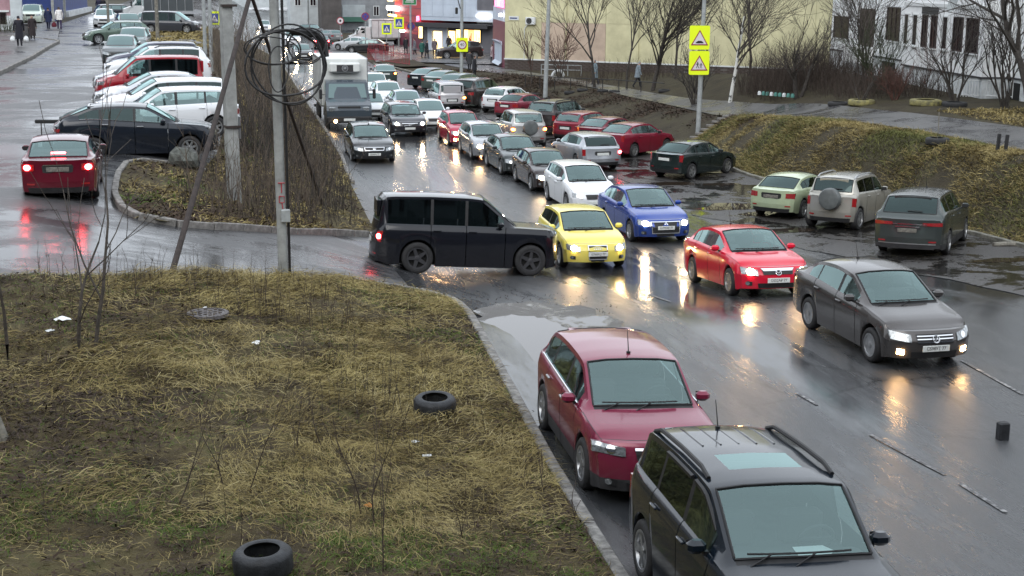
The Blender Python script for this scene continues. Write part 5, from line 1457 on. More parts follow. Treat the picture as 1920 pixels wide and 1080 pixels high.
b = MB(); b.lathe([(.24, .0), (.24, .02), (.18, .03), (.18, .0)], 18, 'y', 0, Matrix.Translation((u - .08, .365, z)), True); b.lathe([(.17, .005), (.001, .006)], 14, 'y', 1, Matrix.Translation((u - .08, .365, z))); b.build('fan_grille', [M['black'], M['clad']], ac)
b = MB(); b.tube([(u - .30, .1, z - .3), (u - .55, .08, z - .55), (u - .62, .07, z - .7), (u - .62, .07, .9)], .035, 6); b.build('drain_pipe', M['winwhite'], yb)
for px in (1062, 1198):
    u, z = on_wall(MY, px, 40); b = MB(); b.cyl((u, .08, .95), (u, .08, 17), .06, 8); b.build('downpipe', M['yellow'], yb, True)

# --- white block of flats on the right
MH = frame_local((38.6, 89.2, 2.35), (-.0995, -1.0), (-1.0, .0995))
wb_ = bpy.data.objects.new('white_block', None); COL.objects.link(wb_); wb_.matrix_world = MH
tag(wb_, "white block of flats with dark windows and a glazed loggia bay beside the upper path", 'building')
b = MB(); b.box(0, 45, -12, 0, 1.05, 17); b.build('wall', M['whitew'], wb_)
b = MB(); b.box(-.02, 45, -12, .04, -.6, 1.0); b.build('plinth', M['plinth'], wb_)
b = MB(); b.box(-.04, 45, -.1, .10, 1.0, 1.08); b.build('plinth_ledge', M['roofdark'], wb_)
for zj in (4.0, 6.9, 9.8):
    b = MB(); b.box(-.01, 45, -.02, .012, zj - .02, zj + .02); b.build('panel_joint', M['plinth'], wb_)
def window(par, u0, u1, z0, z1, off, frame, nm=2, sill=True):
    fr = MB(); t = .06
    fr.box(u0, u1, off - .02, off + .05, z0, z0 + t); fr.box(u0, u1, off - .02, off + .05, z1 - t, z1)
    fr.box(u0, u0 + t, off - .02, off + .05, z0 + t, z1 - t); fr.box(u1 - t, u1, off - .02, off + .05, z0 + t, z1 - t)
    for k in range(1, nm):
        uu = u0 + (u1 - u0) * k / nm; fr.box(uu - .025, uu + .025, off - .015, off + .045, z0 + t, z1 - t)
    w = fr.build('window', frame, par)
    for k in range(nm):
        a = u0 + t * .8 + (u1 - u0 - t * 1.6) * k / nm; c_ = u0 + t * .8 + (u1 - u0 - t * 1.6) * (k + 1) / nm
        g_ = MB(); g_.box(a + .02, c_ - .02, off - .01, off + .012, z0 + t * .8, z1 - t * .8); g_.build('pane', M['winglass'], w)
    if sill:
        s_ = MB(); s_.box(u0 - .06, u1 + .06, off, off + .14, z0 - .06, z0); s_.build('sill', M['winwhite'], w)
    return w
def wu(px, py, off=0.): return on_wall(MH, px, py, off)
window(wb_, wu(1564, 50)[0], wu(1592, 50)[0], wu(1578, 72)[1], wu(1578, 30)[1], .0, M['winbrown'], 2)
u0, z0 = wu(1661, 78); u1, z1 = wu(1690, 14)
window(wb_, u0, u1, wu(1675, 77)[1], wu(1675, 13)[1], .0, M['winbrown'], 3)
# recessed balcony at the left
ua, ub = wu(1612, 40)[0], wu(1641, 40)[0]
b = MB(); b.box(ua, ub, -.01, .02, wu(1626, 92)[1], wu(1626, 16)[1]); b.build('balcony_recess', M['winbrown'], wb_)
b = MB(); b.box(ua - .1, ub + .1, .0, .9, wu(1626, 95)[1] - .7, wu(1626, 95)[1] + .25); b.build('balcony_front', M['whitep'], wb_)
# loggia bay
bo = 1.45
B0, B1 = wu(1692, 100, bo)[0], wu(1842, 120, bo)[0]
b = MB(); b.box(B0, B1, 0, bo, 1.08, 17); bay = b.build('loggia_bay', M['whitep'], wb_)
b = MB(); b.box(B0 + .05, B1 - .05, .04, bo - .06, -.6, 1.0); b.build('bay_plinth', M['plinth'], wb_)
b = MB(); b.box(B0 - .02, B1 + .02, 0, bo + .06, 1.0, 1.08); b.build('bay_ledge', M['roofdark'], wb_)
b = MB(); b.box(B0 - .01, B1 + .01, bo, bo + .07, 4.15, 4.33); b.build('bay_floor_band', M['winwhite'], wb_)
wins = [(1695, 1704, 0), (1711, 1721, 0), (1729, 1739, 1), (1746, 1757, 1), (1767, 1778, 0), (1788, 1806, 1), (1813, 1836, 1)]
for a, c_, dk in wins:
    u0, u1 = wu(a, 60, bo)[0], wu(c_, 60, bo)[0]
    window(wb_, u0, u1, 2.10, 3.75, bo + .01, M['winbrown'] if dk else M['winwhite'], 1 if not dk else 2, True)
for k in range(9):
    u = B0 + (B1 - B0) * (k + .5) / 9
    b = MB(); b.box(u - .015, u + .015, bo, bo + .018, 1.1, 2.02); b.build('loggia_batten', M['winwhite'], wb_)
u0, u1 = wu(1731, 40, bo)[0], wu(1757, 40, bo)[0]
b = MB(); b.box(u0 - .15, u1 + .15, bo + .01, bo + .05, 3.78, 4.13); b.build('dark_lintel', M['clad'], wb_)
for px0, px1, of in ((1655, 1678, 0), (1800, 1822, 0.)):
    u0, u1 = wu(px0, 150, of)[0], wu(px1, 150, of)[0]
    if of == 0. and px0 > 1700: u0, u1 = B1 + .15, B1 + 1.1
    b = MB(); b.box(u0, u1, .045, .09, -.2, .85); b.build('cellar_opening', M['belly'], wb_)
# satellite dish
u, z = wu(1812, 8, bo)
b = MB(); T = Matrix.Translation((u, bo + .55, z + .05)) @ Matrix.Rotation(rad(-72), 4, 'X')
b.lathe([(.001, 0), (.2, .015), (.38, .06), (.52, .125), (.52, .14), (.38, .075), (.001, .02)], 22, 'z', 0, T)
b.tube([(u, bo, z - .1), (u, bo + .5, z)], .025, 6); b.tube([T @ Vector((0, -.5, .12)), T @ Vector((0, 0, .5))], .012, 5)
dsh = b.build('satellite_dish', M['conc2'], None, True); dsh.matrix_world = MH
tag(dsh, "round grey satellite dish fixed high on the white loggia bay", 'satellite dish')

# --- shop with red tower, lit windows, awning
gs = .30
def facing(px, Y):
    """frame for a wall that faces down the street, starting at pixel column px at distance Y"""
    p = gy(px, 60, Y); return p
pL, pR = gy(790, 95, 150.0), gy(926, 95, 143.0)
dS = (pR - pL); MS = frame_local((pL.x, pL.y, gs), (dS.x, dS.y), (dS.y, -dS.x)); LS = Vector((dS.x, dS.y)).length
shop = bpy.data.objects.new('shop', None); COL.objects.link(shop); shop.matrix_world = MS
tag(shop, "grey shop with glowing yellow windows, awning and pale panels above", 'shop')
def su(px, py): return on_wall(MS, px, py)
zA = su(850, 46)[1]
b = MB(); b.box(0, LS, -8, 0, -.5, zA); b.build('ground_floor', M['grey'], shop)
b = MB(); b.box(0, LS, -8, .02, zA + .35, 12); b.build('upper_wall', M['greyl'], shop)
for k in range(5):
    for j in range(2):
        u0 = LS * .01 + LS * .76 * k / 5; b = MB(); zz = zA + .75 + j * 1.25
        b.box(u0 + .02, u0 + LS * .76 / 5 - .02, .02, .06, zz, zz + 1.2); b.build('facade_panel', M['greyl'], shop)
b = MB(); b.box(LS * .78, LS * .99, .02, .08, zA + 1.5, 12); b.build('dark_panel', M['grey'], shop)
b = MB(); b.box(-.2, LS, -.1, 1.2, zA, zA + .12); b.box(-.2, LS, 1.1, 1.25, zA - .28, zA + .14); b.build('awning', M['roofdark'], shop)
for px0, px1, y0, y1, mt in ((842, 854, 58, 92, 'lit_window'), (786, 793, 50, 74, 'lit_window'), (846, 850, 60, 72, 'lit_white'), (856, 869, 55, 76, 'lit_window'), (871, 879, 55, 84, 'lit_window'), (880, 888, 55, 84, 'lit_warm'), (889, 901, 55, 84, 'lit_window')):
    u0, u1 = su(px0, 70)[0], su(px1, 70)[0]; z0, z1 = su(850, y1)[1], su(850, y0)[1]
    fr = MB(); fr.box(u0 - .12, u1 + .12, .0, .05, z0 - .12, z1 + .12); w = fr.build('window', M['black'], shop)
    g_ = MB(); g_.box(u0, u1, .052, .07, z0, z1); g_.build('lit_pane', M[mt], w)
    gd = MB()
    for k in range(4):
        q = u0 + (u1 - u0) * RNG.uniform(.05, .8); gd.box(q, q + (u1 - u0) * RNG.uniform(.08, .2), .072, .09, z0 + (z1 - z0) * RNG.uniform(.0, .3), z0 + (z1 - z0) * RNG.uniform(.4, .8))
    gd.build('goods', M['lit_warm'] if mt == 'lit_window' else M['amber_lens'], w)
u0, u1 = su(803, 70)[0], su(841, 70)[0]
b = MB(); zt = su(820, 47)[1]
b.rbox(u0, su(812, 70)[0], .0, .18, .0, zt, .05); b.rbox(su(830, 70)[0], u1, .0, .18, .0, zt, .05); b.rbox(u0 + .02, u1 - .02, .01, .17, zt - .6, zt, .05); po = b.build('door_portal', M['greyl'], shop, True)
b = MB(); b.box(su(813, 70)[0], su(829, 70)[0], .02, .05, 0, zt - .62); b.build('door', M['lit_window'], shop)
b = MB(); u, z = su(880, 29); b.box(su(896, 29)[0], su(921, 29)[0], .1, .25, z - .18, z + .12); b.build('light_strip', M['lit_white'], shop)
# red tower of the next shop
pa, pb_ = gy(741, 90, 165.0), gy(790, 90, 152.0); dT = pb_ - pa
MT = frame_local((pa.x, pa.y, .2), (dT.x, dT.y), (dT.y, -dT.x)); LT = Vector((dT.x, dT.y)).length
tw = bpy.data.objects.new('red_shop', None); COL.objects.link(tw); tw.matrix_world = MT
tag(tw, "bright red shop tower behind the crossing signs with glowing white and yellow boxes", 'shop')
b = MB(); zt = on_wall(MT, 765, 62)[1]; b.box(0, LT, -6, 0, zt, 14); b.build('red_wall', M['red'], tw)
b = MB(); b.box(.02, LT, -6, -.02, -.4, zt); b.build('ground_floor', M['maroon'], tw)
for j in range(6):
    b = MB(); b.box(LT * .02, LT * .98, .0, .03, zt + .3 + j * .8, zt + .36 + j * .8); b.build('facade_joint', M['maroon'], tw)
for px0, px1, y0, y1, mt, nm in ((732, 753, 10, 21, 'lit_white', 'white_light_box'), (735, 748, 26, 32, 'lit_yellow', 'yellow_light_box'), (734, 741, -4, 3, 'lit_yellow', 'yellow_lamp')):
    u0, z1 = on_wall(MT, px0, y0); u1, z0 = on_wall(MT, px1, y1)
    b = MB(); b.rbox(u0, u1, .2, .5, z0, z1, .08); b.box((u0 + u1) / 2 - .04, (u0 + u1) / 2 + .04, -.1, .2, (z0 + z1) / 2 - .04, (z0 + z1) / 2 + .04); b.build(nm, M[mt], tw, True)
u, z = on_wall(MT, 760, 58); b = MB(); b.rbox(u - .35, u + .35, .1, .6, z - .12, z + .14, .06); b.build('entrance_lamp', M['lit_white'], tw, True)
b = MB(); u, z = on_wall(MT, 787, 36)
b.prism([(-.35, -.25), (.35, -.1), (.2, .35), (-.3, .3)], .1, .3, 0, Matrix.Translation((u, 0, z)) @ Matrix.Rotation(rad(90), 4, 'X') @ Matrix.Scale(-1, 4, (0, 0, 1))); b.build('red_sign', M['lit_pink'], tw)
# maroon shop by the yellow wall
pa, pb_ = gy(924, 100, 128.0), gy(946, 105, 119.5); dT = pb_ - pa
MM = frame_local((pa.x, pa.y, .25), (dT.x, dT.y), (dT.y, -dT.x)); LM = Vector((dT.x, dT.y)).length
mr_ = bpy.data.objects.new('maroon_shop', None); COL.objects.link(mr_); mr_.matrix_world = MM
tag(mr_, "narrow maroon shop front with a pink glowing sign squeezed beside the yellow wall", 'shop')
z1 = on_wall(MM, 935, 38)[1]; z2 = on_wall(MM, 935, 12)[1]
b = MB(); b.box(0, LM, -5, 0, -.4, z1); b.build('maroon_wall', M['maroon'], mr_)
b = MB(); b.box(0, LM, -5, -.01, z1, z2); b.build('pale_band', M['greyl'], mr_)
b = MB(); b.box(0, LM, -5, 0, z2, 14); b.build('sign_wall', M['maroon'], mr_)
u0, zz0 = on_wall(MM, 931, 12); u1, zz1 = on_wall(MM, 945, 0)
b = MB(); b.box(LM * .25, LM * .98, .02, .12, zz0, zz0 + .75); sgn = b.build('sign_board', M['lit_pink'], mr_)
t = bpy.data.objects.new('sign_lettering', text_mesh("IV", .75, M['lit_white'])); link(t, sgn)
t.matrix_local = Matrix.Translation((LM * .62, .13, zz0 + .38)) @ Matrix(((1, 0, 0, 0), (0, 0, 1, 0), (0, 1, 0, 0), (0, 0, 0, 1))) @ Matrix.Diagonal((2.2, 1, 1, 1))
b = MB(); b.rbox(LM * .2, LM * .8, .02, .05, .2, 2.2, .3); b.build('door_glass', M['greyl'], mr_)
u, z = on_wall(MM, 944, 28); b = MB(); b.rbox(u - .18, u + .18, .1, .4, z - .14, z + .14, .06); b.build('wall_lamp', M['lit_white'], mr_, True)

# --- far blocks along the main road
def far_block(label, px0, px1, Y, base, top, m, rows, cols, depth=10, winm=None, yr=None, nm='apartment_block', Y1=None):
    a, c_ = gy(px0, 50, Y), gy(px1, 50, Y1 or Y); d = c_ - a
    Mx = frame_local((a.x, a.y, base), (d.x, d.y), (d.y, -d.x)); Lw = Vector((d.x, d.y)).length
    o = bpy.data.objects.new(nm, None); COL.objects.link(o); o.matrix_world = Mx; tag(o, label, 'building')
    b = MB(); b.box(0, Lw, -depth, 0, -1.5, top); b.build('wall', m, o)
    for r_ in range(rows):
        for k in range(cols):
            u0 = Lw * (k + .28) / cols; u1 = Lw * (k + .72) / cols; z0 = 1.4 + r_ * 2.9
            fr = MB(); fr.box(u0, u1, 0, .06, z0, z0 + 1.5); w = fr.build('window', M['winwhite'], o)
            g_ = MB(); g_.box(u0 + .12, (u0 + u1) / 2 - .05, .05, .08, z0 + .12, z0 + 1.38); g_.box((u0 + u1) / 2 + .05, u1 - .12, .05, .08, z0 + .12, z0 + 1.38); g_.build('pane', M['winglass'], w)
    b = MB(); b.box(-.2, Lw + .2, -depth, .3, top, top + .3); b.build('roof_edge', M['roofdark'], o)
    return o, Mx, Lw
M['farwhite'] = mat("far_white_render", (.50, .54, .55), .8, noise=.12, nscale=.8)
M['fargrey'] = mat("far_grey_panel", (.26, .27, .28), .85, noise=.2, nscale=.8)
M['farbrown'] = mat("far_dark_shed", (.075, .068, .065), .8, noise=.25, nscale=.8)
M['fargreen'] = mat("far_green_band", (.08, .20, .15), .7)
o, Mx, Lw = far_block("far grey apartment block with green balcony band behind the white van lorry", 640, 745, 215, .6, 16, M['fargrey'], 4, 4)
b = MB(); b.box(Lw * .02, Lw * .42, .02, .9, .6, 1.3); b.build('green_balcony', M['fargreen'], o)
b = MB(); b.box(Lw * .02, Lw * .42, .02, .9, 1.3, 3.0); b.build('glazed_balcony', M['farwhite'], o)
far_block("far small white house with one dark window left of the shed", 545, 602, 205, 2.2, 9, M['farwhite'], 2, 2, nm='house')
far_block("far dark windowless shed between the white house and the apartment block", 603, 641, 198, .8, 12, M['farbrown'], 0, 0, nm='shed')
far_block("far pale block at the top of the main road behind the poles", 430, 560, 330, 2.2, 20, M['farwhite'], 5, 6)
far_block("far brownish block behind the upper car park", 200, 430, 260, 3.6, 20, M['farbrown'], 5, 7)
o, Mx, Lw = far_block("grey annex with small windows between the red tower and the shop", 786, 800, 162, .3, 14, M['fargrey'], 4, 1, 6)
# --- left: blue shop and pink house corner
zb = 3.45
o, Mx, Lw = far_block("dark blue shop front with a doorway at the top left", 44, 104, 150, zb, 9, M['blue'], 0, 0, 8, nm='shop')
b = MB(); b.box(Lw * .90, Lw * .99, .0, .05, -.3, 3); b.build('pale_pilaster', M['concrete'], o)
o2, Mx2, Lw2 = far_block("blue wall with a white kerb running back from the dark doorway", 122, 166, 163, zb, 9, M['blue'], 0, 0, 6, nm='shop', Y1=185)
b = MB(); b.box(-.1, Lw2 + .3, -.1, .5, -.4, .35); b.build('white_kerb', M['plinth'], o2)
b = MB(); b.box(-.6, -.1, -3, .2, -.4, 9); b.build('door_pillar', M['concrete'], o2)
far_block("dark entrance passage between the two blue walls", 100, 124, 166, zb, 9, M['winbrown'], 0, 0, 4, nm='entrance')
pk = gy(0, 62, 116.0)
MP = frame_local((-16.6, 116.5, 3.4), (1, .12), (.12, -1))
o = bpy.data.objects.new('pink_house', None); COL.objects.link(o); o.matrix_world = MP
tag(o, "corner of a pink house with white pilaster and dark window at the left edge", 'building')
uP = on_wall(MP, 41, 30)[0]; uQ = on_wall(MP, 20, 30)[0]
b = MB(); b.box(-14, uQ, -8, 0, 1.2, 12); b.build('pink_wall', M['pink'], o)
b = MB(); b.box(uQ, uP, -8, .12, -.5, 12); b.build('white_pilaster', M['farwhite'], o)
b = MB(); b.box(-14, uQ, -8, .04, -.5, 1.2); b.build('plinth', M['plinth'], o)
b = MB(); b.box(-14, uQ - .1, .02, .12, on_wall(MP, 8, 22)[1] - .02, on_wall(MP, 8, 19)[1]); b.build('white_ledge', M['winwhite'], o)
window(o, on_wall(MP, -12, 30)[0], on_wall(MP, 12, 30)[0], on_wall(MP, 5, 46)[1], on_wall(MP, 5, 23)[1], .03, M['winbrown'], 2)

# ---------------------------------------------------------------- bare trees and shrubs
def bark(name, c, n=.4): return mat(name, c, .85, noise=n, nscale=9, bump=.4, bscale=22)
M['bark'] = bark("dark_wet_bark", (.042, .036, .031)); M['bark2'] = bark("grey_brown_bark", (.055, .046, .038)); M['twig'] = bark("brown_twigs", (.050, .036, .028)); M['twigred'] = bark("reddish_twigs", (.085, .040, .030))
M['twigl'] = bark("pale_brown_twigs", (.10, .078, .058)); M['twiggrn'] = bark("greenish_twigs", (.035, .042, .020))
M['birch'] = mat("birch_bark", (.55, .55, .52), .7, col2=(.03, .03, .03), nscale=3.2, lo=.38, hi=.46, detail=3)

def grow(mb, mb2, p, d, L, r, lev, rng, spread, up, nseg=4, minr=.004):
    pts = [p.copy()]; rr = [r]; q = p.copy(); dd = d.copy()
    for i in range(nseg):
        dd = (dd + Vector((rng.gauss(0, .13), rng.gauss(0, .13), rng.gauss(0, .08) + up * .06))).normalized()
        q = q + dd * (L / nseg); pts.append(q.copy()); rr.append(max(minr, r * (1 - .62 * (i + 1) / nseg)))
    (mb if lev == 0 else mb2).tube(pts, rr, 7 if lev == 0 else (5 if lev == 1 else 3), 0, False)
    if lev >= rng.maxlev: return
    nb = rng.nbr[lev]
    for k in range(nb):
        t = rng.uniform(.30 if lev == 0 else .15, 1.0) if k < nb - 1 else 1.0
        i = min(nseg - 1, int(t * nseg)); f = t * nseg - i
        b0 = pts[i].lerp(pts[i + 1], f)
        base = (pts[i + 1] - pts[i]).normalized()
        ax = Vector((rng.gauss(0, 1), rng.gauss(0, 1), rng.gauss(0, .5)))
        ax = (ax - base * ax.dot(base)).normalized()
        a = spread * rng.uniform(.6, 1.25) * (1 if k < nb - 1 else .4)
        nd = (base * math.cos(a) + ax * math.sin(a) + Vector((0, 0, up * .35))).normalized()
        rb = max(minr, (rr[i] * (1 - f) + rr[i + 1] * f) * rng.uniform(.5, .75))
        grow(mb, mb2, b0, nd, L * rng.uniform(.45, .75), rb, lev + 1, rng, spread, up, 3, minr)

def tree(label, x, y, h, r, m=None, m2=None, levels=4, nbr=(7, 5, 4, 3, 2), spread=.62, up=.5, seed=1, stems=1, lean=(0, 0), name='bare_tree', cat='tree', group=None, z=None, flare=.0, minr=.004, tl=.62):
    rng = random.Random(seed); rng.maxlev = levels; rng.nbr = nbr
    o = empty(name, (x, y, zf(x, y) - .05 if z is None else z)); tag(o, label, cat, group)
    mb, mb2 = MB(), MB()
    for s in range(stems):
        a = 2 * math.pi * s / stems + rng.uniform(-.4, .4)
        k = flare if stems > 1 else 0
        d = Vector((math.cos(a) * k + lean[0], math.sin(a) * k + lean[1], 1)).normalized()
        p = Vector((math.cos(a) * .10 * (stems > 1), math.sin(a) * .10 * (stems > 1), 0))
        grow(mb, mb2, p, d, h * tl * rng.uniform(.85, 1.1), r * rng.uniform(.8, 1.1), 0, rng, spread, up, 5, minr)
    mb.build('trunk', m or M['bark'], o, True); mb2.build('branches', m2 or m or M['bark'], o, True)
    return o
T = tree
T("tall bare tree in front of the pinkish wall beside the first walker", 24.12, 94.2, 8.5, .12, seed=3, minr=.008, levels=4, nbr=(10, 6, 4, 3, 2), spread=.55)
T("slim straight bare tree between the two walkers on the path", 25.82, 92.4, 8.0, .085, seed=4, minr=.008, levels=4, nbr=(9, 5, 4, 2, 2), spread=.4, tl=.9)
T("broad dark bare tree with thick crown right of the two walkers", 26.48, 88.7, 8.5, .14, seed=5, minr=.008, levels=4, nbr=(13, 7, 5, 3, 2), spread=.62, tl=.55)
T("broom-shaped young bare tree near the yellow building's left corner", 21.04, 100.1, 4.0, .06, M['bark2'], M['twigred'], seed=6, minr=.012, levels=2, nbr=(14, 5, 3), spread=.45, tl=.55, up=.9)
T("white-stemmed birch at the bend of the upper path", 26.76, 74.9, 9.0, .12, M['birch'], M['bark2'], seed=7, minr=.007, levels=4, nbr=(11, 6, 5, 3, 2), spread=.7, tl=.6)
T("thicket of dark stems beside the birch behind the yellow signs", 25.6, 77.5, 3.0, .05, seed=8, stems=10, flare=.22, levels=2, nbr=(5, 4, 3), minr=.009, name='bare_shrub', cat='shrub')
T("gnarled forked tree standing before the dark hedge by the yellow wall", 28.52, 69.6, 4.6, .13, M['bark'], M['bark2'], seed=9, stems=2, flare=.3, levels=3, nbr=(6, 6, 5, 3), spread=.75, minr=.008)
T("tall tangle of branches in front of the left end of the white block", 31.2, 68.0, 6.5, .07, M['bark'], M['bark2'], seed=10, stems=3, flare=.22, levels=3, nbr=(8, 6, 5, 3), spread=.6, minr=.008)
T("greenish many-stemmed bush under the left windows of the white block", 31.0, 65.6, 3.4, .035, M['twiggrn'], M['twiggrn'], seed=11, stems=9, flare=.3, levels=2, nbr=(7, 5, 4), spread=.5, minr=.008, name='bare_shrub', cat='shrub')
T("reddish twiggy bush between the two yellow tyre beds", 30.3, 62.4, 1.6, .03, M['twigred'], M['twigred'], seed=12, stems=14, flare=.45, levels=2, nbr=(5, 4, 3), minr=.007, name='bare_shrub', cat='shrub')
T("little tree growing in the left yellow tyre bed", 28.76, 62.6, 1.9, .04, M['bark'], M['bark2'], seed=13, stems=3, flare=.35, levels=2, nbr=(5, 4, 3), minr=.006, z=zf(28.76, 62.6) + .1)
T("thin pale sapling before the loggia bay", 32.2, 63.2, 2.7, .03, M['bark2'], M['twigred'], seed=14, stems=4, flare=.25, levels=2, nbr=(5, 4, 2), minr=.006)
T("many-forked dark tree in front of the loggia bay's right part", 31.96, 59.83, 4.3, .055, M['bark'], M['bark'], seed=15, stems=6, flare=.36, levels=2, nbr=(6, 5, 4), spread=.5, minr=.007)
T("vase-shaped dark tree near the right edge by the picket fence", 33.3, 57.9, 5.2, .05, M['bark'], M['bark'], seed=16, stems=8, flare=.34, levels=2, nbr=(7, 5, 4), spread=.5, minr=.007)
T("thick dark trunk cut by the right edge of the view", 33.05, 55.4, 9.0, .17, M['bark'], M['bark'], seed=17, levels=3, nbr=(9, 6, 5, 3), spread=.9, tl=.6, minr=.009, lean=(-.02, 0))
T("slender bare tree behind the walkers against the yellow wall", 29.5, 93.5, 7.5, .11, M['bark2'], M['bark2'], seed=18, levels=4, nbr=(9, 6, 4, 3, 2), spread=.6, minr=.008)
T("second bare tree against the yellow wall left of the sign pole", 30.0, 88.0, 7.5, .11, M['bark2'], M['bark2'], seed=19, levels=4, nbr=(10, 6, 4, 3, 2), spread=.65, minr=.008)
T("thin bare tree against the yellow wall close to the birch", 30.6, 82.5, 7.8, .10, M['bark2'], M['bark2'], seed=20, levels=4, nbr=(9, 6, 4, 3, 2), spread=.65, minr=.008)
T("bushy sapling in front of the pinkish wall panel", 23.9, 104.0, 4.2, .05, M['bark2'], M['twigred'], seed=21, stems=5, flare=.4, levels=2, nbr=(8, 5, 4), spread=.7, minr=.012)
# small street-side saplings in front
S_ = [("forked sapling left of the manhole, its fork level with the red sedan", -2.38, 22.44, 3.1, .045, (-.10, .0), 22),
      ("thin sapling just right of the forked sapling on the lawn", -2.2, 22.9, 3.4, .034, (-.03, .0), 23),
      ("thin dark sapling at the left edge of the lawn", -3.35, 21.76, 3.2, .036, (-.06, 0), 24)]
for lb, x, y, h, r, ln, sd_ in S_:
    T(lb, x, y, h, r, M['bark2'], M['bark2'], seed=sd_, levels=2, nbr=(4, 3, 2), spread=.55, lean=ln, minr=.006, tl=.72, name='sapling', up=.35)
# leaning pale post at the left edge
b = MB(); p0 = Vector((-2.93, 18.7, zf(-2.93, 18.7) - .1)); b.tube([p0, p0 + Vector((-.38, .1, 1.25))], [.075, .06], 9); tag(b.build('leaning_post', M['wood'], None, True), "pale grey post leaning out of the left edge of the lawn", 'post')

def twig_mass(name, label, pts, h, r, m, n, jit, seed=1, cat='shrub', lean=.18, side=3, kind='stuff'):
    rng = random.Random(seed); mb = MB()
    for i in range(n):
        x, y = pts(rng); z = zf(x, y) + .05
        hh = h * rng.uniform(.4, 1.15)
        d = Vector((rng.gauss(0, lean), rng.gauss(0, lean), 1)).normalized()
        p = Vector((x, y, z)); q = p + d * hh * .55; e = q + (d + Vector((rng.gauss(0, .2), rng.gauss(0, .2), .1))).normalized() * hh * .45
        mb.tube([p, q, e], [r, r * .7, r * .3], 3, 0, False)
        for k in range(side):
            t = rng.uniform(.25, .95); a = p.lerp(q, t) if t < .6 else q.lerp(e, (t - .6) / .4)
            dv = (d + Vector((rng.gauss(0, .5), rng.gauss(0, .5), .1))).normalized()
            mb.tube([a, a + dv * hh * rng.uniform(.15, .35)], [r * .5, r * .25], 3, 0, False)
    o = mb.build(name, m); o["kind"] = kind
    if label: o["label"] = label
    return o
def med_pts(y0, y1, u0, u1):
    def f(rng):
        y = y0 + (y1 - y0) * rng.random() ** 1.2
        a, b_ = np.interp(y, ML_Y, ML_X) + .15, np.interp(y, MR_Y, MR_X) - .15
        return a + (b_ - a) * rng.uniform(u0, u1), y
    return f
twig_mass('brushwood', None, med_pts(37.0, 62, .30, .95), 1.3, .011, M['bark'], 520, .2, 31)
twig_mass('brushwood', None, med_pts(46, 100, .10, .72), 2.0, .015, M['bark'], 600, .2, 32)
twig_mass('brushwood', None, med_pts(36.5, 50, .45, .85), 2.1, .012, M['twigl'], 220, .2, 33)
twig_mass('brushwood', None, med_pts(50, 112, .05, .60), 2.8, .017, M['twigl'], 360, .2, 41, side=5)
twig_mass('dry_stalks', None, lambda rng: (rng.uniform(-3.6, 2.2), rng.uniform(24.5, 28.2)), .75, .006, M['twig'], 130, .2, 42, side=3, lean=.08)
twig_mass('dry_stalks', None, lambda rng: (rng.uniform(-2.5, 4.0), rng.uniform(15, 29)), .62, .005, M['twig'], 190, .2, 34, side=2, lean=.10)
twig_mass('dry_stalks', None, lambda rng: (rng.gauss(2.2, .5), rng.gauss(20.6, 1.2)), .7, .005, M['bark2'], 60, .2, 35, side=3, lean=.08)
twig_mass('hedge', None, lambda rng: (rng.uniform(27.6, 33.0), rng.uniform(70.5, 77)), 2.0, .010, M['twig'], 1300, .2, 36, side=4)
twig_mass('hedge', None, lambda rng: (rng.uniform(28.8, 33.6), rng.uniform(62.5, 70)), 1.2, .010, M['twig'], 900, .2, 37, side=4)
twig_mass('hedge', None, lambda rng: (rng.uniform(23.5, 31.0), rng.uniform(96, 104)), 1.3, .014, M['twig'], 260, .2, 38, side=3)
twig_mass('hedge', None, lambda rng: (rng.uniform(-17.5, -13.9), rng.uniform(112, 115)), 1.1, .014, M['twiggrn'], 160, .2, 39, side=3)
stk = [(.1, 16.9, 1.2), (-.2, 17.0, .9), (1.52, 16.0, 1.3), (1.4, 16.3, 1.1), (1.46, 14.4, 1.4), (.8, 18.2, .8), (1.1, 18.5, .8), (3.84, 17.0, .5), (3.95, 16.0, .5), (2.5, 15.4, .6), (-.76, 16.44, 1.2)]
WL = ["forked weed stalk left of centre on the lower lawn, taller of a pair", "shorter weed stalk of the left pair on the lower lawn", "tall weed stalk beside the orange scrap, right of it", "weed stalk just behind the orange scrap", "long bare weed stalk rising from the bottom edge right of the cut tyre",
      "low weed in the middle of the straw, left one", "low weed in the middle of the straw, right one", "weed on the kerb beside the cherry crossover's front wheel", "weed on the kerb beside the black SUV's tail", "small weed on the bare patch near the kerb", "weed stalk standing farthest left on the lower lawn"]
for i, (x, y, h) in enumerate(stk):
    T(WL[i], x, y, h, .011, M['twig'], M['twig'], seed=60 + i, levels=1, nbr=(3, 2), spread=.4, minr=.0035, tl=.95, name='weed_stalk', cat='weed', group="dry weed stalks on the lawn")

# two unseen blocks, behind camera and left, added so car paint reflects something dark
far_o = bpy.data.objects.new('unseen_camera_block', None); COL.objects.link(far_o); far_o.location = (0, -1.2, 0)
tag(far_o, "unseen dark apartment block behind the viewpoint, added for car windows and paint to mirror", 'building')
b = MB(); b.box(-45, 42, -12, 0, -1, 15); b.build('wall', mat("dark_block_wall", (.10, .11, .125), .9, noise=.2, nscale=2), far_o)
for r_ in range(5):
    for k in range(22):
        u = -43 + k * 3.9; g_ = MB(); g_.box(u, u + 1.7, -.02, .04, 1.2 + r_ * 2.9 + (1.6 if r_ > 6 else 0), 2.7 + r_ * 2.9); g_.build('window', M['winglass'], far_o)

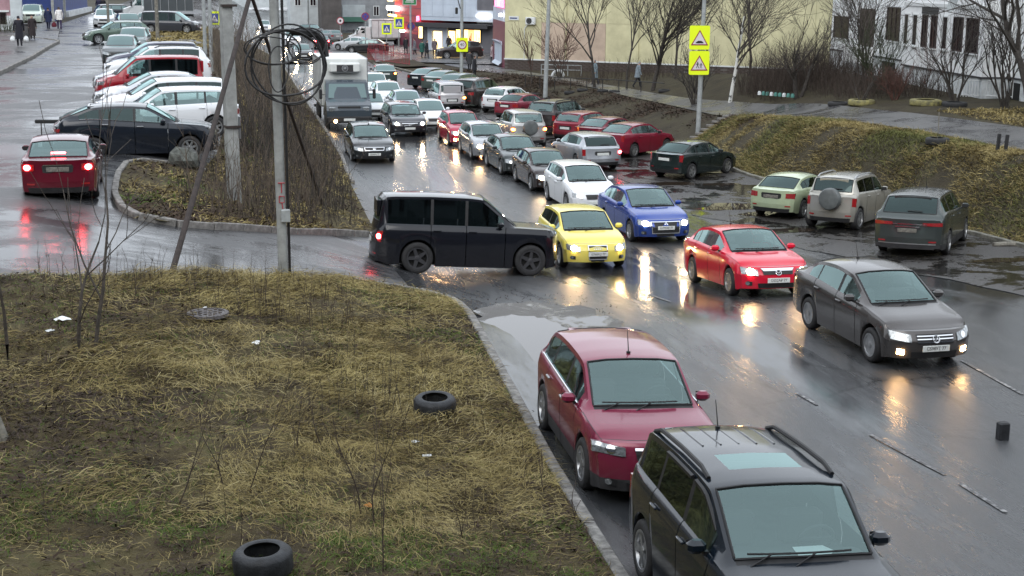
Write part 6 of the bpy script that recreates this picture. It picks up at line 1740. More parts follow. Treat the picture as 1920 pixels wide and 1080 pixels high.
left_o = bpy.data.objects.new('unseen_left_block', None); COL.objects.link(left_o); left_o.location = (-27, 0, 2)  # second added block, out of view, darkens what the car flanks mirror
tag(left_o, "unseen grey apartment block left of the upper street, added to darken reflections in the wet cars", 'building')
b = MB(); b.box(-12, 0, -5, 78, -1, 15); b.build('wall', mat("grey_block_wall", (.20, .20, .19), .9, noise=.2, nscale=2), left_o)
for r_ in range(5):
    for k in range(20):
        v = -3 + k * 4; g_ = MB(); g_.box(-.02, .04, v, v + 1.7, 1.6 + r_ * 2.8, 3.1 + r_ * 2.8); g_.build('window', M['winglass'], left_o)
# ---------------------------------------------------------------- poles, cables
def pole(label, x, y, h, r0, r1, m, n=12, name='street_pole', cat='pole', lean=(0, 0), z=None):
    z = zf(x, y) - .1 if z is None else z
    o = empty(name, (x, y, z)); tag(o, label, cat)
    b = MB(); b.tube([(0, 0, 0), (lean[0] * .5, lean[1] * .5, h * .5), (lean[0], lean[1], h)], [r0, (r0 + r1) / 2, r1], n); b.build('shaft', m, o, True, ang=50)
    return o
PX, PY = 1.0, 29.35
mp = pole("pale concrete pole at the lawn's far edge carrying the black cable coils", PX, PY, 11.5, .105, .085, M['concrete'], 10, lean=(-.10, .1))
b = MB(); b.rbox(-.13, .13, -.13, .13, -.05, .22, .03); b.build('foot', M['kerb'], mp)
M['redmark'] = mat("red_spray_paint", (.35, .03, .04), .7)
b = MB()
for p_ in ([(-.07, 2.15), (.07, 2.15)], [(0, 2.15), (0, 1.95)], [(-.05, 1.88), (.05, 1.88), (.05, 1.75), (-.05, 1.75), (-.05, 1.88)], [(.0, 1.75), (.02, 1.62)]):
    b.tube([(x, -.108, z) for x, z in p_], .011, 4)
b.build('painted_mark', M['redmark'], mp)
b = MB(); b.rbox(-.02, .16, -.20, -.10, 1.35, 1.62, .02); b.build('junction_box', M['conc2'], mp)
b = MB()
for k, (dx, dy, r) in enumerate(((.115, -.03, .013), (.135, .0, .010), (.15, -.03, .009))):
    b.tube([(dx, dy, .2), (dx - .01, dy, 3), (dx - .03, dy, 6), (dx - .05, dy, 11)], r, 5)
b.build('cable_run', M['black'], mp, True)
b = MB()
for dx in (-.22, -.13, .02, .09): b.tube([(dx - .05, -.06, 6.0), (dx - .06, -.05, 8), (dx - .08, 0, 11)], .05 if dx < 0 else .035, 7)
b.build('wooden_splint', M['wood'], mp, True)
def coil(label, px, py, rx, ry, n, seed, th=.021, Y=29.0):
    rng = random.Random(seed); c = gy(px, py, Y); o = empty('cable_coil', c); tag(o, label, 'cable coil', "black cable coils on the pole")
    for k in range(n):
        ax, az = rx * rng.uniform(.92, 1.05), ry * rng.uniform(.92, 1.05); ox, oz = rng.gauss(0, .035), rng.gauss(0, .035); ph = rng.uniform(0, 6)
        pts = []
        for i in range(41):
            a = 2 * math.pi * i / 40
            w = 1 + .05 * math.sin(2 * a + ph) + .03 * math.sin(3 * a + ph * 2)
            pts.append((ox + ax * w * math.cos(a), -.03 * k + .06 * math.sin(a + ph), oz + az * w * math.sin(a)))
        MB().tube(pts, th * rng.uniform(.8, 1.15), 6, 0, False).build('cable_loop', M['black'], o, True)
    return o
coil("largest black cable coil hanging lowest on the concrete pole", 540, 122, .74, .72, 3, 1)
coil("small black cable coil to the left on the concrete pole", 512, 92, .53, .28, 2, 2, .016, 28.95)
coil("black cable coil to the right of the pole reaching over the lorry", 576, 88, .40, .33, 2, 3, .019, 29.05)
coil("narrow upright black cable loop against the concrete pole", 524, 130, .20, .48, 1, 4, .015, 28.9)
b = MB(); c = gy(570, 62, 29.1); b.rbox(-.28, .28, -.08, .08, -.06, .07, .03); b.tube([(.25, 0, 0), (.40, 0, -.15), (.46, 0, -.42)], .075, 7)
tag(b.build('cable_joint', M['black'], None, True, loc=c, rot=(0, .1, 0)), "black cable splice box with bent tail above the right coil", 'cable joint')
p2 = pole("square weathered concrete pole behind the first one on the median", .08, 39.58, 11.0, .23, .17, M['concrete'], 4, lean=(-.12, .1))
p2.rotation_euler.z = rad(12)
for zz in (2.2, 5.4):
    b = MB(); b.box(-.2, .2, -.2, .2, zz, zz + .06); b.build('steel_band', M['rust'], p2)
b = MB(); b.box(.17, .21, -.12, .02, 1.9, 2.5); b.build('metal_plate', M['silver_trim'], p2)
apex = gy(470, -12, 36.5)
def strut(label, x, y, r):
    a = Vector((x, y, zf(x, y) - .15)); o = empty('strut', a); tag(o, label, 'strut')
    MB().tube([(0, 0, 0), (apex - a) * .5 + Vector((0, 0, -.03)), apex - a, (apex - a) * 1.18], [r, r * .95, r * .9, r * .85], 9).build('steel_tube', M['rust'], o, True)
strut("rusty steel strut leaning up from the lawn's far edge left of the pole", -1.26, 28.2, .062)
strut("rusty steel strut leaning up from the median toward the coil pole", 2.81, 43.83, .05)
for lb, px, py, z_, h, r, m in (("thin pale pole nearest the dark square pole on the upper verge", 398, 150, 2.3, 9, .11, 'conc2'), ("second thin pale pole on the upper verge left of the first", 386, 130, 2.5, 9, .11, 'conc2'),
                                ("dark wooden pole on the upper verge before the silver estate", 296, 78, 3.3, 9, .13, 'wood'), ("thin dark pole beside the far white car on the upper car park", 204, 54, 3.5, 8, .11, 'wood'),
                                ("thin pole at the edge of the far street by the white house", 601, 52, .6, 9, .12, 'conc2'), ("thinner pole left of the pole by the white house", 578, 50, .8, 9, .10, 'conc2'), ("far thin mast left of the far blocks", 512, 60, 1, 12, .14, 'conc2')):
    p = gp(px, py, z_); pole(lb, p.x, p.y, h, r, r * .8, M[m], 7)
def lamp_post(label, x, y, h, r, lean=(0, 0), arm=True):
    o = pole(label, x, y, h, r, r * .7, M['conc2'], 10, 'lamp_post', 'lamp post', lean)
    if arm:
        b = MB(); b.tube([(lean[0], lean[1], h - .05), (lean[0] - .6, lean[1], h + .7), (lean[0] - 1.9, lean[1], h + 1.0)], [.06, .05, .045], 7); a = b.build('arm', M['conc2'], o, True)
        b = MB(); b.rbox(lean[0] - 2.5, lean[0] - 1.8, lean[1] - .14, lean[1] + .14, h + .93, h + 1.08, .04); b.build('lamp_head', M['greyl'], a, True)
    return o
lamp_post("grey lamp post rising from the bank behind the faded red old sedan", 20.44, 92.9, 10, .15, (.25, 0))
sp_ = lamp_post("grey lamp post on the bank carrying two yellow warning signs", 22.54, 67.5, 9.5, .12, (.12, 0))
ksp = lamp_post("grey lamp post by the shop path carrying the yellow forty sign", 18.09, 113.0, 9, .14, (.05, 0))
b = MB(); c = gy(856, 14, 112.6); b.tube([c + Vector((.3, 0, -.1)), c + Vector((.05, 0, .8)), c + Vector((.15, 0, 1.3))], .04, 6); b.rbox(c.x - .1, c.x + .1, c.y - .1, c.y + .1, c.z - .5, c.z, .04)
tag(b.build('hanging_lantern', M['black'], None), "small dark lantern hanging on a hook beside the forty sign's post", 'lantern')

# ---------------------------------------------------------------- signs (boards facing down the street)
M['flyellow'] = mat("fluorescent_yellow_sign", (.66, .80, .01), .45, emit=(.75, .9, .0), estr=.12)
M['signwhite'] = mat("sign_white", (.66, .62, .64), .45); M['signred'] = mat("sign_red", (.28, .03, .05), .45); M['signblue'] = mat("sign_blue", (.03, .06, .30), .45); M['signgreen'] = mat("sign_green", (.02, .20, .06), .45)
M['signblack'] = mat("sign_black", (.012, .012, .014), .5)
def R2M(c, yaw=0.):   # local xy board -> facing -Y
    return Matrix.Translation(c) @ Matrix.Rotation(yaw, 4, 'Z') @ Matrix(((1, 0, 0, 0), (0, 0, 1, 0), (0, 1, 0, 0), (0, 0, 0, 1)))
def board(name, label, c, w, h, m, yaw=0., roundc=.08, cat='sign'):
    o = bpy.data.objects.new(name, None); COL.objects.link(o); o.matrix_world = R2M(c, yaw); tag(o, label, cat)
    r = roundc; pts = []
    for cx, cy, a0 in ((w / 2 - r, h / 2 - r, 0), (-w / 2 + r, h / 2 - r, 90), (-w / 2 + r, -h / 2 + r, 180), (w / 2 - r, -h / 2 + r, 270)):
        for k in range(4): a = rad(a0 + 30 * k); pts.append((cx + r * math.cos(a), cy + r * math.sin(a)))
    MB().prism(pts, -.0, .03).build('board', m, o)
    b = MB(); b.box(-.04, .04, -h * .3, h * .3, .03, .12); b.build('bracket', M['conc2'], o)
    return o
def face(o, name, polys, m, lift):
    b = MB()
    for p in polys: b.prism(p, -lift - .004, -lift + .003)
    return b.build(name, m, o)
def tri(s, cy=0.): h = s * .866; return [(-s / 2, cy - h / 2), (s / 2, cy - h / 2), (0, cy + h / 2)]
def circ(r, cx=0., cy=0., n=24): return [(cx + r * math.cos(2 * math.pi * k / n), cy + r * math.sin(2 * math.pi * k / n)) for k in range(n)]
def man(x, y, s):   # walking figure
    return [circ(.09 * s, x, y + .36 * s, 10), [(x - .08 * s, y + .25 * s), (x + .09 * s, y + .25 * s), (x + .07 * s, y - .05 * s), (x - .07 * s, y - .05 * s)],
            [(x - .07 * s, y - .05 * s), (x + .01 * s, y - .05 * s), (x - .12 * s, y - .42 * s), (x - .20 * s, y - .40 * s)], [(x + .0 * s, y - .05 * s), (x + .07 * s, y - .05 * s), (x + .20 * s, y - .40 * s), (x + .12 * s, y - .43 * s)],
            [(x - .08 * s, y + .24 * s), (x - .06 * s, y + .14 * s), (x - .24 * s, y + .0 * s), (x - .26 * s, y + .06 * s)], [(x + .08 * s, y + .24 * s), (x + .06 * s, y + .14 * s), (x + .22 * s, y + .04 * s), (x + .25 * s, y + .10 * s)]]
sx, sy_ = 22.6, 67.28
cz1 = gy(1312, 70.5, sy_); cz2 = gy(1311, 118, sy_)
o = board('speed_bump_sign', "upper yellow square sign with a road bump in a red triangle", cz1, 1.0, 1.14, M['flyellow'], rad(-4))
face(o, 'red_triangle', [tri(.86, .0)], M['signred'], .004); face(o, 'white_triangle', [tri(.68, -.02)], M['signwhite'], .010)
face(o, 'bump_symbol', [[(-.21, -.27), (.21, -.27), (.14, -.19), (.07, -.15), (-.07, -.15), (-.14, -.19)]], M['signblack'], .016)
o = board('children_sign', "lower yellow square sign with running children in a red triangle", cz2, 1.0, 1.14, M['flyellow'], rad(-4))
face(o, 'red_triangle', [tri(.86, .0)], M['signred'], .004); face(o, 'white_triangle', [tri(.68, -.02)], M['signwhite'], .010)
face(o, 'children_symbol', man(-.08, -.10, .36) + man(.09, -.13, .30), M['signblack'], .016)
c = gy(866.5, 84, 112.7)
o = board('speed_sign', "yellow sign with forty in a ring on the lamp post before the shop", c, .92, 1.08, M['flyellow'])
face(o, 'ring', [circ(.36)], M['signred'], .004); face(o, 'disc', [circ(.28)], M['signwhite'], .010)
t = bpy.data.objects.new('sign_lettering', text_mesh("40", .36, M['signblack'])); link(t, o); t.matrix_local = Matrix.Translation((0, 0, -.018)) @ Matrix.Rotation(math.pi, 4, 'X') @ Matrix.Scale(-1, 4, (0, 1, 0))
t.matrix_local = Matrix.Translation((0, 0, -.016))
def ped_sign(label, px, py, Y, s=.95, pole_to=None):
    c = gy(px, py, Y); o = board('crossing_sign', label, c, s * 1.06, s * 1.2, M['flyellow'], 0, .06)
    face(o, 'blue_square', [[(-.36 * s, -.42 * s), (.36 * s, -.42 * s), (.36 * s, .42 * s), (-.36 * s, .42 * s)]], M['signblue'], .004)
    face(o, 'white_triangle', [tri(.66 * s, .0)], M['signwhite'], .010); face(o, 'walker_symbol', man(0, -.08 * s, .42 * s), M['signblack'], .016)
    if pole_to is not None:
        q = pole(label.replace('yellow-framed crossing sign', 'thin post of the crossing sign'), c.x, c.y + .16, c.z - pole_to + .4, .045, .045, M['conc2'], 6, 'sign_post', 'post', z=pole_to)
ped_sign("yellow-framed crossing sign left of the red tower, lower of the two", 725, 54, 150.0, .95, .1)
ped_sign("yellow-framed crossing sign overlapping the red tower, higher of the two", 748, 43, 148.0, .95, .1)
ped_sign("yellow-framed crossing sign between the thin poles on the far left", 402, 34, 135.0, 1.0, 2.6)
def round_sign(label, px, py, Y, r, m1, m2, cross=True, pole_to=.05):
    c = gy(px, py, Y); o = bpy.data.objects.new('round_sign', None); COL.objects.link(o); o.matrix_world = R2M(c); tag(o, label, 'sign')
    MB().prism(circ(r), 0, .03).build('board', m1, o)
    face(o, 'disc', [circ(r * .78)], m2, .004)
    if cross: face(o, 'cross', [[(-r * .6, -r * .5), (-r * .5, -r * .6), (r * .6, r * .5), (r * .5, r * .6)], [(-r * .6, r * .5), (-r * .5, r * .6), (r * .6, -r * .5), (r * .5, -r * .6)]], M['signred'], .010)
    else: face(o, 'symbol', [circ(r * .3)], M['signblack'], .010)
    pole(label.replace('round', 'post of the round'), c.x, c.y + .12, c.z - pole_to + r, .05, .05, M['conc2'], 6, 'sign_post', 'post', z=pole_to)
round_sign("blue round no-stopping sign before the white van lorry", 685, 31, 152, .42, M['signred'], M['signblue'])
round_sign("white round sign with dark centre above the van lorry's cab", 638, 39, 158, .40, M['signred'], M['signwhite'], False)
round_sign("blue round no-stopping sign on the post in front of the red tower", 771, 49, 131.5, .40, M['signred'], M['signblue'])
c = gy(768, 2, 131.2)
o = board('direction_sign', "green direction board cut by the top edge before the red tower", c, 1.25, .72, M['signwhite'], 0, .06)
face(o, 'green_face', [[(-.58, -.31), (.58, -.31), (.58, .31), (-.58, .31)]], M['signgreen'], .004)
face(o, 'sign_lettering', [[(-.40, -.12), (.30, -.12), (.30, -.05), (-.40, -.05)], [(-.30, .02), (.38, .02), (.38, .09), (-.30, .09)], [(.15, -.2), (.45, -.085), (.15, .03)]], M['signwhite'], .010)
pole("pale post in front of the red tower carrying the green board", c.x + .1, 131.4, 9, .10, .08, M['conc2'], 8, 'sign_post', 'post', z=.05)

# ---------------------------------------------------------------- fences and rails
M['fencered'] = mat("red_fence_paint", (.26, .02, .03), .6, noise=.3, nscale=3)
def bar_fence(label, a, b_, h, m, n, name='fence', z=None, post_r=.03, rail=2):
    a, b_ = Vector(a), Vector(b_); o = empty(name, a); tag(o, label, 'fence'); d = b_ - a
    pb = MB(); pb.box(-.02, .02, -.015, .015, .08, h); me = pb.mesh('picket', m)
    for k in range(n + 1):
        p = d * (k / n); q = bpy.data.objects.new('picket', me); link(q, o); q.location = p; q.rotation_euler.z = math.atan2(d.y, d.x)
    for j in range(rail):
        zz = .16 + (h - .26) * j / max(1, rail - 1)
        MB().tube([Vector((0, 0, zz)), d + Vector((0, 0, zz))], .025, 5).build('rail', m, o)
    for k in range(3): MB().cyl(d * (k / 2), d * (k / 2) + Vector((0, 0, h + .08)), post_r, 7).build('post', m, o)
    return o
a, b_ = gp(690, 113, .2), gp(718, 117, .2); bar_fence("red guard fence section nearer the lorry", a, b_, 1.05, M['fencered'], 12)
a, b_ = gp(722, 117, .2), gp(768, 124, .2); bar_fence("red guard fence section ending at the green board's post", a, b_, 1.05, M['fencered'], 18)
a, b_ = gp(692, 99, .2), gp(738, 107, .2); bar_fence("red guard fence section farther back by the crossing", a, b_, 1.05, M['fencered'], 16)
# low rail along the path
MR = [gp(985, 160, .45), gp(1040, 165, .5), gp(1100, 168, .55), gp(1160, 171, .6), gp(1245, 178, .7)]
o = empty('low_rail', MR[0]); tag(o, "low dark tube rail along the path by the two walkers", 'railing')
MB().tube([p - MR[0] + Vector((0, 0, .72)) for p in MR], .03, 6).build('rail', M['black'], o, True)
for i in range(len(MR) - 1):
    for f in (0, .5):
        p = MR[i].lerp(MR[i + 1], f) - MR[0]; MB().cyl(p + Vector((0, 0, -.1)), p + Vector((0, 0, .72)), .03, 6).build('post', M['black'], o)
a, b_ = gp(1795, 184, 2.4), gp(1903, 188, 2.4)
bar_fence("white picket fence by the white block's wall at the right", a, b_, .95, M['winwhite'], 20, 'picket_fence')
a, b_ = gp(1424, 176, 1.9), gp(1486, 181, 2.0)
M['teal'] = mat("teal_border_paint", (.06, .20, .17), .6)
o = empty('flower_border', a); tag(o, "low teal and white scalloped border under the dark hedge", 'border')
for k in range(9):
    p = a.lerp(b_, k / 8) - a; b = MB(); b.lathe([(.001, .15), (.07, .14), (.10, .07), (.10, -.05)], 8, 'z', 0, Matrix.Translation(p)); b.build('scallop', M['teal'] if k % 3 else M['plinth'], o, True)
# bench frame under the yellow wall
p = gp(1052, 142, .5)
b = MB(); b.box(-1.6, 1.6, -.04, .04, .78, .84); b.box(-1.6, 1.6, -.04, .04, .42, .48)
for x in (-1.6, -.5, .5, 1.56): b.box(x, x + .05, -.04, .04, -.1, .84)
tag(b.build('beating_frame', M['conc2'], None, loc=p, rot=(0, 0, rad(-30))), "low pale pipe frame standing before the brick plinth", 'frame')
p = gp(1046, 143, .5); b = MB()
b.tube([(.45 * math.cos(a), 0, .42 * math.sin(a)) for a in np.linspace(0, math.pi, 12)], .10, 7); tag(b.build('half_tyre', M['winwhite'], None, True, loc=p), "white painted half tyre set upright in the ground by the pipe frame", 'tyre')

# ---------------------------------------------------------------- tyres
def tyre_mesh(R, w, m, key={}):
    k = (R, w, m.name)
    if k not in key:
        b = MB(); ri = R * .60
        prof = [(ri, 0), (ri + .02, -.01), (R - .05, -.005), (R - .01, .03), (R, .06), (R, w - .06), (R - .01, w - .03), (R - .05, w + .005), (ri + .02, w + .01), (ri, w), (ri + .03, w - .03), (R - .05, w - .06), (R - .05, .06), (ri + .03, .03)]
        b.lathe(prof, 30, 'z', 0, None, True)
        key[k] = b.mesh('tyre', m, True, 40)
    return key[k]
def tyre(label, x, y, R=.33, w=.22, m=None, sink=.02, tilt=(0, 0), group=None, z=None):
    o = bpy.data.objects.new('tyre', tyre_mesh(R, w, m or M['oldrubber'])); link(o)
    o.location = (x, y, (zf(x, y) if z is None else z) - sink); o.rotation_euler = (tilt[0], tilt[1], RNG.uniform(0, 6)); tag(o, label, 'tyre', group)
    # soil inside
    return o
tyre("old tyre lying on the lawn near the road kerb", 2.85, 20.25, .315, .27, z=float(lawn_z(2.85, 20.25)), sink=-.02, tilt=(.03, .08))
tyre("old tyre cut by the bottom edge of the view", .21, 14.4, .315, .27, z=float(lawn_z(.21, 14.4)), sink=.0, tilt=(-.03, .06))
tyre("black tyre planter at the edge of the upper path with a stick in it", 24.5, 46.9, .42, .24, M['rubber'])
for i, (lb, px, py) in enumerate((("half buried tyre on the bank edge behind the white hatchback", 940, 160), ("half buried tyre beside the lamp post foot, left of it", 985, 166), ("half buried tyre just right of the lamp post", 1003, 166), ("half buried tyre under the first walker, left one", 1068, 171), ("half buried tyre under the first walker, right one", 1092, 171),
                               ("half buried tyre between the slim trees, left one", 1130, 174), ("half buried tyre between the slim trees, right one", 1152, 175), ("half buried tyre below the broad dark tree", 1245, 181), ("half buried tyre left of the broom-shaped young tree", 968, 163))):
    p = gp(px, py, .45 + i * .02); tyre(lb, p.x, p.y, .36, .20, M['rubber'], .02)
M['tyreyellow'] = mat("yellow_painted_tyre", (.26, .235, .085), .7, col2=(.06, .055, .04), nscale=4, lo=.35, hi=.6)
tyre("left yellow painted lorry tyre used as a flower bed", 28.76, 62.6, .62, .26, M['tyreyellow'])
tyre("right yellow painted lorry tyre used as a flower bed", 30.46, 59.65, .70, .26, M['tyreyellow'])
tyre("black lorry tyre bed between the yellow bed and the dark forked tree", 31.3, 58.6, .55, .22, M['rubber'])
tyre("dark tyre bed left of the left yellow tyre bed", 28.2, 63.9, .5, .2, M['rubber'])
for i, (px, py, lb) in enumerate(((1869, 291, "left of two dark stakes stuck in the bank top"), (1884, 293, "right of two dark stakes stuck in the bank top"))):
    p = gp(px, py, 2.12); b = MB(); b.rbox(-.05, .05, -.05, .05, -.1, .72, .012); tag(b.build('stake', M['black'], None, loc=p, rot=(0, rad(3), 0)), lb, 'stake')
p = gp(1757, 272, 2.15); b = MB(); b.tube([(0, 0, 0), (.01, 0, .6), (-.01, 0, 1.15)], .018, 5); tag(b.build('stick', M['wood'], None, loc=p), "thin stick standing in the black tyre planter", 'stick')
# steps up the bank
for i in range(8):
    f = i / 7; p = Vector((22.1 + 2.2 * f, 66.6 + .9 * f, 0)); z = zf(p.x, p.y)
    if i == 0: st_root = empty('steps', (p.x, p.y, 0)); tag(st_root, "row of pale concrete steps climbing the bank behind the sign post", 'steps')
    b = MB(); b.rbox(-.26, .26, -.11, .11, -.06, .05, .015); o = b.build('step', M['kerb'], st_root); o.location = (p.x - 22.1, p.y - 66.6, z + .06); o.rotation_euler = (0, 0, rad(-28))
# manhole, litter
p = (-.47, 25.0); zz = float(lawn_z(*p))
b = MB(); b.lathe([(.001, .05), (.30, .05), (.30, .06), (.36, .055), (.37, .0)], 26, 'z')
mh = b.build('manhole_cover', mat("manhole_iron", (.11, .10, .10), .6, .3, noise=.4, nscale=12), None, True, loc=(p[0], p[1], zz + .03)); tag(mh, "round iron manhole cover lying in the grass near the side street", 'manhole cover')
for k in range(6):
    for j in range(6):
        x, y = (k - 2.5) * .085, (j - 2.5) * .085
        if x * x + y * y < .26 ** 2 and (k + j) % 2: b2 = MB().box(x - .03, x + .03, y - .03, y + .03, .05, .058); b2.build('cover_stud', M['rust'], mh)
rng = random.Random(5)
def litter(label, px, py, z, s, m, name='litter'):
    p = gp(px, py, z); zz = float(lawn_z(p.x, p.y)) + .05; b = MB(); n = 9
    pts = [(s * rng.uniform(.5, 1) * math.cos(2 * math.pi * k / n), s * rng.uniform(.4, .8) * math.sin(2 * math.pi * k / n), rng.uniform(0, s * .5)) for k in range(n)]
    b.add(pts + [(0, 0, s * .55), (0, 0, 0)], [(k, (k + 1) % n, n) for k in range(n)] + [((k + 1) % n, k, n + 1) for k in range(n)])
    tag(b.build(name, m, None, loc=(p.x, p.y, zz)), label, 'litter')
litter("crumpled white paper cup litter right of the manhole", 480, 667, 1.64, .09, M['paper'])
litter("crumpled pale plastic bag left of the forked sapling", 118, 620, 2.0, .16, M['paper'], 'plastic_bag')
litter("small pale green scrap below the pale plastic bag", 97, 642, 1.98, .10, M['plinth'])
litter("tiny white scrap on the lawn above the manhole", 384, 596, 1.8, .05, M['paper'])
litter("orange plastic scrap among the weeds near the bottom", 691, 948, 1.5, .09, mat("orange_plastic", (.65, .20, .01), .5))
litter("pale stone chip in the grass below the old tyre", 778, 842, 1.42, .07, M['plinth'])
litter("pale wood chip in the grass below the stone chip", 802, 866, 1.42, .08, M['plinth'])
litter("small yellow scrap in the straw left of the weeds", 498, 840, 1.6, .04, M['tyreyellow'])
# stone block by the black crossover, dark beam, stump, log
p = (-1.35, 43.55); b = MB()
for k in range(7): pass
bm = bmesh.new(); bmesh.ops.create_icosphere(bm, subdivisions=2, radius=.42)
for v in bm.verts: v.co *= rng.uniform(.82, 1.1); v.co.z *= .95; v.co.x *= 1.1
me = bpy.data.meshes.new('boulder'); bm.to_mesh(me); bm.free(); me.materials.append(mat("grey_boulder", (.085, .09, .08), .9, noise=.5, nscale=5, bump=.5, bscale=15))
o = bpy.data.objects.new('boulder', me); link(o); o.location = (p[0], p[1], zf(*p) + .3); tag(o, "grey boulder at the kerb corner in front of the black crossover", 'boulder')
b = MB(); b.rbox(-.70, .70, -.06, .06, 0, .12, .02); tag(b.build('beam', M['black'], None, loc=(-5.45, 48.6, zf(-6, 48.6) + .40), rot=(0, 0, rad(-8))), "dark horizontal beam sticking out behind the black crossover", 'beam')
for xx in (-5.95, -5.0):
    b = MB(); b.cyl((xx, 48.6, zf(-6, 48.6) - .05), (xx, 48.6, zf(-6, 48.6) + .41), .02, 6); tag(b.build('beam_post', M['rust'], None), ("left" if xx < -5.5 else "right") + " thin post carrying the dark beam on the upper street", 'post')
p = gp(1880, 812, 1.2); b = MB(); b.rbox(-.085, .085, -.07, .07, -.02, .27, .02); tag(b.build('stump_bollard', M['oldrubber'], None, loc=(p.x, p.y, zf(p.x, p.y))), "low dark bollard stump standing alone on the wet road at the right", 'bollard')
p = gp(1893, 463, .2); b = MB(); b.tube([(-.5, 0, .09), (.0, .05, .10), (.55, 0, .08)], [.08, .09, .07], 8); tag(b.build('log', M['wood'], None, True, loc=(p.x, p.y, .17), rot=(0, 0, rad(-8))), "short pale log lying by the kerb behind the grey-green SUV", 'log')
# fallen leaves and scraps on the road by the lawn corner
twig_mass('road_debris', None, lambda r_: (r_.uniform(4.8, 8.0), r_.uniform(27.6, 31.5)), .05, .010, M['twig'], 150, .2, 70, side=2, lean=1.4)
twig_mass('road_debris', None, lambda r_: (r_.uniform(14.5, 19.5), r_.uniform(41.5, 52)), .05, .014, M['twig'], 200, .2, 71, side=2, lean=1.4)
twig_mass('road_debris', None, lambda r_: (r_.uniform(4.4, 5.6), r_.uniform(14, 21)), .04, .008, M['twig'], 60, .2, 72, side=2, lean=1.4)
twig_mass('road_debris', None, lambda r_: (r_.uniform(14, 22), r_.uniform(30, 37)), .04, .010, M['twig'], 130, .2, 73, side=2, lean=1.4)

# ---------------------------------------------------------------- people
SKIN = mat("skin", (.42, .26, .19), .6); CL = {}
def cloth(c):
    if c not in CL: CL[c] = mat("cloth", c, .85, noise=.25, nscale=9)
    return CL[c]
def person(label, x, y, rz, h=1.72, coat=(.02, .02, .03), legs=(.015, .015, .02), hat=None, z=None, stride=.18, bag=None, lean=0., coatlen=.46):
    s = h / 1.75
    o = empty('person', (x, y, zf(x, y) + .02 if z is None else z), rz); tag(o, label, 'person')
    # skeleton: facing +x
    J = {'pel': (0, 0, .95), 'ch': (.03 + lean, 0, 1.30), 'nk': (.05 + lean * 1.3, 0, 1.50), 'hd': (.07 + lean * 1.5, 0, 1.62), 'top': (.06 + lean * 1.5, 0, 1.73),
         'hl': (0, .10, .90), 'hr': (0, -.10, .90), 'kl': (stride * .55, .10, .50), 'kr': (-stride * .25, -.10, .50), 'al': (stride * .7, .10, .09), 'ar': (-stride * .9, -.10, .11), 'tl': (stride * .7 + .17, .11, .04), 'tr': (-stride * .9 + .16, -.11, .05),
         'sl': (.03 + lean, .19, 1.42), 'sr': (.03 + lean, -.19, 1.42), 'el': (-.05 + lean * .7, .26, 1.14), 'er': (.06 + lean * .7, -.26, 1.14), 'wl': (.05 + lean * .5, .27, .90), 'wr': (.16 + lean * .5, -.26, .92), 'fl': (.09 + lean * .5, .27, .80), 'fr': (.21 + lean * .5, -.26, .83)}
    Rr = {'pel': .165, 'ch': .175, 'nk': .065, 'hd': .10, 'top': .075, 'hl': .11, 'hr': .11, 'kl': .075, 'kr': .075, 'al': .055, 'ar': .055, 'tl': .04, 'tr': .04, 'sl': .085, 'sr': .085, 'el': .062, 'er': .062, 'wl': .045, 'wr': .045, 'fl': .035, 'fr': .035}
    E = [('pel', 'ch'), ('ch', 'nk'), ('nk', 'hd'), ('hd', 'top'), ('pel', 'hl'), ('pel', 'hr'), ('hl', 'kl'), ('hr', 'kr'), ('kl', 'al'), ('kr', 'ar'), ('al', 'tl'), ('ar', 'tr'), ('ch', 'sl'), ('ch', 'sr'), ('sl', 'el'), ('sr', 'er'), ('el', 'wl'), ('er', 'wr'), ('wl', 'fl'), ('wr', 'fr')]
    ks = list(J); me = bpy.data.meshes.new('body'); me.from_pydata([tuple(c * s for c in J[k]) for k in ks], [(ks.index(a), ks.index(b_)) for a, b_ in E], [])
    t = bpy.data.objects.new('tmp', me); COL.objects.link(t)
    t.modifiers.new('skin', 'SKIN'); sv = me.skin_vertices[0].data
    for i, k in enumerate(ks): sv[i].radius = (Rr[k] * s, Rr[k] * s); sv[i].use_root = (k == 'pel')
    sub = t.modifiers.new('sub', 'SUBSURF'); sub.levels = 1
    bpy.context.view_layer.update()
    m2 = bpy.data.meshes.new_from_object(t.evaluated_get(bpy.context.evaluated_depsgraph_get()))
    bpy.data.objects.remove(t)
    m2.name = 'body'; m2.materials.clear()
    for c in (SKIN, cloth(coat), cloth(legs), M['black'], cloth(hat) if hat else M['belly']): m2.materials.append(c)
    mi = []
    for p in m2.polygons:
        c = p.center / s
        if c.z > 1.66 or (c.z > 1.56 and c.x < .04 + lean * 1.5): k = 4
        elif c.z > 1.50 and abs(c.y) < .15: k = 0
        elif c.z < .10: k = 3
        elif c.z < .95 and abs(c.y) < .22: k = 2
        elif c.z < .87: k = 0
        else: k = 1
        mi.append(k)
    m2.polygons.foreach_set('material_index', mi); m2.polygons.foreach_set('use_smooth', [True] * len(mi))
    ob = bpy.data.objects.new('body', m2); link(ob, o)
    # open skirt of the coat
    b = MB(); zs = [(1.22, .185, .15), (1.0, .205, .165), (.95 - coatlen * .5, .225, .19), (.95 - coatlen * .75, .23, .20)]
    for zz, a, c in zs:
        for k in range(14): b.v.append(((c * math.cos(2 * math.pi * k / 14) + .02 + lean * (zz - .9)) * s, a * math.sin(2 * math.pi * k / 14) * s, zz * s))
    for i in range(3):
        for k in range(14): b.f.append((i * 14 + k, i * 14 + (k + 1) % 14, (i + 1) * 14 + (k + 1) % 14, (i + 1) * 14 + k)); b.m.append(0)
    b.build('coat', cloth(coat), o, True)
    return o
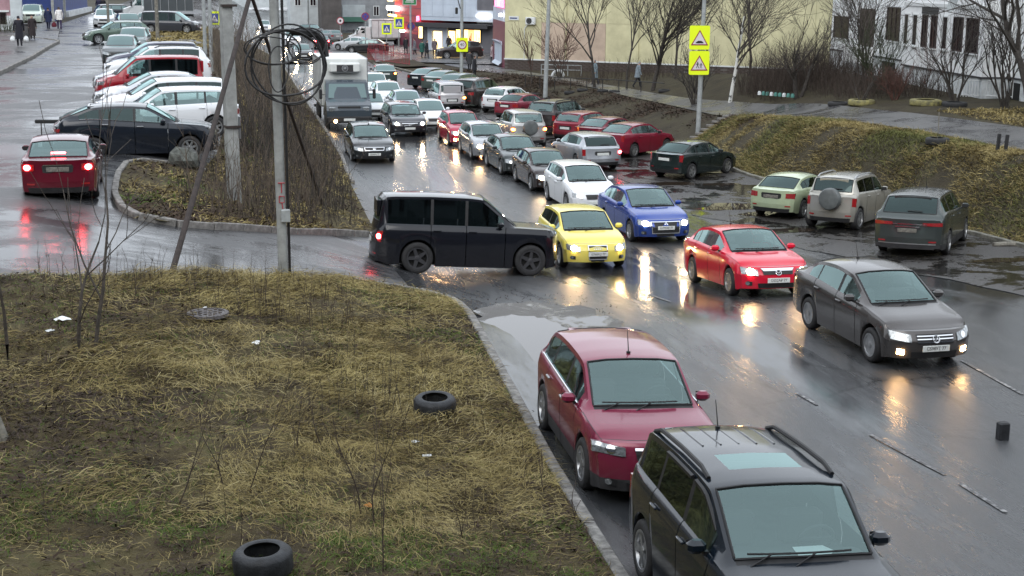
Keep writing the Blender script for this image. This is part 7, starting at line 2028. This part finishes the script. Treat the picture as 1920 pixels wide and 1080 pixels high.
def bag(label, x, y, z, c, s=.2):
    b = MB(); b.lathe([(.001, 0), (s * .8, .02), (s, s * .7), (s * .75, s * 1.5), (.03, s * 2.0), (.001, s * 2.0)], 12); tag(b.build('bag', cloth(c), None, True, loc=(x, y, z)), label, 'bag')
P = person
P("person in a long black coat walking away with two white bags on the left pavement", -12.2, 91.85, rad(95), 1.85, (.014, .014, .022), (.014, .014, .02), (.02, .02, .03), coatlen=.7, z=zf(-12.2, 91.85) + .14)
for dx, w in ((-.38, "left"), (.38, "right")): bag("white carrier bag in the black-coated person's %s hand" % w, -12.2 + dx, 91.85, zf(-12.2, 91.85) + .44, (.7, .72, .72), .17)
P("person in a dark brown coat standing beside the pale bin on the left pavement", -12.5, 100.5, rad(-80), 1.6, (.025, .018, .02), (.02, .015, .018), (.03, .03, .03), coatlen=.9, stride=.06, z=zf(-12.5, 100.5) + .14)
b = MB(); b.rbox(-.28, .28, -.28, .28, 0, .95, .06, 0); b.rbox(-.31, .31, -.31, .31, .95, 1.05, .03, 0); b.cyl((-.33, -.31, .1), (-.25, -.31, .1), .1, 8, 1); tag(b.build('litter_bin', [M['pave'], M['rubber']], None, True, loc=(-13.0, 100.9, zf(-13, 101) + .13)), "dark litter bin behind the brown-coated person", 'bin')
P("person in dark blue carrying a dark red bag by the blue shop", -13.5, 118.3, rad(80), 1.75, (.012, .02, .06), (.012, .015, .04), (.03, .03, .03))
bag("dark red bag beside the person in dark blue", -13.05, 118.1, zf(-13, 118) + .25, (.10, .01, .02), .2)
P("person in a white jacket walking before the dark doorway", -12.66, 118.2, rad(100), 1.8, (.70, .68, .66), (.03, .02, .06), (.05, .04, .03), coatlen=.25)
p = gp(186, 30, 3.5); P("person in dark clothes left of two beyond the small white car", p.x, p.y, rad(-90), 1.75, (.02, .02, .05), (.02, .02, .04))
p = gp(194, 30, 3.5); P("person in dark clothes right of two beyond the small white car", p.x, p.y, rad(-90), 1.75, (.015, .015, .02), (.02, .02, .03))
P("person in a grey-blue coat walking along the path past the brick plinth", 24.9, 97.1, rad(175), 1.75, (.17, .22, .25), (.03, .03, .04), (.12, .13, .15), stride=.3, coatlen=.6)
P("person in a grey hooded jacket and dark trousers walking right of the slim tree", 26.5, 92.3, rad(0), 1.75, (.20, .24, .27), (.018, .018, .022), (.25, .27, .28), stride=.35, coatlen=.35, lean=.05)
sh = [("person in black with a white bag below the forty sign", 889, 144, .3, (.015, .015, .02)), ("person in dark grey right behind the forty sign's post", 880, 132, .3, (.04, .04, .045)), ("person in a pale jacket near the maroon shop", 924, 117, .3, (.45, .38, .40)), ("person in a dark coat beside the pale jacket near the maroon shop", 934, 120, .3, (.03, .03, .035)),
      ("person in a grey coat leaving the shop's glowing door", 815, 104, .3, (.12, .10, .11)), ("person in black standing left of the glowing door", 800, 108, .3, (.014, .016, .02)), ("person in a green-bottomed coat near the grass island", 791, 108, .3, (.02, .10, .08)), ("person in black before the red tower, left of the blue round sign", 761, 100, .2, (.015, .015, .02)), ("person in grey right of the blue round sign", 778, 103, .25, (.13, .13, .15)), ("person in dark clothes in front of the shop window", 842, 97, .3, (.02, .02, .025))]
for i, (lb, px, py, z_, c) in enumerate(sh):
    p = gp(px, py, z_); P(lb, p.x, p.y, rad(i * 67), 1.72, c, (.02, .02, .025), (.03, .025, .02), z=z_ - .08)
p = gp(862, 108, .3); build_car("dark SUV parked sideways on the forecourt before the shop windows", None, (p.x, p.y), 178, 'suv', (.03, .022, .022), .1, z=.2, far=1, name='parked_car')
